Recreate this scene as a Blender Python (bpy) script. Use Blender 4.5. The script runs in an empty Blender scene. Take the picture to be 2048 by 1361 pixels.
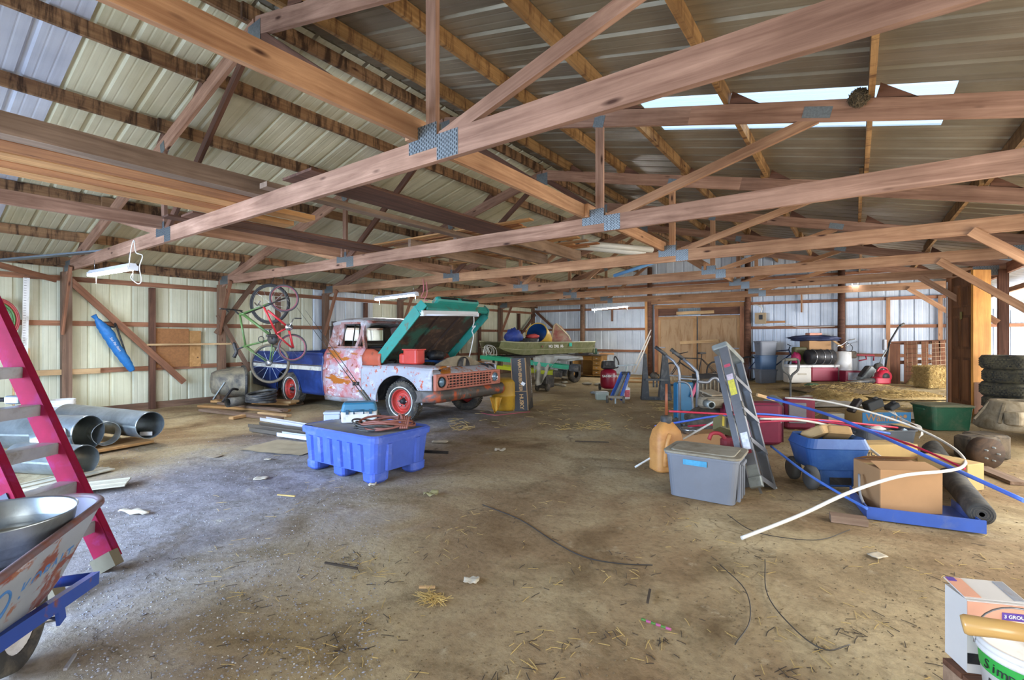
import bpy, bmesh, math, random
from mathutils import Vector, Matrix, noise

# ------------------------------------------------------------------ camera, world, light, exposure
SC = bpy.context.scene
COL = SC.collection
TH = math.radians(35.7); SN = math.sin(TH); CS = math.cos(TH)
FPX, CXP, HYP, CAMH = 955.0, 1024.0, 675.0, 1.36
cam_d = bpy.data.cameras.new('camera'); cam = bpy.data.objects.new('camera', cam_d); COL.objects.link(cam)
cam_d.sensor_width = 36.0; cam_d.lens = FPX / 2048 * 36.0
cam_d.shift_y = (HYP - 680.5) / 2048.0
cam_d.clip_start = 0.05; cam_d.clip_end = 300
cam.location = (0, 0, CAMH); cam.rotation_euler = (math.pi / 2, 0, TH)
SC.camera = cam
SC.view_settings.view_transform = 'Standard'; SC.view_settings.look = 'None'
SC.view_settings.gamma = 1.0; SC.view_settings.use_curve_mapping = False
SC.view_settings.exposure = 1.1
try:
    SC.cycles.use_denoising = True
    SC.cycles.max_bounces = 8; SC.cycles.diffuse_bounces = 5
    SC.cycles.sample_clamp_indirect = 6.0
except Exception:
    pass
world = bpy.data.worlds.new('world'); SC.world = world; world.use_nodes = True
wn = world.node_tree; wn.nodes.clear()
wo = wn.nodes.new('ShaderNodeOutputWorld'); wb = wn.nodes.new('ShaderNodeBackground'); wsky = wn.nodes.new('ShaderNodeTexSky')
wsky.sky_type = 'HOSEK_WILKIE'; wsky.turbidity = 4.5; wsky.ground_albedo = 0.35
wsky.sun_direction = Vector((0.55, 0.35, 0.75)).normalized()
wb.inputs['Strength'].default_value = 5.0
wn.links.new(wsky.outputs[0], wb.inputs['Color']); wn.links.new(wb.outputs[0], wo.inputs['Surface'])

R_90 = math.pi / 2
def area_light(name, loc, rot, sx, sy, power, color, spread=math.pi):
    d = bpy.data.lights.new(name, 'AREA'); d.shape = 'RECTANGLE'; d.size = sx; d.size_y = sy
    d.energy = power; d.color = color
    d.spread = spread
    o = bpy.data.objects.new(name, d); COL.objects.link(o); o.location = loc; o.rotation_euler = rot
    return o

def point_light(name, loc, power, color, radius=0.12):
    d = bpy.data.lights.new(name, 'POINT'); d.energy = power; d.color = color; d.shadow_soft_size = radius
    o = bpy.data.objects.new(name, d); COL.objects.link(o); o.location = loc
    return o

# overcast daylight through the open front doors behind the camera, right side and lean-to: area lights stand in for it at the unseen openings
# sky light comes in heading downwards, so these lie tilted towards the floor
area_light('daylight_door', (-5.2, -2.5, 1.45), (math.radians(62), 0, 0), 5.2, 2.1, 430, (0.50, 0.68, 1.0), math.radians(150))
area_light('daylight_near_door', (0.5, -2.5, 1.35), (R_90, 0, 0), 2.6, 2.3, 75, (1.0, 0.96, 0.90))
area_light('daylight_side_opening', (2.06, 5.0, 1.15), (0, R_90, 0), 2.1, 7.0, 120, (1.0, 0.91, 0.80))
area_light('daylight_lean_to', (4.62, 13.2, 0.95), (0, R_90, 0), 1.6, 6.0, 380, (0.97, 0.97, 1.0))

# ------------------------------------------------------------------ pixel to place (a pixel gives a direction, the plane gives the distance)
def _ray(px, py):
    u = (px - CXP) / FPX; v = (HYP - py) / FPX
    return Vector((CS * u - SN, SN * u + CS, v))
def PZ(px, py, z=0.0):
    r = _ray(px, py); t = (z - CAMH) / r.z; return Vector((r.x * t, r.y * t, z))
def PY(px, py, Y):
    r = _ray(px, py); t = Y / r.y; return Vector((r.x * t, Y, CAMH + r.z * t))
def PX(px, py, X):
    r = _ray(px, py); t = X / r.x; return Vector((X, r.y * t, CAMH + r.z * t))
def PD(px, py, d):
    r = _ray(px, py); return Vector((r.x * d, r.y * d, CAMH + r.z * d))
def depth_of(p): return -SN * p[0] + CS * p[1]
FACE = TH   # a thing with rz=TH has its local +x along the picture's right and its local -y towards the camera

# ------------------------------------------------------------------ materials
MATS = {}
def _mat(name):
    m = bpy.data.materials.new(name); m.use_nodes = True; nt = m.node_tree
    b = nt.nodes.get('Principled BSDF')
    return m, nt, b
def srgb(h):
    if isinstance(h, str):
        h = h.lstrip('#'); v = [int(h[i:i + 2], 16) / 255 for i in (0, 2, 4)]
    else: v = list(h)
    return [c / 12.92 if c <= 0.04045 else ((c + 0.055) / 1.055) ** 2.4 for c in v] + [1.0]
def N(nt, t, **kw):
    n = nt.nodes.new(t)
    for k, v in kw.items():
        if k in n.inputs: n.inputs[k].default_value = v
        else: setattr(n, k, v)
    return n
def ramp(nt, stops, interp='LINEAR'):
    n = nt.nodes.new('ShaderNodeValToRGB'); n.color_ramp.interpolation = interp
    e = n.color_ramp.elements
    while len(e) < len(stops): e.new(0.5)
    for i, (p, c) in enumerate(stops):
        e[i].position = p; e[i].color = srgb(c) if isinstance(c, str) else (list(c) + [1.0] if len(c) == 3 else c)
    return n
def mixc(nt, fac, a, b, mode='MIX'):
    n = nt.nodes.new('ShaderNodeMix'); n.data_type = 'RGBA'; n.blend_type = mode; n.clamp_factor = True
    for s, v in ((n.inputs[0], fac), (n.inputs[6], a), (n.inputs[7], b)):
        if hasattr(v, 'links'): nt.links.new(v, s)
        else: s.default_value = v if not isinstance(v, str) else srgb(v)
    return n.outputs[2]
def coords(nt, scale=(1, 1, 1), jitter=True):
    tc = N(nt, 'ShaderNodeTexCoord'); mp = N(nt, 'ShaderNodeMapping'); mp.inputs['Scale'].default_value = scale
    nt.links.new(tc.outputs['Object'], mp.inputs['Vector'])
    if jitter:
        oi = N(nt, 'ShaderNodeObjectInfo'); mu = N(nt, 'ShaderNodeMath', operation='MULTIPLY'); mu.inputs[1].default_value = 37.0
        nt.links.new(oi.outputs['Random'], mu.inputs[0]); nt.links.new(mu.outputs[0], mp.inputs['Location'])
    return mp.outputs[0]
def noise_tex(nt, vec, scale, detail=4, rough=0.6, dist=0.0):
    n = N(nt, 'ShaderNodeTexNoise'); n.inputs['Scale'].default_value = scale; n.inputs['Detail'].default_value = detail
    n.inputs['Roughness'].default_value = rough; n.inputs['Distortion'].default_value = dist
    nt.links.new(vec, n.inputs['Vector']); return n.outputs['Fac']
def bump(nt, b, h, strength, dist=0.01):
    n = N(nt, 'ShaderNodeBump'); n.inputs['Strength'].default_value = strength; n.inputs['Distance'].default_value = dist
    nt.links.new(h, n.inputs['Height']); nt.links.new(n.outputs[0], b.inputs['Normal'])

def plain(name, col, rough=0.5, metal=0.0, var=0.12, nscale=6.0, dirt=None, dirt_amt=0.0, bmp=0.0, spec=0.5, emit=None, est=0.0, alpha=1.0, trans=0.0):
    """painted / plastic / metal surface with gentle noise variation and optional dirt"""
    if name in MATS: return MATS[name]
    m, nt, b = _mat(name); c = srgb(col)
    v = coords(nt); f = noise_tex(nt, v, nscale, 5, 0.65)
    lo = [x * (1 - var) for x in c[:3]]; hi = [min(1, x * (1 + var)) for x in c[:3]]
    r = ramp(nt, [(0.3, lo), (0.7, hi)]); nt.links.new(f, r.inputs[0]); out = r.outputs[0]
    if dirt:
        f2 = noise_tex(nt, v, nscale * 0.6 + 1.5, 7, 0.7, 0.6)
        r2 = ramp(nt, [(max(0, 0.62 - dirt_amt * 0.5), (0, 0, 0)), (min(1, 0.78 - dirt_amt * 0.3), (1, 1, 1))]); nt.links.new(f2, r2.inputs[0])
        out = mixc(nt, r2.outputs[0], out, dirt)
    nt.links.new(out, b.inputs['Base Color'])
    b.inputs['Roughness'].default_value = rough; b.inputs['Metallic'].default_value = metal
    b.inputs['Specular IOR Level'].default_value = spec
    if bmp: bump(nt, b, f, bmp)
    if emit: b.inputs['Emission Color'].default_value = srgb(emit); b.inputs['Emission Strength'].default_value = est
    if trans: b.inputs['Transmission Weight'].default_value = trans
    if alpha < 1: b.inputs['Alpha'].default_value = alpha
    MATS[name] = m; return m

def wood(name, dark, light, grain=14.0, stain=0.0, stain_col='2a1a10', knots=True, rough=0.75, blotch=None, axis='x'):
    """sawn timber, grain along the piece's own x axis"""
    if name in MATS: return MATS[name]
    m, nt, b = _mat(name)
    sc = {'x': (0.7, grain, grain), 'y': (grain, 0.7, grain), 'z': (grain, grain, 0.7)}[axis]
    v = coords(nt, sc); f = noise_tex(nt, v, 1.6, 6, 0.65, 0.7)
    r = ramp(nt, [(0.28, dark), (0.52, [(a + c) / 2 for a, c in zip(srgb(dark)[:3], srgb(light)[:3])]), (0.72, light)])
    nt.links.new(f, r.inputs[0]); out = r.outputs[0]
    v2 = coords(nt, (1, 1, 1)); f2 = noise_tex(nt, v2, 1.3, 4, 0.6)
    r2 = ramp(nt, [(0.35, (0.72, 0.68, 0.64)), (0.65, (1.08, 1.06, 1.04))]); nt.links.new(f2, r2.inputs[0])
    out = mixc(nt, 1.0, out, r2.outputs[0], 'MULTIPLY')
    oi = N(nt, 'ShaderNodeObjectInfo'); r5 = ramp(nt, [(0.0, (0.82, 0.80, 0.80)), (0.5, (1, 1, 1)), (1.0, (1.16, 1.1, 1.02))]); nt.links.new(oi.outputs['Random'], r5.inputs[0])
    out = mixc(nt, 1.0, out, r5.outputs[0], 'MULTIPLY')
    if knots:
        v3 = coords(nt, (1.3, 4.5, 4.5)); vo = N(nt, 'ShaderNodeTexVoronoi'); vo.inputs['Scale'].default_value = 1.5; nt.links.new(v3, vo.inputs['Vector'])
        r3 = ramp(nt, [(0.05, (1, 1, 1)), (0.13, (0, 0, 0))]); nt.links.new(vo.outputs['Distance'], r3.inputs[0])
        out = mixc(nt, r3.outputs[0], out, '3c2214')
    if stain:
        v4 = coords(nt, (5.5, 0.9, 0.9)); f4 = noise_tex(nt, v4, 1.5, 5, 0.7, 0.4)
        r4 = ramp(nt, [(0.62 - stain * 0.3, (0, 0, 0)), (0.72 - stain * 0.25, (0.85, 0.85, 0.85))]); nt.links.new(f4, r4.inputs[0])
        out = mixc(nt, r4.outputs[0], out, stain_col)
    nt.links.new(out, b.inputs['Base Color']); b.inputs['Roughness'].default_value = rough; b.inputs['Specular IOR Level'].default_value = 0.3
    bump(nt, b, f, 0.25, 0.004)
    MATS[name] = m; return m

# ------------------------------------------------------------------ objects
def setp(o, label=None, cat=None, group=None, kind=None):
    if label: o['label'] = label
    if cat: o['category'] = cat
    if group: o['group'] = group
    if kind: o['kind'] = kind
    return o
def wm(o):
    m = o.matrix_basis.copy()
    return wm(o.parent) @ m if o.parent else m
def empty(name, loc=(0, 0, 0), rz=0.0, parent=None, M=None):
    o = bpy.data.objects.new(name, None); o.empty_display_size = 0.1; COL.objects.link(o)
    if parent: o.parent = parent
    o.matrix_basis = M if M is not None else Matrix.Translation(Vector(loc)) @ Matrix.Rotation(rz, 4, 'Z')
    return o
def thing(name, label, cat, loc=(0, 0, 0), rz=0.0, group=None, M=None):
    return setp(empty(name, loc, rz, None, M), label, cat, group)
def copy_tree(o, parent=None):
    c = o.copy(); COL.objects.link(c); c.parent = parent
    for ch in list(o.children): copy_tree(ch, c)
    return c
def basis(x, up=(0, 0, 1), loc=(0, 0, 0)):
    x = Vector(x).normalized(); up = Vector(up)
    if abs(x.dot(up.normalized())) > 0.999: up = Vector((0, 1, 0))
    y = up.cross(x).normalized(); z = x.cross(y)
    M = Matrix((x, y, z)).transposed().to_4x4(); M.translation = Vector(loc); return M

class MB:
    """collects shapes, then links them as one mesh object"""
    def __init__(s): s.v = []; s.f = []; s.sm = []
    def add(s, vs, fs, smooth=False, M=None):
        b = len(s.v)
        s.v.extend([(M @ Vector(p)) if M is not None else Vector(p) for p in vs])
        s.f.extend([tuple(i + b for i in f) for f in fs]); s.sm.extend([smooth] * len(fs)); return s
    def box(s, c, d, M=None, taper=1.0, taper_y=None):
        x, y, z = (k / 2 for k in d); ty = taper if taper_y is None else taper_y
        vs = [(-x, -y, -z), (x, -y, -z), (x, y, -z), (-x, y, -z), (-x * taper, -y * ty, z), (x * taper, -y * ty, z), (x * taper, y * ty, z), (-x * taper, y * ty, z)]
        T = Matrix.Translation(Vector(c))
        return s.add(vs, [(3, 2, 1, 0), (4, 5, 6, 7), (0, 1, 5, 4), (1, 2, 6, 5), (2, 3, 7, 6), (3, 0, 4, 7)], False, (M @ T) if M is not None else T)
    def rbox(s, c, d, r=0.02, M=None, taper=1.0, seg=3, taper_y=None):
        """box with rounded vertical edges and chamfered rims, optional taper towards the top"""
        x, y, z = (k / 2 for k in d); r = min(r, x * 0.95, y * 0.95); ty = taper if taper_y is None else taper_y
        pts = []
        for cx, cy, a0 in ((x - r, y - r, 0), (-x + r, y - r, 90), (-x + r, -y + r, 180), (x - r, -y + r, 270)):
            for k in range(seg + 1):
                a = math.radians(a0 + 90 * k / seg); pts.append((cx + r * math.cos(a), cy + r * math.sin(a)))
        ch = min(r * 0.5, z * 0.5); n = len(pts); rings = []
        for zz, ins in ((-z, ch), (-z + ch, 0), (z - ch, 0), (z, ch)):
            t = (zz + z) / (2 * z); kx = 1 + (taper - 1) * t; ky = 1 + (ty - 1) * t
            rings.append([((p[0] * kx) * (1 - ins / x), (p[1] * ky) * (1 - ins / y), zz) for p in pts])
        vs = [p for rg in rings for p in rg]; fs = []
        for k in range(3):
            for i in range(n): j = (i + 1) % n; fs.append((k * n + i, k * n + j, (k + 1) * n + j, (k + 1) * n + i))
        fs.append(tuple(range(n - 1, -1, -1))); fs.append(tuple(range(3 * n, 4 * n)))
        T = Matrix.Translation(Vector(c))
        return s.add(vs, fs, False, (M @ T) if M is not None else T)
    def beam(s, p0, p1, w, h, up=(0, 0, 1)):
        p0 = Vector(p0); p1 = Vector(p1); L = (p1 - p0).length
        return s.box((0, 0, 0), (L, w, h), basis(p1 - p0, up, (p0 + p1) / 2))
    def tube(s, pts, r, n=8, caps=True, closed=False):
        pts = [Vector(p) for p in pts]; m = len(pts); rs = r if isinstance(r, (list, tuple)) else [r] * m
        ref = None; vs = []
        for i, p in enumerate(pts):
            a = pts[(i - 1) % m] if (closed or i > 0) else p; c = pts[(i + 1) % m] if (closed or i < m - 1) else p
            t = (c - a)
            t = t.normalized() if t.length > 1e-9 else Vector((0, 0, 1))
            if ref is None:
                ref = Vector((0, 0, 1)) if abs(t.z) < 0.9 else Vector((1, 0, 0))
            u = ref - t * ref.dot(t)
            if u.length < 1e-6: u = Vector((1, 0, 0)) - t * t.x
            u.normalize(); ref = u; w = t.cross(u)
            for k in range(n):
                g = 2 * math.pi * k / n; vs.append(p + (u * math.cos(g) + w * math.sin(g)) * rs[i])
        fs = []
        for i in range(m if closed else m - 1):
            j = (i + 1) % m
            for k in range(n): l = (k + 1) % n; fs.append((i * n + k, i * n + l, j * n + l, j * n + k))
        s.add(vs, fs, True)
        if caps and not closed:
            b = len(s.v) - len(vs); s.f.append(tuple(b + k for k in range(n - 1, -1, -1))); s.f.append(tuple(b + (m - 1) * n + k for k in range(n))); s.sm += [False, False]
        return s
    def lathe(s, prof, n=24, M=None, a0=0.0, a1=2 * math.pi, smooth=True):
        """profile of (r, z) round z"""
        full = abs(a1 - a0 - 2 * math.pi) < 1e-6; cnt = n if full else n + 1; m = len(prof); vs = []; fs = []
        for k in range(cnt):
            g = a0 + (a1 - a0) * k / n
            for r, z in prof: vs.append((r * math.cos(g), r * math.sin(g), z))
        for k in range(n):
            l = (k + 1) % cnt
            for i in range(m - 1): fs.append((k * m + i, l * m + i, l * m + i + 1, k * m + i + 1))
        return s.add(vs, fs, smooth, M)
    def prism(s, outline, depth, M=None):
        """outline in local xz extruded along local y by depth, centred"""
        n = len(outline); y = depth / 2
        vs = [(p[0], -y, p[1]) for p in outline] + [(p[0], y, p[1]) for p in outline]
        fs = [tuple(range(n)), tuple(range(2 * n - 1, n - 1, -1))] + [((i + 1) % n, i, n + i, n + (i + 1) % n) for i in range(n)]
        return s.add(vs, fs, False, M)
    def torus(s, R, r, M=None, n=24, k=8):
        vs = []; fs = []
        for i in range(n):
            a = 2 * math.pi * i / n
            for j in range(k):
                g = 2 * math.pi * j / k; q = R + r * math.cos(g); vs.append((q * math.cos(a), q * math.sin(a), r * math.sin(g)))
        for i in range(n):
            for j in range(k): fs.append((i * k + j, ((i + 1) % n) * k + j, ((i + 1) % n) * k + (j + 1) % k, i * k + (j + 1) % k))
        return s.add(vs, fs, True, M)
    def ball(s, c, r, n=12, m=8, sq=(1, 1, 1)):
        prof = [(r * math.sin(math.pi * i / m), -r * math.cos(math.pi * i / m)) for i in range(m + 1)]
        return s.lathe(prof, n, Matrix.Translation(Vector(c)) @ Matrix.Diagonal((sq[0], sq[1], sq[2], 1)))
    def grid(s, fn, nu, nv, smooth=True, M=None):
        vs = [fn(i / nu, j / nv) for i in range(nu + 1) for j in range(nv + 1)]
        fs = [(i * (nv + 1) + j, (i + 1) * (nv + 1) + j, (i + 1) * (nv + 1) + j + 1, i * (nv + 1) + j + 1) for i in range(nu) for j in range(nv)]
        return s.add(vs, fs, smooth, M)
    def mesh(s, name):
        me = bpy.data.meshes.new(name); me.from_pydata([tuple(p) for p in s.v], [], s.f); me.polygons.foreach_set('use_smooth', s.sm); me.update(); return me
    def obj(s, name, mat, parent=None, M=None, world=False):
        """mesh coordinates are local to parent (world=True: they are world coordinates)"""
        o = bpy.data.objects.new(name, s.mesh(name)); COL.objects.link(o)
        if mat: o.data.materials.append(mat)
        if parent: o.parent = parent
        B = M if M is not None else Matrix.Identity(4)
        if world and parent: B = wm(parent).inverted() @ B
        o.matrix_basis = B; return o

def solid(o, t, off=-1.0):
    m = o.modifiers.new('thickness', 'SOLIDIFY'); m.thickness = t; m.offset = off; return o
def bevel(o, w, seg=2):
    m = o.modifiers.new('bevel', 'BEVEL'); m.width = w; m.segments = seg; m.limit_method = 'ANGLE'; m.angle_limit = math.radians(40); return o
def subsurf(o, n=1):
    m = o.modifiers.new('subsurf', 'SUBSURF'); m.levels = n; m.render_levels = n; return o
def beam(name, p0, p1, w, h, mat, parent=None, up=(0, 0, 1), world=True):
    """one timber as its own object, long axis = its own x; w across, h along up"""
    p0 = Vector(p0); p1 = Vector(p1); L = (p1 - p0).length
    M = basis(p1 - p0, up, (p0 + p1) / 2)
    return MB().box((0, 0, 0), (L, w, h)).obj(name, mat, parent, M, world)
def text_obj(name, txt, size, mat, parent, M, extrude=0.0015, align='CENTER', bold=False, shear=0.0, spacing=1.0, world=False):
    """lettering as thin raised mesh; local x along the text, z out of the surface"""
    cu = bpy.data.curves.new(name, 'FONT'); cu.body = txt; cu.size = size; cu.extrude = extrude; cu.align_x = align; cu.align_y = 'CENTER'; cu.shear = shear; cu.space_character = spacing; cu.resolution_u = 3
    if bold: cu.offset = size * 0.02
    t = bpy.data.objects.new(name + '_tmp', cu); COL.objects.link(t)
    dg = bpy.context.evaluated_depsgraph_get(); me = bpy.data.meshes.new_from_object(t.evaluated_get(dg)); me.name = name
    bpy.data.objects.remove(t); bpy.data.curves.remove(cu)
    o = bpy.data.objects.new(name, me); COL.objects.link(o); o.data.materials.clear(); o.data.materials.append(mat)
    if parent: o.parent = parent
    o.matrix_basis = wm(parent).inverted() @ M if (world and parent) else M
    return o
def arc(c, r, a0, a1, n, ax=(1, 0, 0), ay=(0, 0, 1)):
    c = Vector(c); ax = Vector(ax); ay = Vector(ay)
    return [c + ax * r * math.cos(math.radians(a0 + (a1 - a0) * i / n)) + ay * r * math.sin(math.radians(a0 + (a1 - a0) * i / n)) for i in range(n + 1)]
def smooth_path(pts, n=6):
    """Catmull-Rom through the points"""
    P = [Vector(p) for p in pts]; P = [P[0] * 2 - P[1]] + P + [P[-1] * 2 - P[-2]]; out = []
    for i in range(1, len(P) - 2):
        for k in range(n):
            t = k / n; a, b, c, d = P[i - 1], P[i], P[i + 1], P[i + 2]
            out.append(0.5 * ((2 * b) + (c - a) * t + (2 * a - 5 * b + 4 * c - d) * t * t + (3 * b - a - 3 * c + d) * t ** 3))
    out.append(P[-2]); return out
def fit(pts, mode):
    return [mode(*p) for p in pts]
R90 = math.pi / 2
def RX(a): return Matrix.Rotation(a, 4, 'X')
def RY(a): return Matrix.Rotation(a, 4, 'Y')
def RZ(a): return Matrix.Rotation(a, 4, 'Z')
def TR(x, y=None, z=None): return Matrix.Translation(Vector(x) if y is None else Vector((x, y, z)))
rnd = random.Random(7)
# ------------------------------------------------------------------ the barn: dimensions
XL, XR, YF, YB = -10.9, 2.12, -2.55, 16.8          # left wall, right wall line, front wall, back wall
XC = -4.4                                           # ridge
TY = [2.16 + 2.436 * (k - 1) for k in range(0, 7)]  # trusses
PITCH = 0.263
PITCH_R = 0.235                                     # the right slope is a little flatter
def ztop(X): return 4.256 - (PITCH if X < XC else PITCH_R) * abs(X - XC)     # top of the top chords (purlins sit on it)
def zroof(X): return ztop(X) + 0.146
CB = 2.46; CH = 0.165                               # bottom chord underside and depth

M_CH = wood('timber_red', '7a5947', 'b5917a', 13)
M_CH2 = wood('timber_tan', '8a6347', 'c09874', 13)
M_PUR = wood('timber_stained', '6f5038', 'a5835f', 12, stain=0.5, stain_col='2a190f')
M_PUR_LIT = wood('timber_stained_lit', '745531', 'ab885a', 12, stain=0.42, stain_col='4a2c18')  # same stained purlin timber, coloured lighter and yellower as lit on the right slope
M_DARK = wood('timber_dark', '452e22', '785543', 12)
M_GIRT = wood('girt_wood', '734c36', 'a6775a', 12)
M_POST = wood('post_wood', '5a4436', '8e725c', 12)
M_PALE = wood('pale_board', 'ac8a5e', 'd8ba8c', 12, knots=False)
M_BOARD = wood('shelf_board', '8a623c', 'c8996a', 11)
M_PLATE = plain('nail_plate', '7e8484', 0.5, 0.7, 0.25, 60)
M_TOOTH = plain('plate_tooth', '3c4042', 0.6, 0.6, 0.2)

def sheet_mat(name, c0, c1, streak, rough=0.5, metal=0.0, along='y', samt=0.5):
    if name in MATS: return MATS[name]
    m, nt, b = _mat(name)
    v = coords(nt); f = noise_tex(nt, v, 1.1, 5, 0.6, 0.3)
    r = ramp(nt, [(0.3, c0), (0.7, c1)]); nt.links.new(f, r.inputs[0])
    sc = {'y': (14, 0.5, 14), 'x': (0.5, 14, 14), 'z': (14, 14, 0.5)}[along]
    v2 = coords(nt, sc); f2 = noise_tex(nt, v2, 1.2, 4, 0.7)
    r2 = ramp(nt, [(0.48, (0, 0, 0)), (0.78, (samt, samt, samt))]); nt.links.new(f2, r2.inputs[0])
    out = mixc(nt, r2.outputs[0], r.outputs[0], streak)
    oi = N(nt, 'ShaderNodeObjectInfo'); r5 = ramp(nt, [(0.0, (0.86, 0.87, 0.9)), (0.5, (1, 1, 1)), (1.0, (1.06, 1.05, 1.0))]); nt.links.new(oi.outputs['Random'], r5.inputs[0])
    out = mixc(nt, 1.0, out, r5.outputs[0], 'MULTIPLY')
    nt.links.new(out, b.inputs['Base Color']); b.inputs['Roughness'].default_value = rough; b.inputs['Metallic'].default_value = metal
    bump(nt, b, f2, 0.05, 0.003)
    MATS[name] = m; return m
M_RL = sheet_mat('roof_sheet_cream', 'b5ad8c', 'd0caae', '8f8660', 0.5, 0.0)
M_RLB = sheet_mat('roof_sheet_white', 'a9adbb', 'c6c9d4', '8d90a0', 0.4, 0.15)
M_RR = sheet_mat('roof_sheet_galvanised', '857c68', 'a59d8a', '5d5344', 0.42, 0.55)
M_WL = sheet_mat('wall_sheet_cream', 'b9b698', 'd4d2b6', '93906c', 0.55, 0.0, 'z')
M_WLB = sheet_mat('wall_sheet_grey', 'a6adb2', 'c5ccd0', '848a8e', 0.45, 0.1, 'z')
M_WB = sheet_mat('wall_sheet_white', 'b7bfc6', 'd5dce2', '8f979f', 0.42, 0.1, 'z')
mm, nt, b = _mat('clear_roof_panel'); MATS['clear'] = mm
nt.nodes.remove(b); tr = N(nt, 'ShaderNodeBsdfTransparent'); tl = N(nt, 'ShaderNodeBsdfTranslucent'); mx = N(nt, 'ShaderNodeMixShader'); mx.inputs[0].default_value = 0.55
tl.inputs['Color'].default_value = (0.93, 0.95, 0.9, 1); tr.inputs['Color'].default_value = (0.9, 0.95, 1, 1)
fz = noise_tex(nt, coords(nt, (30, 1.2, 1)), 1.5, 4, 0.7); rz_ = ramp(nt, [(0.35, (0.25, 0.25, 0.25)), (0.7, (0.85, 0.85, 0.85))]); nt.links.new(fz, rz_.inputs[0]); nt.links.new(rz_.outputs[0], mx.inputs[0])
nt.links.new(tr.outputs[0], mx.inputs[1]); nt.links.new(tl.outputs[0], mx.inputs[2]); nt.links.new(mx.outputs[0], nt.nodes['Material Output'].inputs['Surface'])

def profile(width=0.93):
    pts = []; 
    for k in range(3):
        u = k * 0.305
        pts += [(u - 0.001, 0.0), (u + 0.018, 0.022), (u + 0.045, 0.022), (u + 0.064, 0.0)]
        for q in (0.125, 0.225):
            pts += [(u + q - 0.012, 0.0), (u + q, 0.0025), (u + q + 0.012, 0.0)]
    pts.append((width, 0.0)); return pts
PROF = profile()

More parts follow.
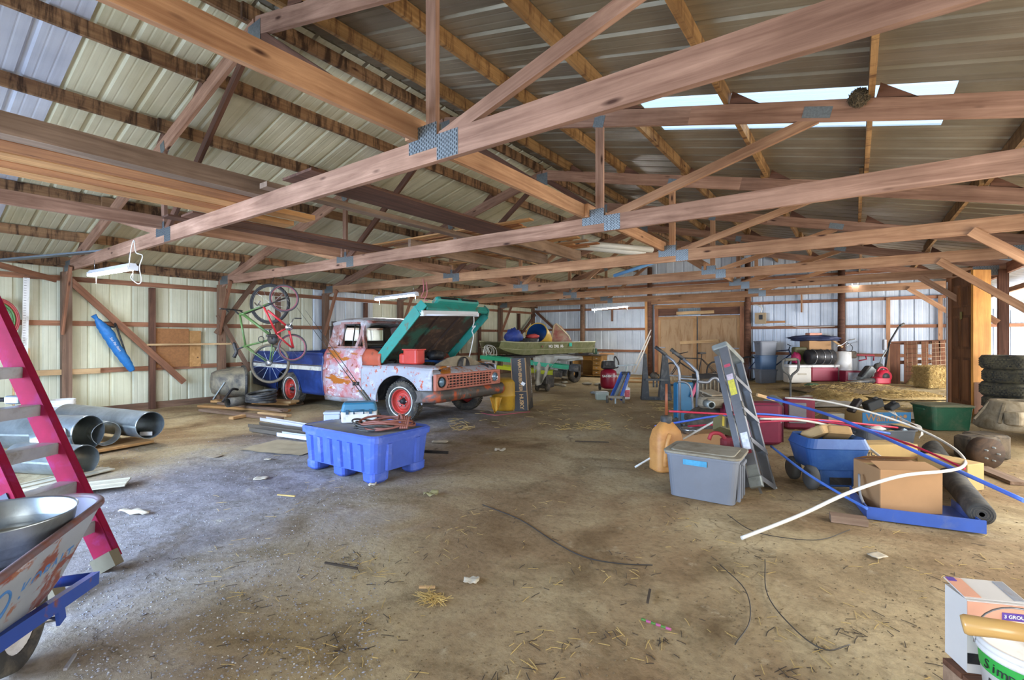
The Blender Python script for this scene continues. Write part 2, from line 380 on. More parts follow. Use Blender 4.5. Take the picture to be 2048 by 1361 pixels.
# floor ------------------------------------------------------------
def sstep(a, c, v):
    t = min(1, max(0, (v - a) / (c - a))); return t * t * (3 - 2 * t)
def floor_z(x, y):
    return 0.16 * sstep(13.0, 15.3, y) * sstep(-2.4, -0.6, x) + 0.010 * noise.noise((x * 0.9, y * 0.9, 1.3)) + 0.006 * noise.noise((x * 3.1, y * 3.1, 4.0)) - 0.006
def dirt_floor():
    m, nt, b = _mat('dirt'); 
    tc = N(nt, 'ShaderNodeTexCoord'); P = tc.outputs['Object']
    f1 = noise_tex(nt, P, 0.55, 6, 0.62, 0.4); f2 = noise_tex(nt, P, 4.5, 8, 0.72, 0.3); f3 = noise_tex(nt, P, 26, 6, 0.7); f4 = noise_tex(nt, P, 1.3, 7, 0.65, 0.8)
    base = ramp(nt, [(0.30, '6c563a'), (0.44, '8c7658'), (0.56, 'a79674'), (0.72, 'bbae90')]); nt.links.new(f1, base.inputs[0])
    sp = N(nt, 'ShaderNodeSeparateXYZ'); nt.links.new(P, sp.inputs[0])
    # gravel spread along the left of the barn and under the truck, wavy border; the grey also paints in some cool daylight
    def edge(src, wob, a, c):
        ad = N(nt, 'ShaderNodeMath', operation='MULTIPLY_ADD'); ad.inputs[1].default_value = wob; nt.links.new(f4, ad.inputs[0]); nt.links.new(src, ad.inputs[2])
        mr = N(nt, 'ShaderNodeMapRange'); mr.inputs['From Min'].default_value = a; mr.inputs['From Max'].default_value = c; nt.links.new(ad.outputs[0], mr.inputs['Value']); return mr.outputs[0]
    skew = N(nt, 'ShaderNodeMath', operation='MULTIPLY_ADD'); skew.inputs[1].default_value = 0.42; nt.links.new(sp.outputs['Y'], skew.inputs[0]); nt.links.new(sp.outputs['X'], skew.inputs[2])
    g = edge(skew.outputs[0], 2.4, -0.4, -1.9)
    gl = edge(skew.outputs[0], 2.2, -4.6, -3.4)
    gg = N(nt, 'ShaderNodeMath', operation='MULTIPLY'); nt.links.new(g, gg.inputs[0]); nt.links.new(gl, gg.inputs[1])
    grav_daylit = ramp(nt, [(0.3, '5f5f66'), (0.5, '86868e'), (0.68, 'a2a2a8')]); nt.links.new(f2, grav_daylit.inputs[0])
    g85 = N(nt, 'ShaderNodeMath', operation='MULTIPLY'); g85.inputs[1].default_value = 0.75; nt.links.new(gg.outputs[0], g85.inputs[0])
    col = mixc(nt, g85.outputs[0], base.outputs[0], grav_daylit.outputs[0])
    # dark damp stains and pale dry flakes
    st = ramp(nt, [(0.49, (0, 0, 0)), (0.70, (0.7, 0.7, 0.7))]); nt.links.new(f4, st.inputs[0]); col = mixc(nt, st.outputs[0], col, '54432a')
    pale = ramp(nt, [(0.60, (0, 0, 0)), (0.74, (0.7, 0.7, 0.7))]); nt.links.new(f2, pale.inputs[0]); col = mixc(nt, pale.outputs[0], col, 'b9ad90')
    spk = ramp(nt, [(0.30, (0.45, 0.42, 0.40)), (0.5, (1, 1, 1)), (0.72, (1.3, 1.28, 1.25))]); nt.links.new(f3, spk.inputs[0]); col = mixc(nt, 0.55, col, spk.outputs[0], 'MULTIPLY')
    # litter of old straw towards the far right
    f5 = noise_tex(nt, P, 60, 3, 0.8); y1 = edge(sp.outputs['Y'], 5.0, 8.5, 12.5); s1 = ramp(nt, [(0.42, (0, 0, 0)), (0.56, (0.75, 0.75, 0.75))]); nt.links.new(f5, s1.inputs[0])
    sm = N(nt, 'ShaderNodeMath', operation='MULTIPLY'); nt.links.new(y1, sm.inputs[0]); nt.links.new(s1.outputs[0], sm.inputs[1]); col = mixc(nt, sm.outputs[0], col, 'a8946a')
    # drying cracks
    vo = N(nt, 'ShaderNodeTexVoronoi', feature='DISTANCE_TO_EDGE'); vo.inputs['Scale'].default_value = 1.1; 
    wp = N(nt, 'ShaderNodeVectorMath', operation='MULTIPLY_ADD'); nz = N(nt, 'ShaderNodeTexNoise'); nz.inputs['Scale'].default_value = 3; nz.inputs['Detail'].default_value = 6; nt.links.new(P, nz.inputs['Vector'])
    wp.inputs[1].default_value = (0.6, 0.6, 0.0); nt.links.new(nz.outputs['Color'], wp.inputs[0]); nt.links.new(P, wp.inputs[2]); nt.links.new(wp.outputs[0], vo.inputs['Vector'])
    cr = ramp(nt, [(0.0, (0.6, 0.6, 0.6)), (0.006, (0, 0, 0))]); nt.links.new(vo.outputs[0], cr.inputs[0])
    cm = N(nt, 'ShaderNodeMath', operation='MULTIPLY'); c2 = ramp(nt, [(0.5, (0, 0, 0)), (0.6, (1, 1, 1))]); nt.links.new(f1, c2.inputs[0]); nt.links.new(cr.outputs[0], cm.inputs[0]); nt.links.new(c2.outputs[0], cm.inputs[1])
    col = mixc(nt, cm.outputs[0], col, '3a2c1c')
    nt.links.new(col, b.inputs['Base Color']); b.inputs['Roughness'].default_value = 0.95; b.inputs['Specular IOR Level'].default_value = 0.15
    ad = N(nt, 'ShaderNodeMath', operation='ADD'); nt.links.new(f2, ad.inputs[0]); nt.links.new(f3, ad.inputs[1]); bump(nt, b, ad.outputs[0], 0.4, 0.025)
    return m
fl = MB()
def fgrid(x0, x1, y0, y1, st):
    nu = max(1, round((x1 - x0) / st)); nv = max(1, round((y1 - y0) / st))
    fl.grid(lambda a, c: (x0 + (x1 - x0) * a, y0 + (y1 - y0) * c, floor_z(x0 + (x1 - x0) * a, y0 + (y1 - y0) * c)), nu, nv)
fgrid(-11.2, 5.2, -2.8, 17.2, 0.1)
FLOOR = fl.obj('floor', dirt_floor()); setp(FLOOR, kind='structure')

# ceiling: roof sheets and purlins ---------------------------------
CEIL = setp(empty('ceiling'), kind='structure')
def roof_sheet(Y0, d0, d1, side, mat, lift=0.0):
    vs = []
    for d in (d0, d1):
        for u, h in PROF: vs.append((u, d, h))
    n = len(PROF); fs = [(i, i + 1, n + i + 1, n + i) for i in range(n - 1)]
    sl = math.atan(PITCH if side < 0 else PITCH_R); ex = Vector((0, 1, 0)); ey = Vector((side * math.cos(sl), 0, -math.sin(sl))); ez = Vector((side * math.sin(sl), 0, math.cos(sl)))
    M = Matrix((ex, ey, ez)).transposed().to_4x4(); M.translation = Vector((XC, Y0, zroof(XC) + 0.004 + lift))
    return MB().add(vs, fs).obj('roof_sheet', mat, CEIL, M)
Y0 = 1.225 - 0.915 * 5; k = 0
while Y0 < YB + 0.1:
    la = 3.3 + (0.0 if k % 2 else 0.35); ml = M_RLB if Y0 < 1.0 else M_RL
    roof_sheet(Y0, 0.02, la + 0.1, -1, ml, 0.014 + 0.005 * (k % 2)); roof_sheet(Y0, la, 7.05, -1, ml, 0.005 * (k % 2)); Y0 += 0.915; k += 1
Y0 = 4.70 - 0.915 * 8
while Y0 < YB + 0.1:
    if abs(Y0 - 4.70) < 0.1:                      # clear panel let into the right slope
        roof_sheet(Y0, 0.02, 2.65, 1, M_RR, 0.004); roof_sheet(Y0, 2.62, 5.2, 1, MATS['clear'], 0.002); roof_sheet(Y0, 5.15, 7.05, 1, M_RR)
    else:
        roof_sheet(Y0, 0.02, 3.6, 1, M_RR, 0.004); roof_sheet(Y0, 3.5, 7.05, 1, M_RR)
    Y0 += 0.915
MB().grid(lambda a, c: (XC + (a - 0.5) * 0.5, YF - 0.1 + c * (YB - YF + 0.3), zroof(XC) + 0.035 - abs(a - 0.5) * 0.13), 2, 1, False).obj('ridge_cap', M_RR, CEIL)
PW, PH = 0.04, 0.14
cuts = [YF] + [y for y in TY if y > YF + 0.5] + [YB]
def purlin(X, mat, seglen=2):
    for i in range(0, len(cuts) - 1, seglen):
        y0 = cuts[i] - 0.1; y1 = cuts[min(i + seglen, len(cuts) - 1)] + 0.1
        o = X + (0.022 if (i // seglen) % 2 else -0.022)
        beam('purlin', (o, y0, ztop(X) + PH / 2), (o, y1, ztop(X) + PH / 2), PW, PH, mat, CEIL)
for d in (0.09, 1.03, 2.06, 3.09, 4.12, 5.38, 6.42): purlin(XC - d, M_PUR)
for d in (0.5, 1.45, 2.42, 3.44, 4.48, 5.5, 6.4): purlin(XC + d, M_PUR_LIT)

# trusses ----------------------------------------------------------
def plate(parent, x, z, w, h, Y, ang=0.0, teeth=True):
    """galvanised nail plate with punched tooth rows on both faces of a member"""
    M = TR(x, Y - 0.0215, z) @ RY(ang)
    p = MB().box((0, 0, 0), (w, 0.003, h)).obj('nail_plate', M_PLATE, parent, wm(parent).inverted() @ M)
    if teeth:
        t = MB(); nx = max(4, int(w / 0.015)); nz = max(3, int(h / 0.024))
        for i in range(nx):
            for j in range(nz):
                t.box((-w / 2 + (i + 0.5) * w / nx, -0.0022, -h / 2 + (j + 0.5) * h / nz + (0.006 if i % 2 else -0.006)), (w / nx * 0.36, 0.002, h / nz * 0.55))
        setp(t.obj('tooth_slots', M_TOOTH, p), kind='stuff')
    MB().box((0, 0.043, 0), (w, 0.003, h)).obj('nail_plate', M_PLATE, parent, wm(parent).inverted() @ M)
XA, XBp = -6.55, -2.17                             # bottom panel points
def truss(k, Y):
    T = thing('roof_truss', ('wooden roof truss next to the open front doors', 'wooden roof truss with a cord-draped shop light by the blue bag', 'wooden roof truss from which the two bicycles hang', 'wooden roof truss carrying the shop light over the truck cab',
                             'wooden roof truss under the blue plastic pipe, behind the white drain pipes', 'wooden roof truss above the olive boat, next before the rearmost one', 'rearmost wooden roof truss, carrying the light before the white wall')[k], 'truss', (XC, Y, CB), 0, 'roof trusses')
    mc = M_CH if k in (0, 1, 2) else M_CH2
    zc = CB + CH / 2
    for a, c in ((XL - 0.05, XA - 0.05), (XA - 0.05, XBp + 0.12), (XBp + 0.12, XR + 0.05)): beam('bottom_chord', (a, Y, zc), (c, Y, zc), 0.04, CH, mc, T)
    sl = math.atan(PITCH); up = 0.165 / 2 / math.cos(sl)
    for xe, s in ((XL - 0.2, -1), (XR + 0.2, 1)):
        qx = XC + s * 3.15
        beam('top_chord', (XC, Y, ztop(XC) - up), (qx, Y, ztop(qx) - up), 0.038, 0.165, M_CH, T)
        beam('top_chord', (qx, Y, ztop(qx) - up), (xe, Y, ztop(xe) - up), 0.038, 0.165, M_CH, T)
    zt = CB + CH - 0.03
    for xp, s in ((XA, -1), (XBp, 1)):
        beam('web', (xp + s * 0.0, Y, zt), (xp + s * 0.0, Y, ztop(xp) - 0.15), 0.036, 0.085, mc, T, up=(1, 0, 0))
        beam('web', (xp - s * 0.06, Y, zt), (XC + s * 0.10, Y, ztop(XC) - 0.2), 0.036, 0.085, M_DARK if k < 4 else mc, T)
        xq = xp + s * 1.92
        beam('web', (xp + s * 0.08, Y, zt), (xq, Y, ztop(xq) - 0.14), 0.036, 0.085, mc if k % 2 else M_CH2, T)
        near = k <= 5
        plate(T, xp - 0.07, CB + CH + 0.0, 0.25, 0.16, Y, 0, near)
        plate(T, xp + 0.145, CB + CH * 0.5, 0.175, 0.16, Y, 0, near)
        plate(T, xq, ztop(xq) - 0.10, 0.2, 0.09, Y, s * sl, False)
        plate(T, xp, ztop(xp) - 0.12, 0.12, 0.12, Y, s * sl, False)
    plate(T, XC, ztop(XC) - 0.16, 0.22, 0.2, Y, 0, False)
    plate(T, XL + 0.22, CB + CH * 0.55, 0.34, 0.17, Y, 0, False); plate(T, XR - 0.22, CB + CH * 0.55, 0.34, 0.17, Y, 0, near)
    for s in (-1, 1):                                # purlin cleats
        for d in ((1.03, 2.06, 3.09, 4.12, 5.38) if s < 0 else (0.5, 1.45, 2.42, 3.44, 4.48, 5.5)):
            X = XC + s * d
            MB().prism([(0, 0), (0.26, 0), (0.0, 0.11)], 0.038).obj('purlin_cleat', M_DARK, T, wm(T).inverted() @ TR(X + s * 0.05, Y + 0.0, ztop(X) - 0.013) @ RZ(0 if s > 0 else math.pi) @ RY(sl))
    return T
for k, Y in enumerate(TY): truss(k, Y)
# long braces lying on the bottom chords
for X in (XA - 0.06, XBp - 0.17):
    for i in range(0, 6, 1):
        y0 = cuts[i] - 0.06; y1 = cuts[i + 1] + 0.06
        if X > -3 and i == 4: continue
        o = setp(beam('chord_brace', (X + 0.042 * (i % 2), y0, CB + CH + 0.072), (X + 0.042 * (i % 2), y1, CB + CH + 0.072), 0.038, 0.14, M_CH2 if X > -3 else M_CH), 'long wooden brace lying across the truss chords beside the %s plates' % ('ridge-side' if X > -3 else 'eave-side'), 'brace', 'braces along the truss chords')

# walls ------------------------------------------------------------
def wall_sheet(parent, M, h, mat, topf=None):
    """vertical ribbed sheet; local x across, z up, ribs bulge to +y (outside)"""
    n = len(PROF); vs = [(u, hh, 0.0) for u, hh in PROF] + [(u, hh, (topf(u) if topf else h)) for u, hh in PROF]
    return MB().add(vs, [(i, i + 1, n + i + 1, n + i) for i in range(n - 1)]).obj('wall_sheet', mat, parent, M)
WL = setp(empty('wall_left'), kind='structure')
Y0 = YB; k = 0
while Y0 > YF:
    wall_sheet(WL, TR(XL - 0.045, Y0 - 0.93, 0.0) @ RZ(R90), 2.62, M_WLB if k in (9, 10, 17) else M_WL); Y0 -= 0.915; k += 1
LG = (0.77, 1.60, 2.36)
for z in LG:
    for i in range(len(cuts) - 1):
        beam('girt', (XL - 0.02, cuts[i], z), (XL - 0.02, cuts[i + 1], z), 0.04, 0.085, M_GIRT, WL)
for i in range(len(cuts) - 1): beam('skirt_board', (XL - 0.02, cuts[i], 0.05), (XL - 0.02, cuts[i + 1], 0.05), 0.035, 0.14, M_POST, WL)
for i in range(len(cuts) - 1):
    beam('eave_board', (XL - 0.02, cuts[i], 2.62), (XL - 0.02, cuts[i + 1], 2.62), 0.04, 0.14, M_PUR, WL)
for y in TY: beam('post', (XL + 0.06, y, 0), (XL + 0.06, y, CB), 0.13, 0.13, M_POST, WL, up=(0, 1, 0))
for i in range(len(cuts) - 1):
    y = (cuts[i] + cuts[i + 1]) / 2
    beam('post', (XL + 0.05, y, 0), (XL + 0.05, y, 2.3), 0.09, 0.09, M_DARK, WL, up=(0, 1, 0))
for i, y in enumerate(TY[1:]): beam('knee_brace', (XL + 0.62, y - 0.06, CB + 0.05), (XL + 0.10, y - 0.06, 1.42), 0.036, 0.085, M_GIRT, WL)
beam('wall_brace', PX(135, 557, XL + 0.1), PX(368, 765, XL + 0.1), 0.036, 0.11, M_GIRT, WL, up=(0, 0, 1))
beam('wall_brace', PX(512, 562, XL + 0.14), PX(432, 668, XL + 0.14), 0.03, 0.10, M_POST, WL)
beam('wall_brace', PX(436, 630, XL + 0.18), PX(500, 742, XL + 0.18), 0.03, 0.09, M_POST, WL)
beam('wall_brace', (XL + 0.13, YB - 0.15, 2.3), (XL + 0.13, YB - 2.2, 0.7), 0.036, 0.1, M_DARK, WL)

WB = setp(empty('wall_back'), kind='structure')
X0 = XL - 0.05; k = 0
while X0 < 5.0:
    def tf(u, X0=X0):
        X = X0 + u; return zroof(X) + 0.01 if X < XR + 0.4 else 2.2 - 0.16 * (X - XR)
    wall_sheet(WB, TR(X0, YB + 0.045, 0.0), 2.6, M_WB, tf); X0 += 0.915; k += 1
BG = (0.86, 1.66, 2.43)
DX0, DX1 = PY(1314, 700, YB).x, PY(1487, 700, YB).x   # double door opening
bp = [XL, PY(1168, 650, YB).x, PY(1302, 650, YB).x, PY(1497, 650, YB).x, PY(1683, 650, YB).x, XR, 4.6]
for z in BG + (3.2,):
    for a, c in zip(bp[:-1], bp[1:]):
        if a > -6.2 and c < -1.6 and z < 3 and not (c <= DX0 + 0.3 or a >= DX1 - 0.3): continue
        beam('girt', (a, YB - 0.02, z), (c, YB - 0.02, z), 0.04, 0.085, M_GIRT, WB)
for x in bp[:-1]:
    h = ztop(x) if x < XR else 2.3
    o = MB().tube([(0, 0, 0), (0, 0, h)], [0.10, 0.085], 12).obj('pole_post', M_POST if x < -8 or x > 1.9 else M_DARK, WB, TR(x, YB - 0.13, 0))
for x in (PY(1776, 600, YB).x, PY(1880, 600, YB).x): beam('stud', (x, YB - 0.06, 0.4), (x, YB - 0.06, 2.45), 0.09, 0.04, M_CH2, WB, up=(0, 1, 0))
beam('girt_block', PY(1224, 620, YB - 0.06), PY(1224, 643, YB - 0.06), 0.04, 0.09, M_GIRT, WB, up=(0, 1, 0))
beam('girt_block', PY(1603, 590, YB - 0.06), PY(1603, 625, YB - 0.06), 0.04, 0.09, M_CH2, WB, up=(0, 1, 0))
beam('header', (bp[2] - 0.1, YB - 0.16, 2.62), (bp[3] + 0.1, YB - 0.16, 2.62), 0.05, 0.2, M_CH2, WB)
beam('wall_brace', (XL + 0.15, YB - 0.2, 2.45), (XL + 2.2, YB - 0.14, 0.75), 0.036, 0.1, M_DARK, WB)
for i, y in enumerate(TY[1:]):
    beam('knee_brace', (1.0, y - 0.05, CB + 0.03), (2.05, y - 0.05, 1.62), 0.036, 0.10, M_CH2, WB)

# right side: sheets with an unseen daylight opening near the camera, open to a lean-to further back
WR = setp(empty('wall_right'), kind='structure')
Y0 = YF
while Y0 < 9.4:
    if not 1.2 < Y0 < 8.4: wall_sheet(WR, TR(XR + 0.1, Y0 + 0.93, 0) @ RZ(-R90), 2.62, M_WB)
    Y0 += 0.915
for y in TY: beam('post', (XR, y, 0), (XR, y, CB + 0.1), 0.13, 0.13, M_DARK, WR, up=(0, 1, 0))
for z in (0.8, 1.62, 2.4):
    for y0, y1 in ((YF, 1.2), (8.6, 10.2)): beam('girt', (XR + 0.05, y0, z), (XR + 0.05, y1, z), 0.04, 0.085, M_GIRT, WR)
beam('eave_girder', (XR + 0.06, YF, 2.58), (XR + 0.06, YB, 2.58), 0.05, 0.18, M_CH, WR)
for y in (11.4, 13.2, 15.0): beam('post', (4.55, y, 0), (4.55, y, 1.8), 0.12, 0.12, M_DARK, WR, up=(0, 1, 0))
Y0 = 8.6
while Y0 < YB:                                        # lean-to roof
    n = len(PROF); vs = [(u, d, h) for d in (0.0, 2.75) for u, h in PROF]
    e = Vector((math.cos(0.24), 0, -math.sin(0.24))); M = Matrix((Vector((0, 1, 0)), e, Vector((math.sin(0.24), 0, math.cos(0.24))))).transposed().to_4x4(); M.translation = Vector((XR + 0.05, Y0, 2.50))
    MB().add(vs, [(i, i + 1, n + i + 1, n + i) for i in range(n - 1)]).obj('roof_sheet', M_WB, WR, M); Y0 += 0.915
for x in (2.5, 3.4, 4.4): beam('purlin', (x, 8.6, 2.40 - (x - XR) * 0.245), (x, YB, 2.40 - (x - XR) * 0.245), 0.04, 0.09, M_CH2, WR)

# front wall behind the camera with two open doorways
WF = setp(empty('wall_front'), kind='structure')
X0 = XL - 0.05
while X0 < XR + 0.1:
    def tf(u, X0=X0): return zroof(X0 + u)
    lo = 0.0
    xm = X0 + 0.45
    if -8.0 < xm < -2.5 or -0.8 < xm < 1.9: lo = 2.55
    n = len(PROF); vs = [(u, -hh, lo) for u, hh in PROF] + [(u, -hh, tf(u)) for u, hh in PROF]
    MB().add(vs, [(i, i + 1, n + i + 1, n + i) for i in range(n - 1)]).obj('wall_sheet', M_WB, WF, TR(X0, YF, 0)); X0 += 0.915
# ------------------------------------------------------------------ old pickup truck with its hood up
def patchy(name, layers, rough=0.55, metal=0.0, seedscale=1.0):
    """weathered paint: first colour is the base, the rest are patches (colour, noise scale, threshold, softness, stretch)"""
    m, nt, b = _mat(name)
    out = None
    for i, (c, sc, th, soft, st) in enumerate(layers):
        if i == 0:
            f = noise_tex(nt, coords(nt, (1, 1, 1), False), sc, 5, 0.6); lo = [x * 0.82 for x in srgb(c)[:3]]
            r = ramp(nt, [(0.3, lo), (0.7, srgb(c)[:3])]); nt.links.new(f, r.inputs[0]); out = r.outputs[0]; continue
        mp = N(nt, 'ShaderNodeMapping'); tc = N(nt, 'ShaderNodeTexCoord'); mp.inputs['Scale'].default_value = st; mp.inputs['Location'].default_value = (i * 7.3, i * 3.1, i * 5.7); nt.links.new(tc.outputs['Object'], mp.inputs['Vector'])
        f = noise_tex(nt, mp.outputs[0], sc, 7, 0.65, 0.5); r = ramp(nt, [(th, (0, 0, 0)), (th + soft, (1, 1, 1))]); nt.links.new(f, r.inputs[0]); out = mixc(nt, r.outputs[0], out, c)
    nt.links.new(out, b.inputs['Base Color']); b.inputs['Roughness'].default_value = rough; b.inputs['Metallic'].default_value = metal
    MATS[name] = m; return m
one = (1, 1, 1)
M_DOORP = patchy('faded_door_paint', [('b9b6bc', 3, 0, 0, one), ('bb6a68', 2.2, 0.42, 0.16, (1, 1, 0.8)), ('cfccd0', 5, 0.56, 0.06, (1.0, 1, 1.6)), ('a8611d', 2.0, 0.565, 0.03, (0.8, 1, 2.6)), ('8b4a33', 9, 0.60, 0.05, one)])
M_FENDP = patchy('faded_fender_paint', [('a9abb2', 3, 0, 0, one), ('bfc1c8', 4, 0.54, 0.1, one), ('b8502c', 12, 0.585, 0.03, one), ('a0611e', 1.7, 0.575, 0.05, one)])
M_RUSTO = patchy('red_oxide_paint', [('b3553a', 4, 0, 0, one), ('8d4a3a', 3, 0.55, 0.1, one), ('6b4436', 8, 0.64, 0.06, one)])
M_CABP = patchy('faded_cab_paint', [('a5807a', 3, 0, 0, one), ('b9b5b9', 3, 0.52, 0.08, one), ('8a4a3a', 5, 0.53, 0.07, one), ('7a5a3a', 4, 0.58, 0.05, one)])
M_BLUEP = patchy('dark_blue_paint', [('1f3264', 2.5, 0, 0, one), ('2c4684', 3, 0.5, 0.2, one), ('3a3f52', 9, 0.68, 0.05, one)], 0.38)
M_TEAL = patchy('teal_hood_paint', [('2f8f82', 3, 0, 0, one), ('3c7a70', 4, 0.55, 0.12, one), ('6a5c48', 7, 0.58, 0.06, one)], 0.5)
M_HOODIN = patchy('rusty_hood_underside', [('3f2f26', 3, 0, 0, one), ('5a4434', 4, 0.52, 0.1, one), ('2f5a4c', 1.3, 0.52, 0.1, one), ('7a5a40', 9, 0.68, 0.05, one)], 0.85)
M_GRILLE = patchy('salmon_grille_paint', [('b66e58', 4, 0, 0, one), ('a0584a', 5, 0.55, 0.1, one), ('8a7a74', 7, 0.64, 0.06, one)])
M_BUMP = patchy('rusty_bumper', [('55504a', 3, 0, 0, one), ('77706a', 3, 0.5, 0.15, one), ('b0502a', 2.2, 0.55, 0.06, one), ('8a5030', 8, 0.57, 0.08, one)], 0.55, 0.2)
M_RUBBER = plain('tyre_rubber', '35332f', 0.85, 0, 0.25, 9, '6a6152', 0.35)
M_BLACK = plain('black_metal', '1d1d1f', 0.55, 0.1, 0.3, 8, '4a443c', 0.25)
M_ENG = plain('greasy_engine', '35302a', 0.75, 0.2, 0.35, 7, '6a5c48', 0.45)
M_REDWH = plain('red_wheel_paint', 'b3352a', 0.5, 0, 0.18, 8, '7a3a2c', 0.25)
M_WHITE = plain('white_paint', 'd9d8d2', 0.5, 0, 0.06, 6, 'a09a8c', 0.1)
M_STRIPE = plain('cream_stripe', 'd2cfc0', 0.5, 0, 0.08, 8, '8a8274', 0.3)
M_CHROME = plain('worn_chrome', 'b4b6b8', 0.25, 0.9, 0.1, 12)
M_GREY = plain('grey_primer', '8d8f93', 0.6, 0, 0.12, 5, '7a5a3e', 0.2)
M_KHAKI = plain('dusty_khaki_metal', '8a7f6a', 0.8, 0, 0.2, 6, '6a5a44', 0.35)
M_INT = plain('dark_cab_interior', '463c32', 0.85, 0, 0.3, 4)
mg, nt, b = _mat('window_glass'); MATS['glass'] = mg
nt.nodes.remove(b); tr = N(nt, 'ShaderNodeBsdfTransparent'); tr.inputs['Color'].default_value = (0.86, 0.9, 0.87, 1); gl = N(nt, 'ShaderNodeBsdfGlossy'); gl.inputs['Roughness'].default_value = 0.12; gl.inputs['Color'].default_value = (0.9, 0.9, 0.9, 1)
mx = N(nt, 'ShaderNodeMixShader'); mx.inputs[0].default_value = 0.1; nt.links.new(tr.outputs[0], mx.inputs[1]); nt.links.new(gl.outputs[0], mx.inputs[2]); nt.links.new(mx.outputs[0], nt.nodes['Material Output'].inputs['Surface'])

TK = thing('pickup_truck', 'old rusty pickup truck with dark blue bed, faded cab and raised teal hood', 'truck', (-7.6, 6.03, 0), 0)
AXF, AXR, TR_, ZF = 1.66, -1.61, 0.325, 0.325
def lerp_tab(tab, z):
    for (z0, y0), (z1, y1) in zip(tab[:-1], tab[1:]):
        if z <= z1: return y0 + (y1 - y0) * max(0, (z - z0)) / (z1 - z0)
    return tab[-1][1]
SIDE = [(0.24, 0.84), (0.36, 0.875), (0.6, 0.90), (0.82, 0.90), (0.86, 0.885), (0.90, 0.865), (0.98, 0.885), (1.06, 0.87), (1.13, 0.82), (1.2, 0.775)]
def side_panel(name, x0, x1, zb, zt, mat, s, ytab=SIDE, nu=16, nv=14, bow=None, thick=0.02, parent=None):
    def fn(a, c):
        x = x0 + (x1 - x0) * a; z0 = zb(x); z1 = zt(x); z = z0 + (z1 - z0) * c; y = lerp_tab(ytab, z) + (bow(x) if bow else 0); return (x, s * y, z)
    o = MB().grid(fn, nu, nv).obj(name, mat, parent or TK); solid(o, thick, -1.0 if s < 0 else 1.0); return o
def arch(x, c, rx, rz, zc, base):
    q = (x - c) / rx
    return max(base, zc + rz * math.sqrt(max(0.0, 1 - q * q))) if abs(q) < 1 else base
for s in (-1, 1):
    # bed
    bedp = side_panel('bed_side', -3.05, -0.42, lambda x: arch(x, AXR, 0.44, 0.40, 0.33, 0.27 if x > AXR else 0.27 + 0.10 * max(0, (-2.2 - x))), lambda x: 1.04 - (0.02 if x < -2.95 else 0), M_BLUEP, s, nu=60)
    st = MB().box((-1.73, s * 0.908, 0.775), (2.58, 0.012, 0.075)).obj('side_stripe', M_STRIPE, bedp)
    MB().box((-1.73, s * 0.905, 0.83), (2.6, 0.014, 0.02)).obj('side_moulding', M_CHROME, bedp)
    MB().box((-1.735, s * 0.82, 1.05), (2.62, 0.12, 0.035)).obj('bed_rail', M_BLUEP, TK)
    MB().box((-1.735, s * 0.74, 0.8), (2.6, 0.02, 0.5)).obj('bed_inner_wall', M_BLUEP, TK)
    lip = MB().tube([(AXR + 0.45 * math.cos(a), s * 0.905, 0.33 + 0.41 * math.sin(a)) for a in [math.pi * k / 16 for k in range(17)]], 0.012, 6).obj('arch_lip', M_BLUEP, bedp)
    # door
    d = side_panel('door', -0.40, 0.72, lambda x: 0.27, lambda x: 1.18, M_DOORP, s, nu=8, nv=18)
    MB().box((0, 0, 0), (0.13, 0.02, 0.025)).obj('door_handle', M_CHROME, d, TR(-0.24, s * 0.875, 1.06))
    side_panel('rocker_panel', -0.42, 0.80, lambda x: 0.20, lambda x: 0.28, M_GREY, s, [(0.2, 0.84), (0.3, 0.86)], 6, 2)
    # upper cowl piece ahead of the door, red oxide
    side_panel('cowl_side', 0.73, 1.20, lambda x: 0.885, lambda x: 1.16 - 0.28 * max(0, (x - 0.95)) , M_RUSTO, s, nu=8, nv=8)
    # front fender
    f = side_panel('fender', 0.73, 2.34, lambda x: arch(x, AXF, 0.55, 0.44, 0.32, 0.28 if x < AXF else 0.42), lambda x: 0.88, M_FENDP, s, nu=64, nv=12, bow=lambda x: -0.10 * max(0, (x - 2.1) / 0.24) ** 2)
    MB().tube([(AXF + 0.55 * math.cos(a), s * 0.895, 0.32 + 0.44 * math.sin(a)) for a in [math.pi * k / 18 for k in range(19)]], 0.014, 6).obj('arch_lip', M_FENDP, f)
    def ftop(a, c):
        x = 1.15 + (2.40 - 1.15) * a; y = 0.885 - (0.10 * max(0, (x - 2.1) / 0.24) ** 2 if x > 2.1 else 0) - 0.29 * c; return (x, s * y, 0.885 + 0.035 * math.sin(c * math.pi * 0.6) - 0.03 * max(0, x - 1.9))
    ft = MB().grid(ftop, 20, 5).obj('fender_top', M_FENDP, f); solid(ft, 0.015)
    MB().box((1.62, s * 0.60, 0.68), (1.4, 0.02, 0.42)).obj('inner_fender', M_BLACK, TK)
    MB().grid(lambda a, c: (AXF + 0.56 * math.cos(math.pi * a), s * (0.60 + 0.27 * c), 0.30 + 0.44 * math.sin(math.pi * a)), 16, 1).obj('wheel_well', M_BLACK, TK)
    MB().grid(lambda a, c: (AXR + 0.46 * math.cos(math.pi * a), s * (0.58 + 0.3 * c), 0.31 + 0.42 * math.sin(math.pi * a)), 16, 1).obj('wheel_well', M_BLACK, TK)
MB().box((-1.73, 0, 0.6), (2.6, 1.5, 0.03)).obj('bed_floor', M_BLUEP, TK)
tg = MB().box((-3.05, 0, 0.78), (0.05, 1.6, 0.52)).obj('tailgate', M_BLUEP, TK)
MB().box((-0.43, 0, 0.82), (0.03, 1.6, 0.46)).obj('bed_front_wall', M_BLUEP, TK)
MB().box((-3.0, 0, 0.42), (0.12, 1.7, 0.14)).obj('rear_bumper', M_BUMP, TK)
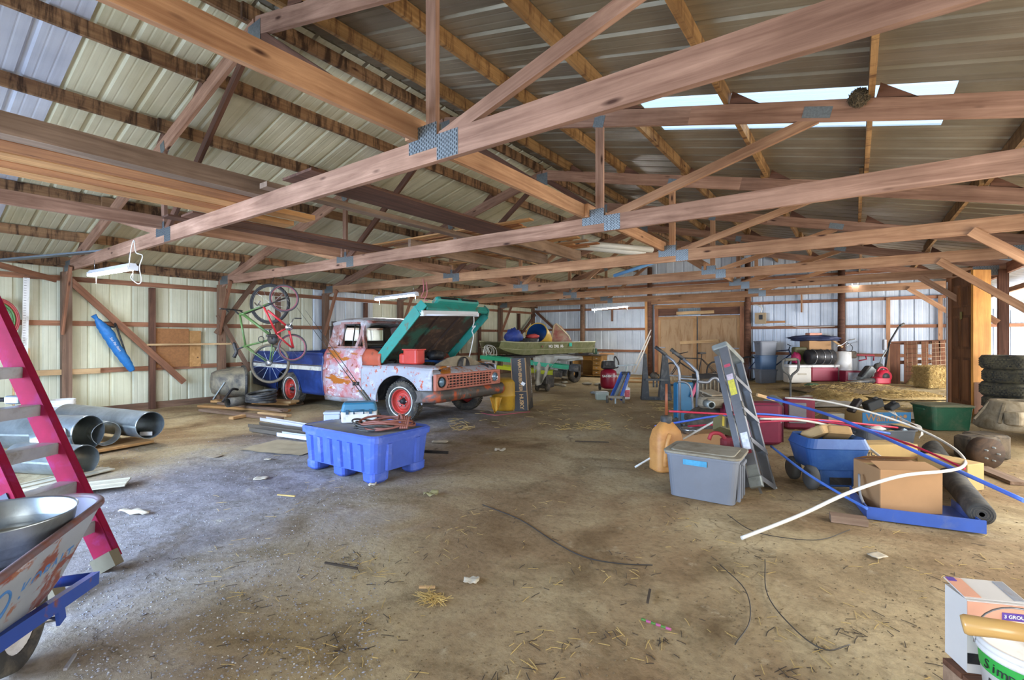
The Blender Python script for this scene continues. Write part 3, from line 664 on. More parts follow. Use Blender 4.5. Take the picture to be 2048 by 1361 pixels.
# chassis
fr = MB()
for s in (-1, 1): fr.box((-0.3, s * 0.42, 0.42), (5.2, 0.06, 0.12))
for x in (-2.6, -1.2, 0.2, 1.3, 2.2): fr.box((x, 0, 0.42), (0.08, 0.84, 0.1))
fr.obj('chassis', M_BLACK, TK)
MB().tube([(AXF, -0.7, 0.32), (AXF, 0.7, 0.32)], 0.035, 8).obj('front_axle', M_BLACK, TK)
MB().tube([(AXR, -0.7, 0.32), (AXR, -0.15, 0.32), (AXR, 0, 0.32), (AXR, 0.15, 0.32), (AXR, 0.7, 0.32)], [0.05, 0.05, 0.14, 0.05, 0.05], 10).obj('rear_axle', M_BLACK, TK)
# wheels
def wheel(parent, M, R=0.325, W=0.19, white=True):
    """road wheel, local z = axle, outside at +z"""
    w = W / 2; ri = R * 0.60
    t = MB().lathe([(ri, -w * 0.8), (ri * 1.1, -w), (R * 0.93, -w), (R, -w * 0.65), (R, w * 0.65), (R * 0.93, w), (ri * 1.1, w), (ri, w * 0.8), (ri, -w * 0.8)], 40).obj('tyre', M_RUBBER, parent, M)
    tr_ = MB()
    for k in range(40):
        for q in (-0.5, 0.0, 0.5): tr_.box((0, 0, 0), (0.02, 0.035, w * 0.42), RZ(2 * math.pi * (k + (0.5 if q == 0 else 0)) / 40) @ TR(R, 0, q * w))
    setp(tr_.obj('tread_blocks', M_RUBBER, t), kind='stuff')
    if white: MB().lathe([(R * 0.745, w + 0.001), (R * 0.745, w + 0.004), (R * 0.70, w + 0.004), (R * 0.70, w + 0.001)], 40).obj('whitewall', M_WHITE, t)
    rim = MB().lathe([(ri * 1.02, w * 0.85), (ri * 0.98, w * 0.92), (ri * 0.93, w * 0.6), (ri * 0.86, w * 0.1), (ri * 0.80, w * 0.05), (ri * 0.72, w * 0.32), (ri * 0.55, w * 0.42), (ri * 0.42, w * 0.22), (ri * 0.30, w * 0.25), (ri * 0.28, w * 0.05)], 32).obj('rim', M_REDWH, parent, M)
    MB().lathe([(0.0, w * 0.72), (ri * 0.2, w * 0.7), (ri * 0.24, w * 0.1), (ri * 0.3, w * 0.0)], 16).obj('hub', M_BLACK, rim)
    nuts = MB()
    for k in range(6): nuts.lathe([(0.0, w * 0.6), (0.013, w * 0.58), (0.013, w * 0.2)], 6, RZ(k * math.pi / 3) @ TR(ri * 0.42, 0, 0))
    nuts.obj('wheel_nuts', M_CHROME, rim)
for x in (AXF, AXR):
    for s in (-1, 1):
        e = empty('wheel', parent=TK, M=TR(x, s * 0.76, TR_) @ RZ(0.16 if x > 0 else 0) @ RX(R90 if s < 0 else -R90)); wheel(e, Matrix.Identity(4), white=True)
# cab
def cabring(z, x0, x1, y):
    return [(x0, y, z), (x0, -y, z), (x1, -y, z), (x1, y, z)]
def strip(name, pts, w, mat, parent=TK):
    return MB().tube(pts, w, 8).obj(name, mat, parent)
for s in (-1, 1):
    wt = 0.66; wb = 0.775
    MB().beam((0.44, s * wb, 1.16), (0.56, s * wt, 1.62), 0.05, 0.07, (1, 0, 0)).obj('windscreen_pillar', M_CABP, TK)
    MB().beam((0.66, s * (wb - 0.02), 1.16), (0.46, s * (wt + 0.0), 1.63), 0.06, 0.05, (1, 0, 0)).obj('windscreen_pillar', M_CABP, TK)
    side_panel('cab_corner', -0.42, -0.12, lambda x: 1.16, lambda x: 1.64, M_CABP, s, [(1.16, 0.785), (1.64, 0.665)], 6, 8)
    MB().prism([(-0.12, 1.16), (-0.02, 1.16), (0.02, 1.60), (-0.12, 1.60)], 0.03, TR(0, s * 0.72, 0) @ RX(0)).obj('window_post', M_CABP, TK, TR(0, 0, 0))
    MB().beam((-0.14, s * 0.672, 1.625), (0.52, s * 0.672, 1.625), 0.04, 0.05).obj('door_header', M_CABP, TK)
    MB().beam((-0.1, s * 0.785, 1.185), (0.62, s * 0.785, 1.185), 0.05, 0.03).obj('window_sill', M_CABP, TK)
    wf = MB().tube([(0.0, s * 0.775, 1.20), (0.04, s * 0.69, 1.585), (0.42, s * 0.69, 1.59), (0.50, s * 0.775, 1.20)], 0.012, 6, closed=True).obj('window_frame', M_BLACK, TK)
    MB().tube([(0.32, s * 0.775, 1.20), (0.29, s * 0.69, 1.59)], 0.011, 6).obj('quarter_divider', M_BLACK, wf)
    MB().add([(0.33, s * 0.772, 1.21), (0.50, s * 0.772, 1.21), (0.42, s * 0.69, 1.585), (0.30, s * 0.69, 1.585)], [(0, 1, 2, 3)]).obj('quarter_glass', MATS['glass'], wf)
def roof(a, c):
    x = -0.44 + 1.06 * a; y = -0.70 + 1.40 * c; ex = (2 * a - 1); ey = (2 * c - 1)
    z = 1.735 - 0.055 * abs(ex) ** 4 - 0.075 * abs(ey) ** 4; return (x, y, z)
rf = MB().grid(roof, 12, 14).obj('cab_roof', plain('faded_roof', 'a9a6a4', 0.5, 0, 0.12, 4, '6e4a3c', 0.25), TK); solid(rf, 0.09, -1.0)
vis = MB().grid(lambda a, c: (0.60 + 0.07 * math.sin(a * 1.5), -0.69 + 1.38 * c, 1.665 - 0.05 * a), 3, 10).obj('drip_edge', M_CABP, TK); solid(vis, 0.015)
bk = MB()
for sy, a, c in ((0, 1.16, 1.28), (0, 1.56, 1.66)): bk.box((-0.40, 0, (a + c) / 2), (0.03, 1.42, c - a))
for s in (-1, 1): bk.box((-0.40, s * 0.62, 1.42), (0.03, 0.24, 0.3))
bk.box((-0.40, 0, 0.74), (0.03, 1.6, 0.86)); bk.obj('cab_rear_wall', M_INT, TK)
MB().add([(-0.40, -0.52, 1.27), (-0.40, 0.52, 1.27), (-0.40, 0.52, 1.57), (-0.40, -0.52, 1.57)], [(0, 1, 2, 3)]).obj('rear_window', MATS['glass'], TK)
MB().tube([(-0.385, -0.5, 1.28), (-0.385, 0.5, 1.28), (-0.385, 0.52, 1.56), (-0.385, -0.52, 1.56)], 0.014, 6, closed=True).obj('rear_window_seal', M_BLACK, TK)
MB().add([(0.60, -0.72, 1.19), (0.60, 0.72, 1.19), (0.50, 0.62, 1.61), (0.50, -0.62, 1.61)], [(0, 1, 2, 3)]).obj('windscreen', MATS['glass'], TK)
MB().tube([(0.62, -0.73, 1.18), (0.62, 0.73, 1.18), (0.52, 0.63, 1.62), (0.52, -0.63, 1.62)], 0.016, 6, closed=True).obj('windscreen_seal', M_BLACK, TK)
MB().rbox((-0.15, 0, 0.78), (0.5, 1.3, 0.2), 0.05).rbox((-0.32, 0, 1.0), (0.14, 1.3, 0.45), 0.04).obj('bench_seat', M_INT, TK)
MB().torus(0.2, 0.014, TR(0.3, 0.35, 1.15) @ RY(math.radians(-60)), 24, 6).obj('steering_wheel', M_BLACK, TK)
MB().rbox((0.5, 0, 1.1), (0.2, 1.4, 0.16), 0.04).obj('dashboard', M_CABP, TK)
# cowl and firewall
MB().box((0.74, 0, 1.13), (0.26, 1.52, 0.06)).obj('cowl_top', M_CABP, TK)
fw = MB().box((0.86, 0, 0.84), (0.03, 1.3, 0.56)).obj('firewall', M_GREY, TK)
MB().box((0.885, 0, 1.08), (0.02, 1.3, 0.02)).obj('firewall_seal', plain('red_seal', '8e3a34', 0.6), fw)
MB().box((0.885, -0.35, 0.98), (0.02, 0.16, 0.08)).box((0.885, 0.2, 0.98), (0.02, 0.2, 0.08)).obj('heater_box', M_BLACK, fw)
# front end
NOSE = 2.36
hp = MB().grid(lambda a, c: (NOSE + 0.05 - 0.22 * c - 0.06 * abs(2 * a - 1) ** 3, -0.80 + 1.60 * a, 0.775 + 0.10 * math.sin(c * R90)), 20, 5).obj('header_panel', M_FENDP, TK); solid(hp, 0.015)
g = empty('grille', parent=TK)
fs_ = MB()
for zz in (0.552, 0.772): fs_.box((NOSE + 0.035, 0, zz), (0.06, 1.56, 0.03))
for s in (-1, 1): fs_.box((NOSE + 0.035, s * 0.79, 0.662), (0.06, 0.03, 0.25))
fs_.obj('grille_surround', M_GRILLE, g)
for k in range(4): MB().box((NOSE + 0.045, 0, 0.594 + k * 0.045), (0.02, 1.08, 0.016)).obj('grille_bar', M_GRILLE, g)
for k in range(13): MB().box((NOSE + 0.04, -0.50 + k * 1.0 / 12, 0.662), (0.02, 0.016, 0.2)).obj('grille_bar', M_GRILLE, g)
MB().box((NOSE - 0.03, 0, 0.66), (0.02, 1.2, 0.22)).obj('grille_backing', M_BLACK, g)
for s in (-1, 1):
    h = empty('headlight', parent=TK, M=TR(NOSE + 0.05, s * 0.665, 0.662) @ RY(R90))
    MB().lathe([(0.135, -0.02), (0.14, 0.0), (0.125, 0.025), (0.095, 0.0), (0.085, -0.02)], 8).obj('bezel', M_GRILLE, h)
    MB().lathe([(0.085, -0.01), (0.08, 0.012), (0.07, 0.012), (0.068, -0.01)], 24).obj('ring', M_BLACK if s < 0 else M_CHROME, h)
    MB().lathe([(0.07, -0.01), (0.05, 0.006), (0.025, 0.013), (0.0, 0.016)], 20).obj('lens', plain('headlight_lens', '6d8aa0', 0.15, 0.2), h)
def bump_fn(a, c):
    y = -0.98 + 1.96 * a; e = abs(2 * a - 1); x = NOSE + 0.17 - 0.34 * max(0, (e - 0.80) / 0.20) ** 2 * 1.0; z = 0.36 + 0.185 * c; x -= 0.05 * (2 * c - 1) ** 2
    return (x, y, z)
bmp = MB().grid(bump_fn, 40, 8).obj('front_bumper', M_BUMP, TK); solid(bmp, 0.02)
MB().box((NOSE + 0.02, 0, 0.50), (0.1, 1.5, 0.06)).obj('lower_valance', M_BLACK, TK)
# radiator support and engine
rs = MB()
out = [(-0.78, 0.80), (-0.5, 0.93), (-0.25, 1.02), (0, 1.05), (0.25, 1.02), (0.5, 0.93), (0.78, 0.80)]
for (y0, z0), (y1, z1) in zip(out[:-1], out[1:]): rs.add([(2.16, y0, 0.6), (2.16, y1, 0.6), (2.16, y1, z1), (2.16, y0, z0)], [(0, 1, 2, 3)])
o = rs.obj('radiator_support', M_KHAKI, TK); solid(o, 0.03)
MB().lathe([(0.0, 0.02), (0.13, 0.02), (0.15, 0.0)], 20, TR(2.185, 0.1, 0.88) @ RY(R90)).obj('fan_opening', M_BLACK, TK)
MB().beam((2.2, 0.06, 0.78), (2.2, 0.1, 1.0), 0.03, 0.05).obj('hood_latch', M_KHAKI, TK)
MB().rbox((1.45, 0, 0.66), (0.7, 0.5, 0.4), 0.05).obj('engine_block', M_ENG, TK)
MB().rbox((1.42, 0.12, 0.90), (0.62, 0.16, 0.1), 0.04).obj('valve_cover', plain('engine_blue', '2c4f80', 0.5, 0, 0.2, 6, '3a3530', 0.3), TK)
MB().rbox((1.42, -0.17, 0.88), (0.62, 0.14, 0.1), 0.04).obj('valve_cover', M_ENG, TK)
ac = MB().lathe([(0.0, 0.17), (0.05, 0.17), (0.15, 0.13), (0.15, 0.02), (0.12, 0.0)], 20, TR(1.5, 0.12, 0.96)).obj('air_cleaner', M_BLACK, TK)
hz = MB(); rr = random.Random(5)
for k in range(7):
    p = Vector((rr.uniform(0.95, 1.3), rr.uniform(-0.55, -0.1), rr.uniform(0.82, 0.95))); q = Vector((rr.uniform(1.0, 1.5), rr.uniform(-0.6, 0.1), rr.uniform(0.84, 1.02)))
    hz.tube(smooth_path([p, (p + q) / 2 + Vector((0, 0, rr.uniform(0.02, 0.16))), q], 5), 0.018, 6)
hz.obj('engine_hoses', M_BLACK, TK)
MB().rbox((1.12, -0.45, 0.86), (0.26, 0.18, 0.14), 0.04, RZ(0.5)).obj('wiring_bundle', M_ENG, TK)
for s in (-0.48, 0.48): MB().tube([(1.02, s, 0.98), (1.12, s, 1.16), (1.05, s, 1.3)], 0.016, 6).obj('hood_hinge', M_BLACK, TK)
# hood
HA = math.radians(41)
HM = TR(1.20, 0, 1.04) @ RY(-HA)
HD = empty('hood', parent=TK, M=HM)
HL, HWd = 1.29, 0.84
def hskin(a, c):
    x = -0.05 + HL * a; y = -HWd + 2 * HWd * c; e = 2 * c - 1
    return (x - 0.10 * abs(e) ** 3 * (a > 0.9), y, 0.085 - 0.03 * e * e + 0.02 * math.sin(a * 3) - 0.05 * max(0, a - 0.9) * 10 * 0.8)
sk = MB().grid(hskin, 16, 12).obj('hood_skin', M_TEAL, HD); solid(sk, 0.012)
ins = MB().add([(0.0, -HWd + 0.06, 0.03), (HL - 0.12, -HWd + 0.06, 0.03), (HL - 0.12, HWd - 0.06, 0.03), (0.0, HWd - 0.06, 0.03)], [(0, 1, 2, 3)]).obj('hood_underside', M_HOODIN, HD)
for s in (-1, 1):
    MB().beam((-0.06, s * HWd, 0.0), (HL - 0.15, s * HWd, 0.0), 0.02, 0.19).beam((HL - 0.15, s * HWd, 0.0), (HL - 0.02, s * (HWd - 0.06), 0.03), 0.02, 0.15).obj('hood_side_lip', M_TEAL, HD)
    MB().beam((-0.02, s * 0.22, 0.015), (HL - 0.15, s * 0.26, 0.015), 0.05, 0.035).obj('hood_rib', M_HOODIN, HD)
MB().box((HL - 0.05, 0, -0.01), (0.05, 1.5, 0.11)).obj('hood_front_lip', M_TEAL, HD)
MB().box((-0.03, 0, 0.0), (0.06, 1.4, 0.06)).obj('hood_rear_lip', M_HOODIN, HD)
ns = MB().rbox((HL - 0.02, 0.02, 0.10), (0.16, 1.06, 0.10), 0.05).obj('hood_nose', M_TEAL, HD)
for s in (-1, 1): MB().box((HL + 0.045, 0.02 + s * 0.25, 0.09), (0.05, 0.40, 0.035)).obj('nose_slot', M_BLACK, ns)
# ------------------------------------------------------------------ shop lights
M_TUBE = plain('lit_tube', 'ffffff', 0.4, emit='f6f8ff', est=95.0)
M_DIFF = plain('unlit_diffuser', 'd4d6da', 0.4, 0, 0.03)
M_HOUS = plain('white_housing', 'cfd0d2', 0.45, 0, 0.05)
M_CORD = plain('white_cord', 'd6d3ca', 0.6, 0, 0.05)
def shop_light(label, p0, p1, lit=True, drop=0.25, wide=0.11, group='fluorescent shop lights', strings=(0.06, 0.94)):
    p0 = Vector(p0); p1 = Vector(p1); L = (p1 - p0).length; c = (p0 + p1) / 2
    t = thing('shop_light', label, 'shop light', group=group, M=basis(p1 - p0, (0, 0, 1), c))
    MB().prism([(-wide / 2, -0.01), (wide / 2, -0.01), (wide * 0.28, 0.045), (-wide * 0.28, 0.045)], L, RZ(R90)).obj('housing', M_HOUS, t)
    lens = MB()
    for s in (-1, 1): lens.tube([(-L / 2 + 0.03, s * wide * 0.24, -0.022), (L / 2 - 0.03, s * wide * 0.24, -0.022)], 0.015, 8)
    lens.obj('light_tube', M_TUBE if lit else M_DIFF, t)
    for s in (-1, 1): MB().box((s * (L / 2 - 0.012), 0, -0.012), (0.026, wide, 0.06)).obj('end_cap', M_HOUS, t)
    for s in (-1, 1): MB().tube([(s * L * 0.42, 0, 0.045), (s * L * 0.42, 0, drop)], 0.004, 5).obj('hanging_chain', M_CHROME, t)
    for q in strings: MB().tube([(-L / 2 + L * q, 0.03, -0.02), (-L / 2 + L * q, 0.03, -0.15)], 0.004, 5).obj('pull_cord', M_CORD, t)
    return t
a, c = PY(183, 548, 2.10), PY(266, 534, 2.10)
shop_light('lit shop light with dangling white cord on the truss near the blue bag', a, c, True, CB - (a.z + c.z) / 2 + 0.01)
cord = smooth_path([PY(258, 535, 2.05), PY(262, 500, 2.05), PY(268, 481, 2.06), PY(272, 505, 2.05), PY(285, 512, 2.05), PY(279, 535, 2.04), PY(283, 560, 2.04), PY(276, 568, 2.04), PY(262, 556, 2.04), PY(266, 546, 2.04)], 6)
setp(MB().tube(cord, 0.006, 6).obj('power_cord', M_CORD), 'white power cord looped over the truss beside the lit shop light', 'cord')
a, c = PY(752, 598, 7.0), PY(834, 588, 7.0)
shop_light('lit shop light hanging over the truck cab', a, c, True, CB - (a.z + c.z) / 2 + 0.01)
a, c = PY(1184, 619, 14.28), PY(1258, 612, 14.28)
shop_light('lit shop light in front of the white back wall', a, c, True, CB - (a.z + c.z) / 2 + 0.01)
a, c = PY(1702, 564, 14.28), PY(1717, 562, 14.28)
shop_light('short bright light under the truss above the leaf blower', a, c, True, CB - (a.z + c.z) / 2 + 0.01, 0.09, strings=())
a = wm(TK) @ Vector((1.98, -0.62, 1.72)); c = wm(TK) @ Vector((2.22, 0.48, 1.66))
hl = shop_light('unlit shop light hung under the raised truck hood', PY(842, 627, 5.20), PY(953, 629, 6.5), False, 0.05, strings=())
setp(MB().tube(smooth_path([PY(947, 630, 6.62), PY(948, 645, 6.62), PY(945, 655, 6.62), PY(951, 652, 6.62), PY(944, 662, 6.62), PY(947, 672, 6.62), PY(944, 690, 6.62), PY(938, 716, 6.62)], 4), 0.010, 6).obj('hood_light_cord', M_CORD), 'knotted white cord hanging from the light under the hood', 'cord')
for px_, py_, lab in ((846, 572, 'pink cord hanging from the truss over the raised hood'), (853, 578, 'second pink cord with a loop hanging over the raised hood')):
    setp(MB().tube(smooth_path([PY(px_, py_ - 14, 6.98), PY(px_ + 1, py_ + 10, 6.98), PY(px_ - 4, py_ + 22, 6.98), PY(px_ + 3, py_ + 24, 6.98)], 4), 0.008, 5).obj('hanging_cord', plain('pink_cord', 'c06a72', 0.6)), lab, 'cord')

# ------------------------------------------------------------------ lumber and pipes laid on the trusses
ZT = CB + CH
def on_truss(pa, pb, z): return PZ(pa[0], pa[1], z), PZ(pb[0], pb[1], z)
M_L1 = wood('lumber_tan', '9a6c40', 'd2a26c', 12); M_L2 = wood('lumber_grey', '6a5646', '9a8470', 12); M_L3 = wood('lumber_brown', '7a4a2c', 'b07a4c', 12)
lum = [  # far end at truss two, near end behind the camera; x, width, thickness, stack level, material, label
    (-4.36, 0.14, 0.14, 0, M_L2, 'square weathered timber stored on the trusses beside the plank pair', -0.6, 2.5),
    (-4.58, 0.26, 0.04, 0, M_L3, 'wide brown plank stored on the trusses next to the square timber', -0.6, 2.4),
    (-4.84, 0.20, 0.05, 0, M_L1, 'light tan plank with knots stored on the trusses, ridge side of its pair', -0.6, 2.95),
    (-5.05, 0.18, 0.04, 0, M_L3, 'narrow brown board lying between two tan planks on the trusses', -0.6, 2.5),
    (-5.26, 0.20, 0.05, 0, M_L1, 'light tan plank with knots stored on the trusses, eave side of its pair', -0.6, 2.95),
    (-4.06, 0.12, 0.045, 0, M_L2, 'long greyish two-by-four lying over the first and second trusses', 2.05, 4.72)]
for x, w, h, lv, m, lab, y0, y1 in lum:
    setp(beam('stored_plank', (x, y0, ZT + h / 2 + 0.001), (x, y1, ZT + h / 2 + 0.001), w, h, m), lab, 'plank', 'lumber stored on the trusses')
for i, (x, y0, w) in enumerate(((-5.62, 2.05, 0.3), (-3.55, 2.05, 0.42), (-5.9, 1.95, 0.18))):
    setp(beam('stored_board', (x, y0, ZT + 0.012 + 0.0), (x + 0.04, y0 + 2.6, ZT + 0.012), w, 0.02, M_DARK), ('dark flat panel lying on the first two trusses beside the tan planks', 'dark wide panel stored on the trusses near the ridge side', 'short dark board stored on the trusses near the eave')[i], 'board')
# bundle of mouldings laid along the span on trusses two to four
rr = random.Random(11)
for i in range(16):
    x0 = -6.3 + rr.uniform(-0.3, 0.7); x1 = x0 + rr.uniform(2.2, 3.6); x1 = min(x1, -3.3 + rr.uniform(-0.25, 0.1)); y = 4.85 + i * 0.142 + rr.uniform(-0.02, 0.02)
    zz = ZT + 0.185
    setp(beam('moulding_strip', (x0, y, zz), (x1, y + 0.05, zz), 0.10, 0.02, (M_L1, M_L3, M_BOARD)[i % 3]), 'thin brown moulding strip in the bundle lying over the trusses', 'wood strip', 'moulding strips over the trusses')
for i, x in enumerate((-5.3, -4.4, -3.75)):
    setp(beam('bearer', (x, 4.80, ZT + 0.088), (x, 7.15, ZT + 0.088), 0.06, 0.172, M_L2), 'grey bearer under the moulding strips, across the trusses', 'bearer', 'bearers under the moulding strips')
setp(beam('lath', PZ(1000, 500, ZT + 0.205), PZ(1075, 530, ZT + 0.205), 0.03, 0.02, M_PALE), 'pale yellow lath lying on the moulding strips near the white pipe', 'lath')
setp(beam('lath', PZ(888, 444, ZT + 0.205), PZ(932, 462, ZT + 0.205), 0.03, 0.02, M_PALE), 'short pale lath sticking up over the moulding strips', 'lath')
M_PVC = plain('white_pvc', 'd8d3c4', 0.4, 0, 0.05, 5)
def pipe(name, label, cat, p0, p1, R, mat, group=None, wall=0.006, rings=0, n=20, bellend=False):
    p0 = Vector(p0); p1 = Vector(p1); L = (p1 - p0).length
    M = basis(p1 - p0, (0, 0, 1), p0) @ RY(R90)
    prof = [(R - wall, 0), (R, 0)] + ([(R * 1.1, L - 0.14), (R * 1.1, L)] if bellend else [(R, L)]) + [(R - wall, L), (R - wall, 0)]
    if rings:
        prof = [(R - wall, 0), (R, 0)]
        for k in range(1, rings): prof += [(R, L * k / rings - 0.01), (R + 0.006, L * k / rings), (R, L * k / rings + 0.01)]
        prof += [(R, L), (R - wall, L), (R - wall, 0)]
    o = MB().lathe(prof, n).obj(name, mat, None, M)
    return setp(o, label, cat, group)
zp = ZT + 0.205
p0, p1 = PZ(1118, 488, zp + 0.065), PZ(1288, 505, zp + 0.02)
pipe('drain_pipe', 'long white drain pipe lying on the trusses, thicker of two', 'pipe', p0, p1, 0.062, M_PVC, bellend=True)
pipe('drain_pipe', 'thinner white drain pipe behind the thick one on the trusses', 'pipe', PZ(1150, 484, zp + 0.055) + Vector((0, 0.1, 0)), PZ(1304, 500, zp + 0.05), 0.05, M_PVC)
pipe('vent_pipe', 'upright white pipe standing behind the drain pipes', 'pipe', PY(1166, 492, 7.5), PY(1166, 468, 7.5), 0.026, M_PVC)
pipe('blue_pipe', 'blue plastic pipe laid across the rear trusses', 'pipe', PY(1228, 552, 9.2), PY(1312, 524, 9.2), 0.035, plain('light_blue_pvc', '6fa3d2', 0.4), n=12)
# metal trim lengths near the left eave
M_GTRIM = plain('grey_trim_metal', '6c7478', 0.45, 0.5, 0.15, 5)
setp(MB().prism([(-0.06, 0), (0.06, 0), (0.06, 0.05), (0.05, 0.05), (0.05, 0.01), (-0.06, 0.01)], 2.3, RZ(R90)).obj('metal_channel', M_GTRIM, None, basis(PX(250, 500, -9.0) - PX(-15, 524, -10.2), (0, 0, 1), (PX(250, 500, -9.0) + PX(-15, 524, -10.2)) / 2)), 'long grey metal channel lying behind the first truss near the left eave', 'metal channel')
setp(beam('brace_board', PX(-10, 528, XL + 0.6), PX(112, 560, XL + 0.2), 0.036, 0.085, M_GIRT), 'reddish board leaning along the eave by the first truss', 'board')
# bird nest
nb = MB(); rr = random.Random(3)
NC = PY(1718, 196, TY[2] - 0.06)
for k in range(260):
    a = rr.uniform(0, 6.28); e = rr.uniform(-1.2, 1.4); r = 0.062 * rr.uniform(0.85, 1.1); d = Vector((math.cos(a) * math.cos(e), math.sin(a) * math.cos(e) * 0.7, math.sin(e))) * r
    t = Vector((rr.uniform(-1, 1), rr.uniform(-1, 1), rr.uniform(-1, 1))).cross(d).normalized() * rr.uniform(0.02, 0.05)
    nb.beam(d - t, d + t, 0.004, 0.003)
nb.ball((0, 0, 0), 0.055, 10, 7, (1, 0.7, 1))
NT = thing('bird_nest', 'round bird nest of dry grass stuck on a roof truss', 'nest', NC); setp(nb.obj('nest_grass', plain('nest_straw', '5a4d38', 0.95, 0, 0.3, 20), NT), kind='stuff')
# ------------------------------------------------------------------ things along the left wall
M_GALV = plain('galvanised_steel', '9aa3a6', 0.32, 0.75, 0.22, 5, '7d8587', 0.3)
M_GALVD = plain('dull_galvanised', '8d938f', 0.5, 0.5, 0.2, 4, '6f7470', 0.3)
M_WPLAST = plain('white_plastic', 'd5d3cd', 0.45, 0, 0.06, 6, 'a39c8c', 0.15)
M_BLKPL = plain('black_plastic', '2c2d2e', 0.55, 0, 0.2, 6, '6d675a', 0.35)
M_PLY = wood('plywood', '9c7444', 'c79d68', 8)
M_OSB = plain('particle_board', '8d5f36', 0.85, 0, 0.22, 26)
# wall oddments
setp(beam('yardstick', PX(53, 556, XL + 0.09), PX(49, 712, XL + 0.09), 0.012, 0.075, M_WPLAST, up=(0, 1, 0)), 'white measuring strip hung upright on the left wall', 'yardstick')
t = [o for o in bpy.data.objects if o.name == 'yardstick'][0]
tk = MB()
for k in range(34): tk.box((-0.66 + k * 0.04, -0.007, -0.012), (0.005, 0.003, 0.03))
setp(tk.obj('tick_marks', M_BLACK, t), kind='stuff')
setp(beam('wall_ledge', PX(42, 748, XL + 0.07), PX(200, 742, XL + 0.07), 0.05, 0.09, M_PALE), 'pale board nailed along the lower girt of the left wall', 'board')
setp(beam('board_block', PX(45, 697, XL + 0.08), PX(45, 748, XL + 0.08), 0.03, 0.17, M_PALE, up=(0, 1, 0)), 'short pale board standing on the girt under the yardstick', 'board')
a, c = PX(299, 657, XL + 0.045), PX(378, 733, XL + 0.045)
t = thing('particle_board_panel', 'brown particle board sheet fixed on the left wall', 'panel', (XL + 0.035, (a.y + c.y) / 2, c.z)); MB().box((0, 0, (a.z - c.z) / 2), (0.018, c.y - a.y, a.z - c.z)).obj('sheet', M_OSB, t)
a, c = PX(379, 662, XL + 0.045), PX(402, 733, XL + 0.045)
setp(MB().box((XL + 0.035, (a.y + c.y) / 2, (a.z + c.z) / 2), (0.018, c.y - a.y, a.z - c.z)).obj('plywood_strip', M_PLY), 'narrow plywood strip beside the particle board on the wall', 'panel')
setp(beam('lath', PX(294, 690, XL + 0.12), PX(466, 688, XL + 0.12), 0.02, 0.035, M_PALE), 'thin pale lath nailed level across the wall posts', 'lath')
# hose hank at the frame's left edge
hs = thing('hose_hank', 'red and green hoses coiled on the left wall', 'hose', PX(-12, 640, XL + 0.1)); C0 = wm(hs).translation
for i, (r, m) in enumerate(((0.30, 'a33c34'), (0.27, '4d7a42'), (0.33, '9a3a38'), (0.24, '4f7444'), (0.31, 'b0483c'))):
    MB().torus(1.0, 0.016 / r, TR(0.03 + 0.02 * (i % 3), 0, 0) @ RY(R90) @ Matrix.Diagonal((r * 1.0, r * 0.8, r, 1)), 32, 6).obj('hose_loop', plain('hose_' + m, m, 0.5), hs)
# blue canopy bag hung from the brace
M_BAG = plain('blue_nylon', '1f6aa8', 0.55, 0, 0.22, 14, bmp=0.4)
bt = thing('carry_bag', 'blue nylon carry bag slung on the diagonal brace of the left wall', 'bag', PX(215, 690, XL + 0.2))
pts = [PX(187, 631, XL + 0.2), PX(193, 638, XL + 0.2), PX(203, 652, XL + 0.2), PX(216, 668, XL + 0.2), PX(232, 695, XL + 0.2), PX(250, 720, XL + 0.2), PX(260, 735, XL + 0.2), PX(265, 742, XL + 0.2)]
rd = [0.045, 0.03, 0.075, 0.095, 0.082, 0.078, 0.06, 0.045]
path = smooth_path(pts, 5); rp = []
for i in range(len(path)):
    q = i / 5; k = min(int(q), 6); rp.append((rd[k] + (rd[k + 1] - rd[k]) * (q - k)) * (1 + 0.06 * math.sin(i * 2.1)))
MB().tube(path, rp, 14).obj('bag_body', M_BAG, bt, world=True)
MB().tube(smooth_path([PX(205, 648, XL + 0.22), PX(228, 655, XL + 0.2), PX(231, 648, XL + 0.15), PX(242, 680, XL + 0.22), PX(253, 712, XL + 0.22)], 5), 0.014, 6).obj('strap', M_BLACK, bt, world=True)
ax = (PX(244, 706, XL + 0.2) - PX(222, 676, XL + 0.2)).normalized(); nx = Vector((1, 0, 0)); Mt = Matrix((ax, nx.cross(ax), nx)).transposed().to_4x4(); Mt.translation = PX(231, 689, XL + 0.29)
text_obj('lettering', 'Sun Pac Stars', 0.052, M_WHITE, bt, Mt, 0.001, world=True, shear=0.25)

# red fibreglass stepladder
M_LADR = plain('red_fibreglass', '7a1230', 0.75, 0, 0.18, 7, '7a2452', 0.2, spec=0.12)
M_ALU = plain('aluminium', 'a9abad', 0.35, 0.7, 0.14, 7, '8a8578', 0.25)
ld = thing('step_ladder', 'red fibreglass step ladder with aluminium steps behind the wheelbarrow', 'ladder', PZ(228, 1140, 0))
fw = Vector((-SN, CS, 0)); rt = Vector((CS, SN, 0))
F1 = PZ(221, 1140, 0.0); up1 = (PD(-70, 520, 2.95) - F1); U = up1.normalized(); off = -fw * 0.34 - rt * 0.02
def chan(p0, p1, w, d, face):
    """channel section rail"""
    m = MB(); x = (Vector(p1) - Vector(p0)); B = basis(x, face, (Vector(p0) + Vector(p1)) / 2); L = x.length
    m.box((0, 0, 0), (L, w, 0.012), B)
    for s in (-1, 1): m.box((0, s * (w / 2 - 0.006), -d / 2), (L, 0.012, d), B)
    return m
chan(F1 + U * 0.05, F1 + U * 2.0, 0.12, 0.045, -fw).obj('side_rail', M_LADR, ld, world=True)
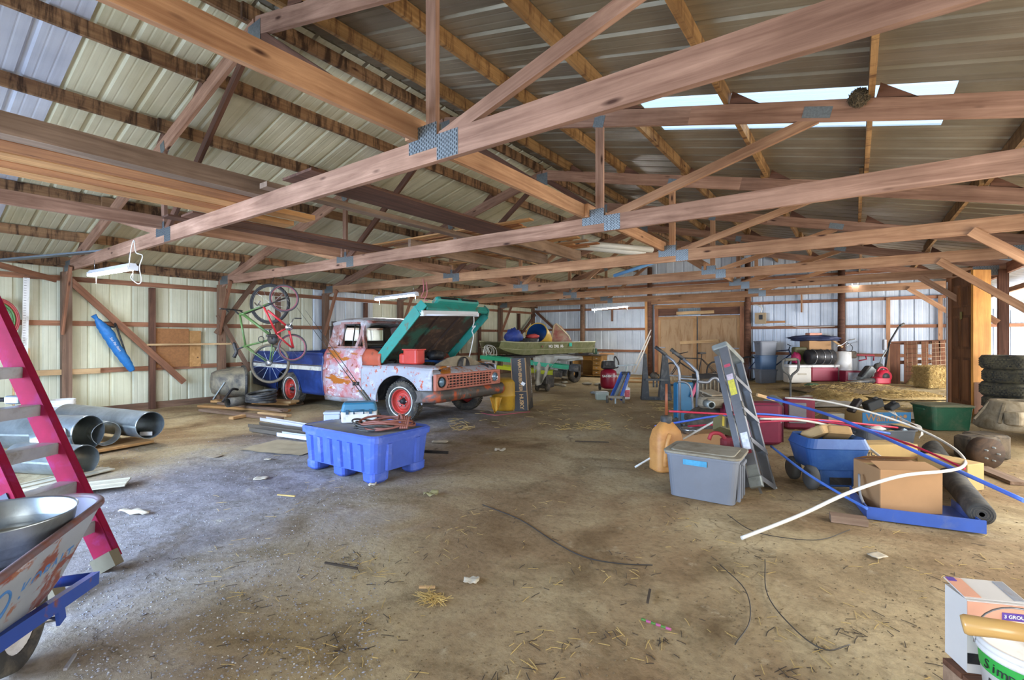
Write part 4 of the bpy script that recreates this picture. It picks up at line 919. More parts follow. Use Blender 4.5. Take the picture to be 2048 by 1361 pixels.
chan(F1 + off + U * 0.05, F1 + off + U * 2.0, 0.12, 0.045, -fw).obj('side_rail', M_LADR, ld, world=True)
for s_, o_ in ((0, Vector((0, 0, 0))), (1, off)):
    MB().box((0, 0, 0), (0.09, 0.13, 0.06), basis(U, -fw, F1 + o_ + U * 0.05)).obj('foot', plain('dusty_rubber_foot', '6a624e', 0.9), ld, world=True)
for tt in (0.33, 0.60, 0.87, 1.14, 1.41):
    c0 = F1 + U * (2.0 * tt / 1.42 * 0.68); B = Matrix((off.normalized(), rt, Vector((0, 0, 1)))).transposed().to_4x4(); B.translation = c0 + off / 2
    MB().box((0, 0, 0), (off.length * 0.95, 0.10, 0.012), B).box((0, 0.05, -0.03), (off.length * 0.95, 0.006, 0.06), B).obj('step', M_ALU, ld, world=True)
R1 = F1 - rt * 0.62 + fw * 0.1
pl = MB().box((0, 0, 0), (0.16, 0.006, 0.075)).obj('name_plate', plain('navy_plate', '1c2438', 0.5), ld, basis(U, -fw, F1 + off + U * 0.53 - fw * 0.012) @ RX(-R90), world=True)
text_obj('lettering', 'Lou', 0.07, M_WHITE, ld, basis(U, -fw, F1 + off + U * 0.53 - fw * 0.017) , 0.001, world=True, shear=0.3)
# mallet resting on a ladder step, tape blob
mh = thing('sledge_hammer', 'steel hammer head on a dark handle lying across the ladder step', 'hammer', PD(30, 800, 2.95))
MB().rbox((0, 0, 0), (0.10, 0.05, 0.05), 0.015).obj('head', M_GTRIM, mh, RZ(TH)); MB().tube([(-0.03, 0, 0), (-0.40 * CS, -0.40 * SN, -0.01)], 0.014, 8).obj('handle', M_BLACK, mh)

# wheelbarrow with tubs
WO = Vector((-2.82, 0.73, 0)); wx = Vector((0.82, -0.572, 0)).normalized(); wy = Vector((-wx.y * -1, 0, 0)); wy = Vector((-0.572, -0.82, 0)).normalized()
WM = Matrix((wx, wy, Vector((0, 0, 1)))).transposed().to_4x4(); WM.translation = WO
# (left-handed pair would mirror; keep z up by building a proper frame)
WMp = Matrix((wx, -wy, Vector((0, 0, 1)))).transposed().to_4x4(); WMp.translation = WO     # local y negative = far side
M_WBAR = patchy('rusty_white_tray', [('959ba2', 3, 0, 0, one), ('7a4030', 3.2, 0.52, 0.05, (1, 1, 2.2)), ('8a5a40', 8, 0.58, 0.06, one), ('aeb3ba', 6, 0.62, 0.05, one)], 0.6)
M_WBIN = patchy('rusty_tray_inside', [('7c7684', 3, 0, 0, one), ('6a4630', 2.0, 0.48, 0.12, one)], 0.55, 0.2)
M_WBFR = patchy('blue_rusty_steel', [('25479c', 3, 0, 0, one), ('7a432c', 2.6, 0.54, 0.05, one)], 0.5)
wbk = thing('wheelbarrow', 'rusty white wheelbarrow with blue frame holding galvanised tubs', 'wheelbarrow', M=WMp)
def tray_ring(x0, x1, y0, y1, z0, z1, r, n=6):
    pts = []
    for cx, cy, a0 in ((x1 - r, y1 - r, 0), (x0 + r, y1 - r, 90), (x0 + r, y0 + r, 180), (x1 - r, y0 + r, 270)):
        for k in range(n + 1):
            a = math.radians(a0 + 90 * k / n); x = cx + r * math.cos(a); pts.append((x, cy + r * math.sin(a), z0 + (z1 - z0) * (x - x0) / (x1 - x0)))
    return pts
rings = [tray_ring(0.0, 1.05, -0.56, 0.0, 0.63, 0.60, 0.16), tray_ring(0.08, 1.0, -0.52, -0.03, 0.53, 0.53, 0.14), tray_ring(0.20, 0.94, -0.47, -0.075, 0.38, 0.42, 0.10), tray_ring(0.26, 0.90, -0.44, -0.11, 0.31, 0.36, 0.08)]
n = len(rings[0]); tm = MB(); tm.add([p for r in rings for p in r], [(k * n + i, k * n + (i + 1) % n, (k + 1) * n + (i + 1) % n, (k + 1) * n + i) for k in range(3) for i in range(n)] + [tuple(3 * n + i for i in range(n))], True)
tr0 = tm.obj('tray', M_WBAR, wbk); solid(tr0, 0.004)
tm2 = MB(); tm2.add([(p[0] * 0.985 + 0.008, p[1] * 0.985 - 0.004, p[2] + 0.006) for r in rings for p in r], [(k * n + i, k * n + (i + 1) % n, (k + 1) * n + (i + 1) % n, (k + 1) * n + i) for k in range(3) for i in range(n)] + [tuple(3 * n + i for i in range(n))], True); tm2.obj('tray_inside', M_WBIN, tr0)
MB().tube(rings[0], 0.014, 8, closed=True).obj('rim', plain('rusty_rim', '6e5a5c', 0.6, 0.2, 0.2, 9, '7a432c', 0.3), tr0)
for y in (-0.42, -0.10):
    MB().beam((-0.02, y + (0.02 if y > -0.2 else -0.02), 0.235), (1.6, y * 1.25, 0.44), 0.03, 0.055).obj('handle_rail', M_WBFR, wbk)
    MB().beam((0.80, y, 0.33), (0.90, y * 1.2, 0.0), 0.03, 0.045).obj('leg', M_WHITE, wbk)
MB().tube([(-0.03, -0.43, 0.235), (-0.03, -0.09, 0.235)], 0.025, 8).obj('nose_bar', M_WBFR, wbk)
we = empty('wheel', parent=wbk, M=TR(0.22, -0.26, 0.185) @ RX(R90))
MB().lathe([(0.11, -0.03), (0.14, -0.045), (0.175, -0.035), (0.185, 0), (0.175, 0.035), (0.14, 0.045), (0.11, 0.03), (0.11, -0.03)], 32).obj('tyre', M_RUBBER, we)
MB().lathe([(0.0, 0.045), (0.03, 0.045), (0.035, 0.02), (0.10, 0.015), (0.115, 0.03)], 24).lathe([(0.0, -0.045), (0.03, -0.045), (0.035, -0.02), (0.10, -0.015), (0.115, -0.03)], 24).obj('hub', M_WPLAST, we)
MB().tube([(0.22, -0.42, 0.185), (0.22, -0.10, 0.185)], 0.01, 8).obj('axle', M_CHROME, wbk)
for y in (-0.42, -0.10): MB().beam((0.22, y, 0.17), (0.24, y, 0.27), 0.012, 0.05).obj('axle_bracket', M_WBFR, wbk)
# lettering on the near side of the tray
sa = Vector(rings[1][0]); 
pA, pB, pC = Vector((0.85, -0.03, 0.53)), Vector((0.20, -0.03, 0.53)), Vector((0.5, -0.075, 0.40))
xx = (pB - pA).normalized(); xx = Vector((-1, 0, 0)); zz = Vector((0, 0.95, -0.30)).normalized(); yy = zz.cross(xx)
Mt = Matrix((xx, yy, zz)).transposed().to_4x4(); Mt.translation = Vector((0.44, -0.044, 0.475))
M_LBLUE = plain('faded_blue_print', '3a6fa8', 0.6, 0, 0.2, 20)
text_obj('lettering', 'KOBALT', 0.08, M_LBLUE, tr0, Mt, 0.001, bold=True, spacing=1.15)
Mt2 = Mt.copy(); Mt2.translation = Vector((0.72, -0.046, 0.475)); MB().torus(0.055, 0.007, Mt2, 24, 6).obj('ring_emblem', M_LBLUE, tr0)
text_obj('emblem_letter', 'K', 0.08, M_LBLUE, tr0, Mt2, 0.001, bold=True)
def tub(label, loc, R, H, group='galvanised tubs in the wheelbarrow'):
    t = thing('wash_tub', label, 'tub', loc, 0, group)
    MB().lathe([(0, 0.004), (R * 0.86, 0.004), (R * 0.88, 0), (R * 0.93, H * 0.45), (R * 0.955, H * 0.47), (R * 0.95, H * 0.52), (R * 0.965, H * 0.56), (R, H), (R + 0.008, H + 0.006), (R + 0.004, H - 0.004), (R * 0.95, H * 0.5), (R * 0.86, 0.012), (0, 0.012)], 40).obj('tub_body', M_GALV, t)
    return t
tub('upper galvanised wash tub sitting in the wheelbarrow tray', PZ(-6, 1040, 0.66) + Vector((0, 0, -0.19)), 0.225, 0.20)
tub('lower galvanised tub with wide rim at the nose of the wheelbarrow tray', WMp @ Vector((0.37, -0.28, 0.42)), 0.155, 0.14)

# ducts, bucket and scrap beside the ladder
def duct(label, po, pf, R, seam=True):
    po = Vector(po); pf = Vector(pf); L = (pf - po).length; M = basis(pf - po, (0, 0, 1), po) @ RY(R90)
    t = thing('duct_pipe', label, 'duct', M=M, group='galvanised ducts')
    MB().lathe([(R * 0.97, 0.002), (R, 0), (R + 0.004, 0.01), (R, 0.03), (R, L), (R - 0.006, L), (R - 0.006, 0.002)], 32).obj('duct_shell', M_GALV if R > 0.1 else M_GALVD, t)
    if seam: MB().box((0, R + 0.001, L / 2), (0.02, 0.006, L)).obj('seam', M_GALVD, t)
    return t
g0 = 0.03
def lie(px_, py_, R, z0=g0): # centre of a pipe mouth of radius R lying on the ground board under this pixel
    return PZ(px_, py_, z0 + R)
duct('long galvanised duct nearest the wall with a tag in its open mouth', lie(301, 851, 0.165, 0.10), lie(135, 832, 0.165, 0.10), 0.165)
duct('widest dull galvanised duct lying beside the long one', lie(178, 866, 0.20, 0.05), lie(-40, 862, 0.20, 0.05), 0.20)
duct('short shiny duct collar behind the widest duct', PZ(213, 868, 0.20), PZ(203, 864, 0.20), 0.14)
duct('dark blue duct elbow mouth leaning in front of the widest duct', lie(133, 880, 0.14, 0.06), lie(60, 892, 0.12, 0.06), 0.14)
duct('short duct with polished open mouth lying on the ground', lie(168, 922, 0.15, 0.0), lie(40, 915, 0.15, 0.0), 0.15)
setp(MB().rbox((0, 0, 0), (0.14, 0.01, 0.05), 0.01).obj('paper_tag', M_WPLAST, None, TR(PZ(292, 868, 0.15)) @ RZ(TH + 0.2)), 'white label plate lying inside the long duct mouth', 'label')
for i, (a, c, w) in enumerate((((140, 905), (285, 880), 0.5), ((10, 935), (150, 925), 0.4))):
    setp(beam('plywood_offcut', PZ(*a, 0.03), PZ(*c, 0.03), w, 0.03, M_PLY), ('plywood offcut under the long duct', 'plywood offcut under the short duct')[i], 'plywood')
for i, (a, c) in enumerate((((25, 985), (150, 955)), ((45, 1000), (170, 985)))):
    setp(MB().box((0, 0, 0), (1.0, 0.28, 0.012)).box((0, 0.09, 0.01), (1.0, 0.02, 0.012)).box((0, -0.05, 0.01), (1.0, 0.02, 0.012)).obj('siding_offcut', plain('beige_siding', 'a9a28c', 0.55, 0, 0.1, 4), None, basis(PZ(*c) - PZ(*a), (0, 0, 1), (PZ(*a) + PZ(*c)) / 2 + Vector((0, 0, 0.02 + 0.03 * i)))), ('beige vinyl siding offcut flat under the ladder', 'second siding offcut overlapping under the ladder')[i], 'siding')
bk = thing('bucket', 'white plastic bucket with ribbed rim against the left wall', 'bucket', (-10.25, 2.0, 0))
MB().lathe([(0, 0), (0.13, 0), (0.15, 0.26), (0.162, 0.265), (0.162, 0.28), (0.152, 0.285), (0.162, 0.29), (0.162, 0.305), (0.153, 0.31), (0.16, 0.37), (0.152, 0.372), (0.13, 0.02), (0, 0.02)], 28).obj('bucket_body', M_WPLAST, bk)
MB().tube(arc((0, 0, 0.28), 0.165, 0, 180, 12, (1, 0, 0), (0, -0.75, -0.6)), 0.004, 5).obj('bail', M_CHROME, bk)
cb = thing('blue_brush', 'blue bristled brush head standing beside the ducts', 'brush', PX(28, 830, XL + 0.4))
MB().rbox((0, 0, 0.03), (0.1, 0.14, 0.05), 0.01).obj('brush_head', plain('brush_blue', '2a4fae', 0.6), cb); MB().tube([(0, 0, 0.05), (-0.06, 0, 0.5)], 0.012, 6).obj('handle', M_PALE, cb)

# black poly wheelbarrow tub on the plank pile
pb = thing('plastic_cart_tub', 'dusty black poly cart tub tipped on its side by the wall', 'cart tub', (-10.08, 4.42, 0.17), math.radians(-20))
def tubring(sx, sz, y, sq=0.7): return [(sx * (abs(math.cos(a)) ** sq) * (1 if math.cos(a) > 0 else -1), y, sz * (abs(math.sin(a)) ** sq) * (1 if math.sin(a) > 0 else -1) + 0.3) for a in [2 * math.pi * k / 28 for k in range(28)]]
rg = [tubring(0.56, 0.30, 0.25), tubring(0.54, 0.285, 0.22), tubring(0.52, 0.275, 0.0), tubring(0.46, 0.235, -0.22), tubring(0.38, 0.19, -0.30), tubring(0.2, 0.1, -0.32)]
n = 28; m = MB(); m.add([p for r in rg for p in r], [(k * n + i, k * n + (i + 1) % n, (k + 1) * n + (i + 1) % n, (k + 1) * n + i) for k in range(5) for i in range(n)] + [tuple(5 * n + i for i in range(n))], True)
M_POLY = plain('dusty_black_poly', '3b3c3a', 0.7, 0, 0.15, 4, '8a8068', 0.55)
o = m.obj('tub_shell', M_POLY, pb); solid(o, 0.012)
MB().tube(rg[0], 0.026, 8, closed=True).obj('rim', M_BLKPL, pb)
MB().box((-0.22, -0.315, 0.24), (0.10, 0.012, 0.09)).obj('yellow_sticker', plain('yellow_sticker', 'c9a23a', 0.6, 0, 0.2, 30), pb)
text_obj('moulded_lettering', 'BRENTWOOD', 0.075, M_POLY, pb, TR(0.0, -0.245, 0.46) @ RX(math.radians(58)), 0.006)
MB().beam((0.38, -0.28, 0.02), (0.50, -0.1, 0.34), 0.05, 0.02).obj('steel_strut', M_GALVD, pb)
MB().tube(smooth_path([(0.6, 0.1, 0.2), (0.72, 0.0, 0.22), (0.8, -0.1, 0.1), (0.86, -0.16, 0.02)], 5), 0.022, 8).obj('frame_tube', M_BLACK, pb)
# plank pile
rr = random.Random(21)
pk = [((402, 812), (575, 822), 0.0, 0.16, M_PLY), ((405, 820), (560, 838), 0.0, 0.15, M_L2), ((470, 800), (600, 808), 0.0, 0.2, M_L2), ((430, 802), (585, 808), 0.045, 0.22, M_PLY), ((440, 806), (570, 822), 0.045, 0.12, M_L2), ((500, 800), (590, 804), 0.09, 0.24, M_PALE), ((452, 802), (530, 806), 0.045, 0.2, M_PLY), ((462, 837), (488, 832), 0.0, 0.1, M_PALE), ((520, 826), (578, 832), 0.0, 0.1, M_PALE)]
pkl = ('longest tan plank at the bottom of the scrap pile by the truck bed', 'long grey plank lying foremost in the scrap pile', 'broad grey plank of the scrap pile next to the truck tyre', 'wide tan plank laid over the bottom planks of the scrap pile', 'narrow grey plank on the second layer of the scrap pile',
       'short wide pale board on top of the scrap pile', 'tan plank under the black cart tub', 'pale offcut lying loose before the scrap pile', 'small pale offcut at the tyre end of the scrap pile')
for i, (a, c, z, w, m) in enumerate(pk):
    setp(beam('scrap_plank', PZ(*a, z + 0.02), PZ(*c, z + 0.02), w, 0.04, m), pkl[i], 'plank', 'scrap planks beside the truck bed')
pipe('drain_pipe', 'short black drain pipe lying on the plank pile', 'pipe', PZ(455, 806, 0.19), PZ(500, 800, 0.19), 0.085, M_BLKPL)
cp = thing('corrugated_coil', 'coil of black corrugated drain hose on the plank pile', 'hose coil', PZ(522, 806, 0.14))
for k in range(4): MB().torus(0.24, 0.028, TR(0.01 * k, 0, 0.03 + 0.05 * k) @ RX(0.08 * (k - 1)), 40, 6).obj('coil_turn', M_BLKPL, cp)

# white gutters and strips on the ground by the blue bin
M_GUT = plain('white_gutter', 'c9cbd0', 0.4, 0.1, 0.06, 4); M_GUTB = plain('brown_gutter', '5d554a', 0.5, 0.1, 0.1, 5)
for i, (a, c, m, w, z) in enumerate((((527, 841), (625, 858), M_GUT, 0.12, 0.0), ((508, 853), (625, 868), M_GUTB, 0.2, 0.0), ((505, 862), (590, 874), M_GUTB, 0.1, 0.0), ((560, 872), (620, 880), M_GUT, 0.1, 0.02))):
    A, B_ = PZ(*a, z), PZ(*c, z); L = (B_ - A).length
    setp(MB().prism([(-w / 2, 0.0), (w / 2, 0.0), (w / 2, 0.045), (w / 2 - 0.02, 0.05), (w / 2 - 0.01, 0.01), (-w / 2 + 0.008, 0.008), (-w / 2 + 0.006, 0.05), (-w / 2, 0.05)], L, RZ(R90)).obj('gutter_length', m, None, basis(B_ - A, (0, 0, 1), (A + B_) / 2 + Vector((0, 0, 0.002)))),
         ('white gutter length lying behind the blue bin', 'wide brown gutter length lying between white ones', 'narrow brown trim strip beside the brown gutter', 'short white gutter piece resting on the brown strip')[i], 'gutter')
setp(beam('metal_bar', PZ(842, 903, 0.015), PZ(896, 906, 0.015), 0.03, 0.03, M_BLACK), 'black metal bar lying on the ground by the blue bin', 'bar')
setp(MB().grid(lambda a, c: (a * 0.9 - 0.45, c * 0.6 - 0.3, 0.004 + 0.012 * noise.noise((a * 4, c * 4, 0))), 12, 10).obj('cardboard_sheet', plain('flat_cardboard', 'a89878', 0.9, 0, 0.15, 5), None, TR(PZ(575, 895, 0.004)) @ RZ(0.3)), 'flattened torn cardboard on the ground beside the blue bin', 'cardboard')

# blue bulk bin
M_BIN = plain('blue_bin_plastic', '415cb6', 0.5, 0, 0.12, 4, '6c7cc0', 0.2)
M_LID = plain('dusty_lid', '6a6e86', 0.8, 0, 0.2, 3, '8a8478', 0.5)
bb = thing('bulk_bin', 'blue plastic bulk bin with ribbed sides standing on moulded feet', 'bin', (-4.11, 3.13, 0), math.radians(1.5))
BW, BD, BH = 1.14, 0.74, 0.45
m = MB()
def bin_ring(k, z):
    return tray_ring(-BW / 2 * k, BW / 2 * k, -BD / 2 * k, BD / 2 * k, z, z, 0.09 * k, 4)
rgs = [bin_ring(0.93, 0.10), bin_ring(0.985, 0.37), bin_ring(0.985, 0.385), bin_ring(1.03, 0.39), bin_ring(1.04, 0.44), bin_ring(1.0, 0.455), bin_ring(0.96, 0.40)]
n = len(rgs[0]); m.add([p for r in rgs for p in r], [(k * n + i, k * n + (i + 1) % n, (k + 1) * n + (i + 1) % n, (k + 1) * n + i) for k in range(6) for i in range(n)] + [tuple(i for i in range(n))], False)
m.obj('bin_shell', M_BIN, bb)
for k in range(6):
    x = -0.40 + k * 0.155
    if abs(x) < 0.02: continue
    for s in (-1, 1): MB().prism([(-0.035, 0), (0.035, 0), (0.022, 0.022), (-0.022, 0.022)], 0.25, TR(x, s * (BD / 2 * 0.957), 0.24) @ RZ(0 if s > 0 else math.pi) @ RX(math.radians(-90 - 4)) ).obj('side_rib', M_BIN, bb)
for s in (-1, 1):
    for y in (-0.18, 0.18): MB().prism([(-0.035, 0), (0.035, 0), (0.022, 0.022), (-0.022, 0.022)], 0.25, TR(s * BW / 2 * 0.957, y, 0.24) @ RZ(-s * R90) @ RX(math.radians(-94))).obj('side_rib', M_BIN, bb)
for x in (-0.44, 0.0, 0.44):
    for y in (-0.24, 0.24): MB().rbox((x, y, 0.06), (0.17, 0.2, 0.12), 0.05, None, 1.08).obj('foot', M_BIN, bb)
MB().grid(lambda a, c: (-0.545 + 1.09 * a, -0.345 + 0.69 * c, 0.435 + 0.02 * (1 if a < 0.16 else 0) - 0.03 * max(0, 1 - abs(a - 0.55) / 0.42)), 24, 8).obj('lid', M_LID, bb)
zl = 0.437
# tackle box
tb = thing('tackle_box', 'teal and white tackle box standing on the blue bin', 'tackle box', PZ(712, 847, zl) + fw * 0.12, TH + 0.25)
MB().rbox((0, 0, 0.06), (0.36, 0.2, 0.12), 0.02, None, 1.05).obj('box_base', M_WPLAST, tb)
MB().rbox((0, 0, 0.165), (0.385, 0.22, 0.10), 0.03, None, 0.86).obj('box_lid', plain('teal_plastic', '2a6a86', 0.45, 0, 0.1, 6), tb)
MB().tube([(-0.05, -0.118, 0.10), (-0.05, -0.135, 0.14), (0.05, -0.135, 0.14), (0.05, -0.118, 0.10)], 0.008, 6).obj('handle', plain('dark_teal_plastic', '1f4860', 0.5), tb)
for s in (-1, 1): MB().box((s * 0.12, -0.112, 0.12), (0.03, 0.01, 0.05)).obj('latch', plain('dark_teal_plastic', '1f4860', 0.5), tb)
sb = thing('parts_case', 'small grey plastic parts case beside the tackle box', 'case', PZ(660, 843, zl) + fw * 0.08, TH + 0.2)
MB().rbox((0, 0, 0.035), (0.17, 0.13, 0.07), 0.012).rbox((0, 0, 0.085), (0.18, 0.14, 0.028), 0.012).obj('case_body', plain('pale_grey_plastic', 'aab0b8', 0.45, 0, 0.08), sb)
# cords on the bin
cc = thing('cord_coil', 'tangled coil of brown hose and black cord lying on the blue bin', 'cord coil', PZ(765, 862, zl) + fw * 0.06)
rr = random.Random(4)
for i in range(9):
    brown = i in (1, 3, 5, 7, 8); R_ = rr.uniform(0.19, 0.255) * (1 if not brown else 1.05); cx = (0.03 if brown else -0.06) + rr.uniform(-0.02, 0.02); ph = rr.uniform(0, 6); P_ = []
    for k in range(28):
        a = 2 * math.pi * k / 28; P_.append(rt * (cx + R_ * math.cos(a)) + fw * (0.62 * R_ * math.sin(a)) + Vector((0, 0, 0.03 + 0.0075 * i + 0.022 * math.sin(2 * a + ph))))
    MB().tube(P_, 0.0115 if brown else 0.009, 7, closed=True).obj('cord_turn', plain('brown_hose', '7d4a3c', 0.55) if brown else M_BLKPL, cc)
for i in range(4):
    P_ = [rt * (0.12 + 0.03 * i) + fw * 0.08 + Vector((0, 0, 0.07)), rt * (0.15 + 0.035 * i) + fw * 0.02 + Vector((0, 0, 0.15 - 0.01 * i)), rt * (0.2 + 0.02 * i) - fw * 0.06 + Vector((0, 0, 0.12)), rt * (0.19 + 0.02 * i) - fw * 0.12 + Vector((0, 0, 0.03))]
    MB().tube(smooth_path(P_, 6), 0.0115, 7).obj('hose_loop', plain('brown_hose', '7d4a3c', 0.55), cc)
# fishing rods leaning from the bin
for i, (top, bot) in enumerate((((594, 616), (755, 835)), ((611, 621), (758, 832)))):
    B_ = PZ(bot[0], bot[1], zl + 0.05) + fw * 0.05; T_ = PD(top[0], top[1], depth_of(B_) + 1.2)
    r = thing('fishing_rod', ('fishing rod with black grip leaning over the blue bin, longer one', 'second fishing rod leaning beside the longer one')[i], 'fishing rod', B_)
    MB().tube([Vector((0, 0, 0)), (T_ - B_) * 0.3, T_ - B_], [0.007, 0.005, 0.002], 6).obj('rod_blank', M_BLACK, r)
    MB().tube([Vector((0, 0, 0)), (T_ - B_) * 0.2], 0.014, 8).obj('grip', M_BLKPL, r)
    MB().lathe([(0, -0.02), (0.02, -0.02), (0.02, 0.02), (0, 0.02)], 10, TR((T_ - B_) * 0.26)).obj('reel_seat', M_BLACK, r)
# ------------------------------------------------------------------ bicycles
M_SPOKE = plain('spoke_steel', '8a8c8e', 0.35, 0.8, 0.1)
M_GRN = plain('olive_green_paint', '4f6b3a', 0.4, 0, 0.12, 6)
M_REDB = plain('red_bike_paint', 'b5262c', 0.4, 0, 0.12, 6)
M_BTYRE = plain('bike_tyre', '1f1e1d', 0.8, 0, 0.2, 9)
def bike_wheel(parent, c, nrm, R, rt_=0.02, tyre=None, rim=None, spokes=14):
    """bicycle wheel; c and nrm in parent's local space"""
    e = empty('wheel', parent=parent, M=basis(nrm, (0, 0, 1), c) @ RY(R90))
    ty = MB().torus(R - rt_, rt_, None, 36, 8).obj('tyre', tyre or M_BTYRE, e)
    MB().lathe([(R - rt_ * 2.2, -0.009), (R - rt_ * 1.4, -0.011), (R - rt_ * 1.4, 0.011), (R - rt_ * 2.2, 0.009), (R - rt_ * 2.5, 0), (R - rt_ * 2.2, -0.009)], 36).obj('rim', rim or M_BLACK, e)
    sp = MB()
    for k in range(spokes):
        a = 2 * math.pi * k / spokes; b_ = a + (0.5 if k % 2 else -0.5)
        sp.beam((0.02 * math.cos(b_), 0.02 * math.sin(b_), 0.02 if k % 2 else -0.02), ((R - rt_ * 2.2) * math.cos(a), (R - rt_ * 2.2) * math.sin(a), 0), 0.0016, 0.0016)
    setp(sp.obj('spokes', M_SPOKE, e), kind='stuff')
    MB().tube([(0, 0, -0.045), (0, 0, 0.045)], 0.016, 8).obj('hub', M_BLACK, e)
def tubes(parent, segs, mat, name='frame_tube'):
    for a, c, r in segs: MB().tube([a, c], r, 8).obj(name, mat, parent)
def pixel_frame(base_px, D):
    """thing frame whose local x is the picture's right and z is up, for planar things seen face on; returns (matrix, map)"""
    o = PD(base_px[0], base_px[1], D); M = TR(o) @ RZ(TH); k = D / FPX
    return M, (lambda x, y, d=0.0: Vector(((x - base_px[0]) * k * (1 + d / D), d, -(y - base_px[1]) * k * (1 + d / D))))
D_ = 8.35
M, g = pixel_frame((540, 668), D_); K = D_ / FPX
gb = thing('bicycle', 'olive green mountain bike hung upright from the truss in front of the truck bed', 'bicycle', M=M)
bike_wheel(gb, g(540, 608), (0, 1, 0), 40.6 * K, 0.024); bike_wheel(gb, g(540, 727.5), (0, 1, 0), 40 * K, 0.022, plain('tan_wall_tyre', '5c5240', 0.8))
tubes(gb, [(g(479, 630), g(492, 626), 0.024), (g(486, 629), g(547, 675), 0.025), (g(480, 632), g(491, 692), 0.018), (g(486, 694), g(548, 678), 0.018)], M_GRN)
for s in (-0.04, 0.04): tubes(gb, [(g(492, 694) + Vector((0, s, 0)), g(540, 727) + Vector((0, s, 0)), 0.010), (g(548, 680) + Vector((0, s, 0)), g(541, 727) + Vector((0, s, 0)), 0.011)], M_GRN, 'stay'); tubes(gb, [(g(490, 627) + Vector((0, s, 0)), g(540, 608) + Vector((0, s, 0)), 0.015)], M_GRN if s < 0 else M_BLACK, 'fork_leg')
tubes(gb, [(g(490, 693), g(470, 701), 0.014)], M_BLACK, 'seat_post')
MB().tube(smooth_path([g(468, 685), g(470, 695), g(473, 704), g(468, 715)], 4), [0.01] + [0.03] * 11 + [0.035], 8).obj('saddle', M_BLACK, gb)
tubes(gb, [(g(479, 630), g(468, 620), 0.014)], M_BLACK, 'stem')
hb = g(466, 620); MB().tube([hb + Vector((-0.03, -0.33, 0.0)), hb + Vector((0.0, -0.1, 0)), hb + Vector((0.0, 0.1, 0)), hb + Vector((-0.03, 0.33, 0.0))], 0.013, 8).obj('handlebar', M_BLACK, gb)
for s in (-1, 1): MB().tube([hb + Vector((-0.01, s * 0.2, 0)), hb + Vector((0.06, s * 0.24, -0.05))], 0.009, 6).obj('brake_lever', M_BLACK, gb)
MB().lathe([(0.0, 0.012), (0.09, 0.012), (0.09, -0.012), (0, -0.012)], 20, TR(g(549, 679, -0.06)) @ RX(R90)).obj('chainring', M_BLACK, gb)
tubes(gb, [(g(549, 679, -0.08), g(543, 660, -0.08), 0.012)], M_BLACK, 'crank'); MB().box(g(543, 660, -0.12), (0.09, 0.07, 0.02)).obj('pedal', M_BLACK, gb)
MB().lathe([(0, 0.01), (0.055, 0.01), (0.055, -0.01), (0, -0.01)], 16, TR(g(540, 727, -0.05)) @ RX(R90)).obj('cassette', M_SPOKE, gb)
MB().torus(0.05, 0.006, TR(g(524, 679, -0.03)) @ RX(R90) @ Matrix.Diagonal((1, 1, 1.4, 1)), 16, 6).obj('bottle_cage', M_BLACK, gb)
tubes(gb, [(g(540, 573), Vector(g(540, 573)) + Vector((0, 0.15, 0.18)), 0.006)], M_BLACK, 'hanging_hook')
D_ = 8.0
o = PD(570, 650, D_); K = D_ / FPX; M = TR(o) @ RZ(TH + math.radians(38)); cc_ = math.cos(math.radians(38))
def g(x, y, d=0.0): return Vector(((x - 570) * K / cc_, d, -(y - 650) * K))
rb = thing('bicycle', 'small red child bike hung beside the green mountain bike', 'bicycle', M=M)
bike_wheel(rb, g(569, 597), (0, 1, 0), 28 * K, 0.016, plain('grey_tyre', '4a4648', 0.7), plain('pink_rim', 'a8586a', 0.4, 0.3)); bike_wheel(rb, g(581, 696), (0, 1, 0), 28 * K, 0.016, plain('grey_tyre', '4a4648', 0.7), plain('pink_rim', 'a8586a', 0.4, 0.3))
tubes(rb, [(g(540, 616), g(558, 668), 0.017), (g(545, 622), g(575, 655), 0.019), (g(557, 668), g(575, 655), 0.015)], M_REDB)
for s in (-0.035, 0.035): tubes(rb, [(g(557, 669) + Vector((0, s, 0)), g(580, 696) + Vector((0, s, 0)), 0.010), (g(575, 657) + Vector((0, s, 0)), g(582, 696) + Vector((0, s, 0)), 0.012)], M_REDB, 'stay'); tubes(rb, [(g(543, 613) + Vector((0, s, 0)), g(569, 597) + Vector((0, s, 0)), 0.011)], M_BLACK, 'fork_leg')
MB().lathe([(0, 0.008), (0.06, 0.008), (0.06, -0.008), (0, -0.008)], 18, TR(g(575, 655, -0.05)) @ RX(R90)).obj('chainring', M_CHROME, rb)
tubes(rb, [(g(575, 655, -0.06), g(581, 638, -0.06), 0.010)], M_CHROME, 'crank'); MB().box(g(587, 637, -0.09), (0.10, 0.06, 0.02)).obj('pedal', M_BLACK, rb)
tubes(rb, [(g(540, 616), g(533, 612), 0.012)], M_CHROME, 'stem'); hb = g(531, 614); MB().tube([hb + Vector((0, -0.22, 0.06)), hb + Vector((0, 0, 0)), hb + Vector((0, 0.22, 0.06))], 0.011, 8).obj('handlebar', M_CHROME, rb)
MB().rbox(g(551, 672), (0.16, 0.09, 0.05), 0.02).obj('saddle', M_BLACK, rb)
tubes(rb, [(g(569, 572), g(569, 572) + Vector((0, 0.1, 0.16)), 0.005)], M_BLACK, 'hanging_hook')
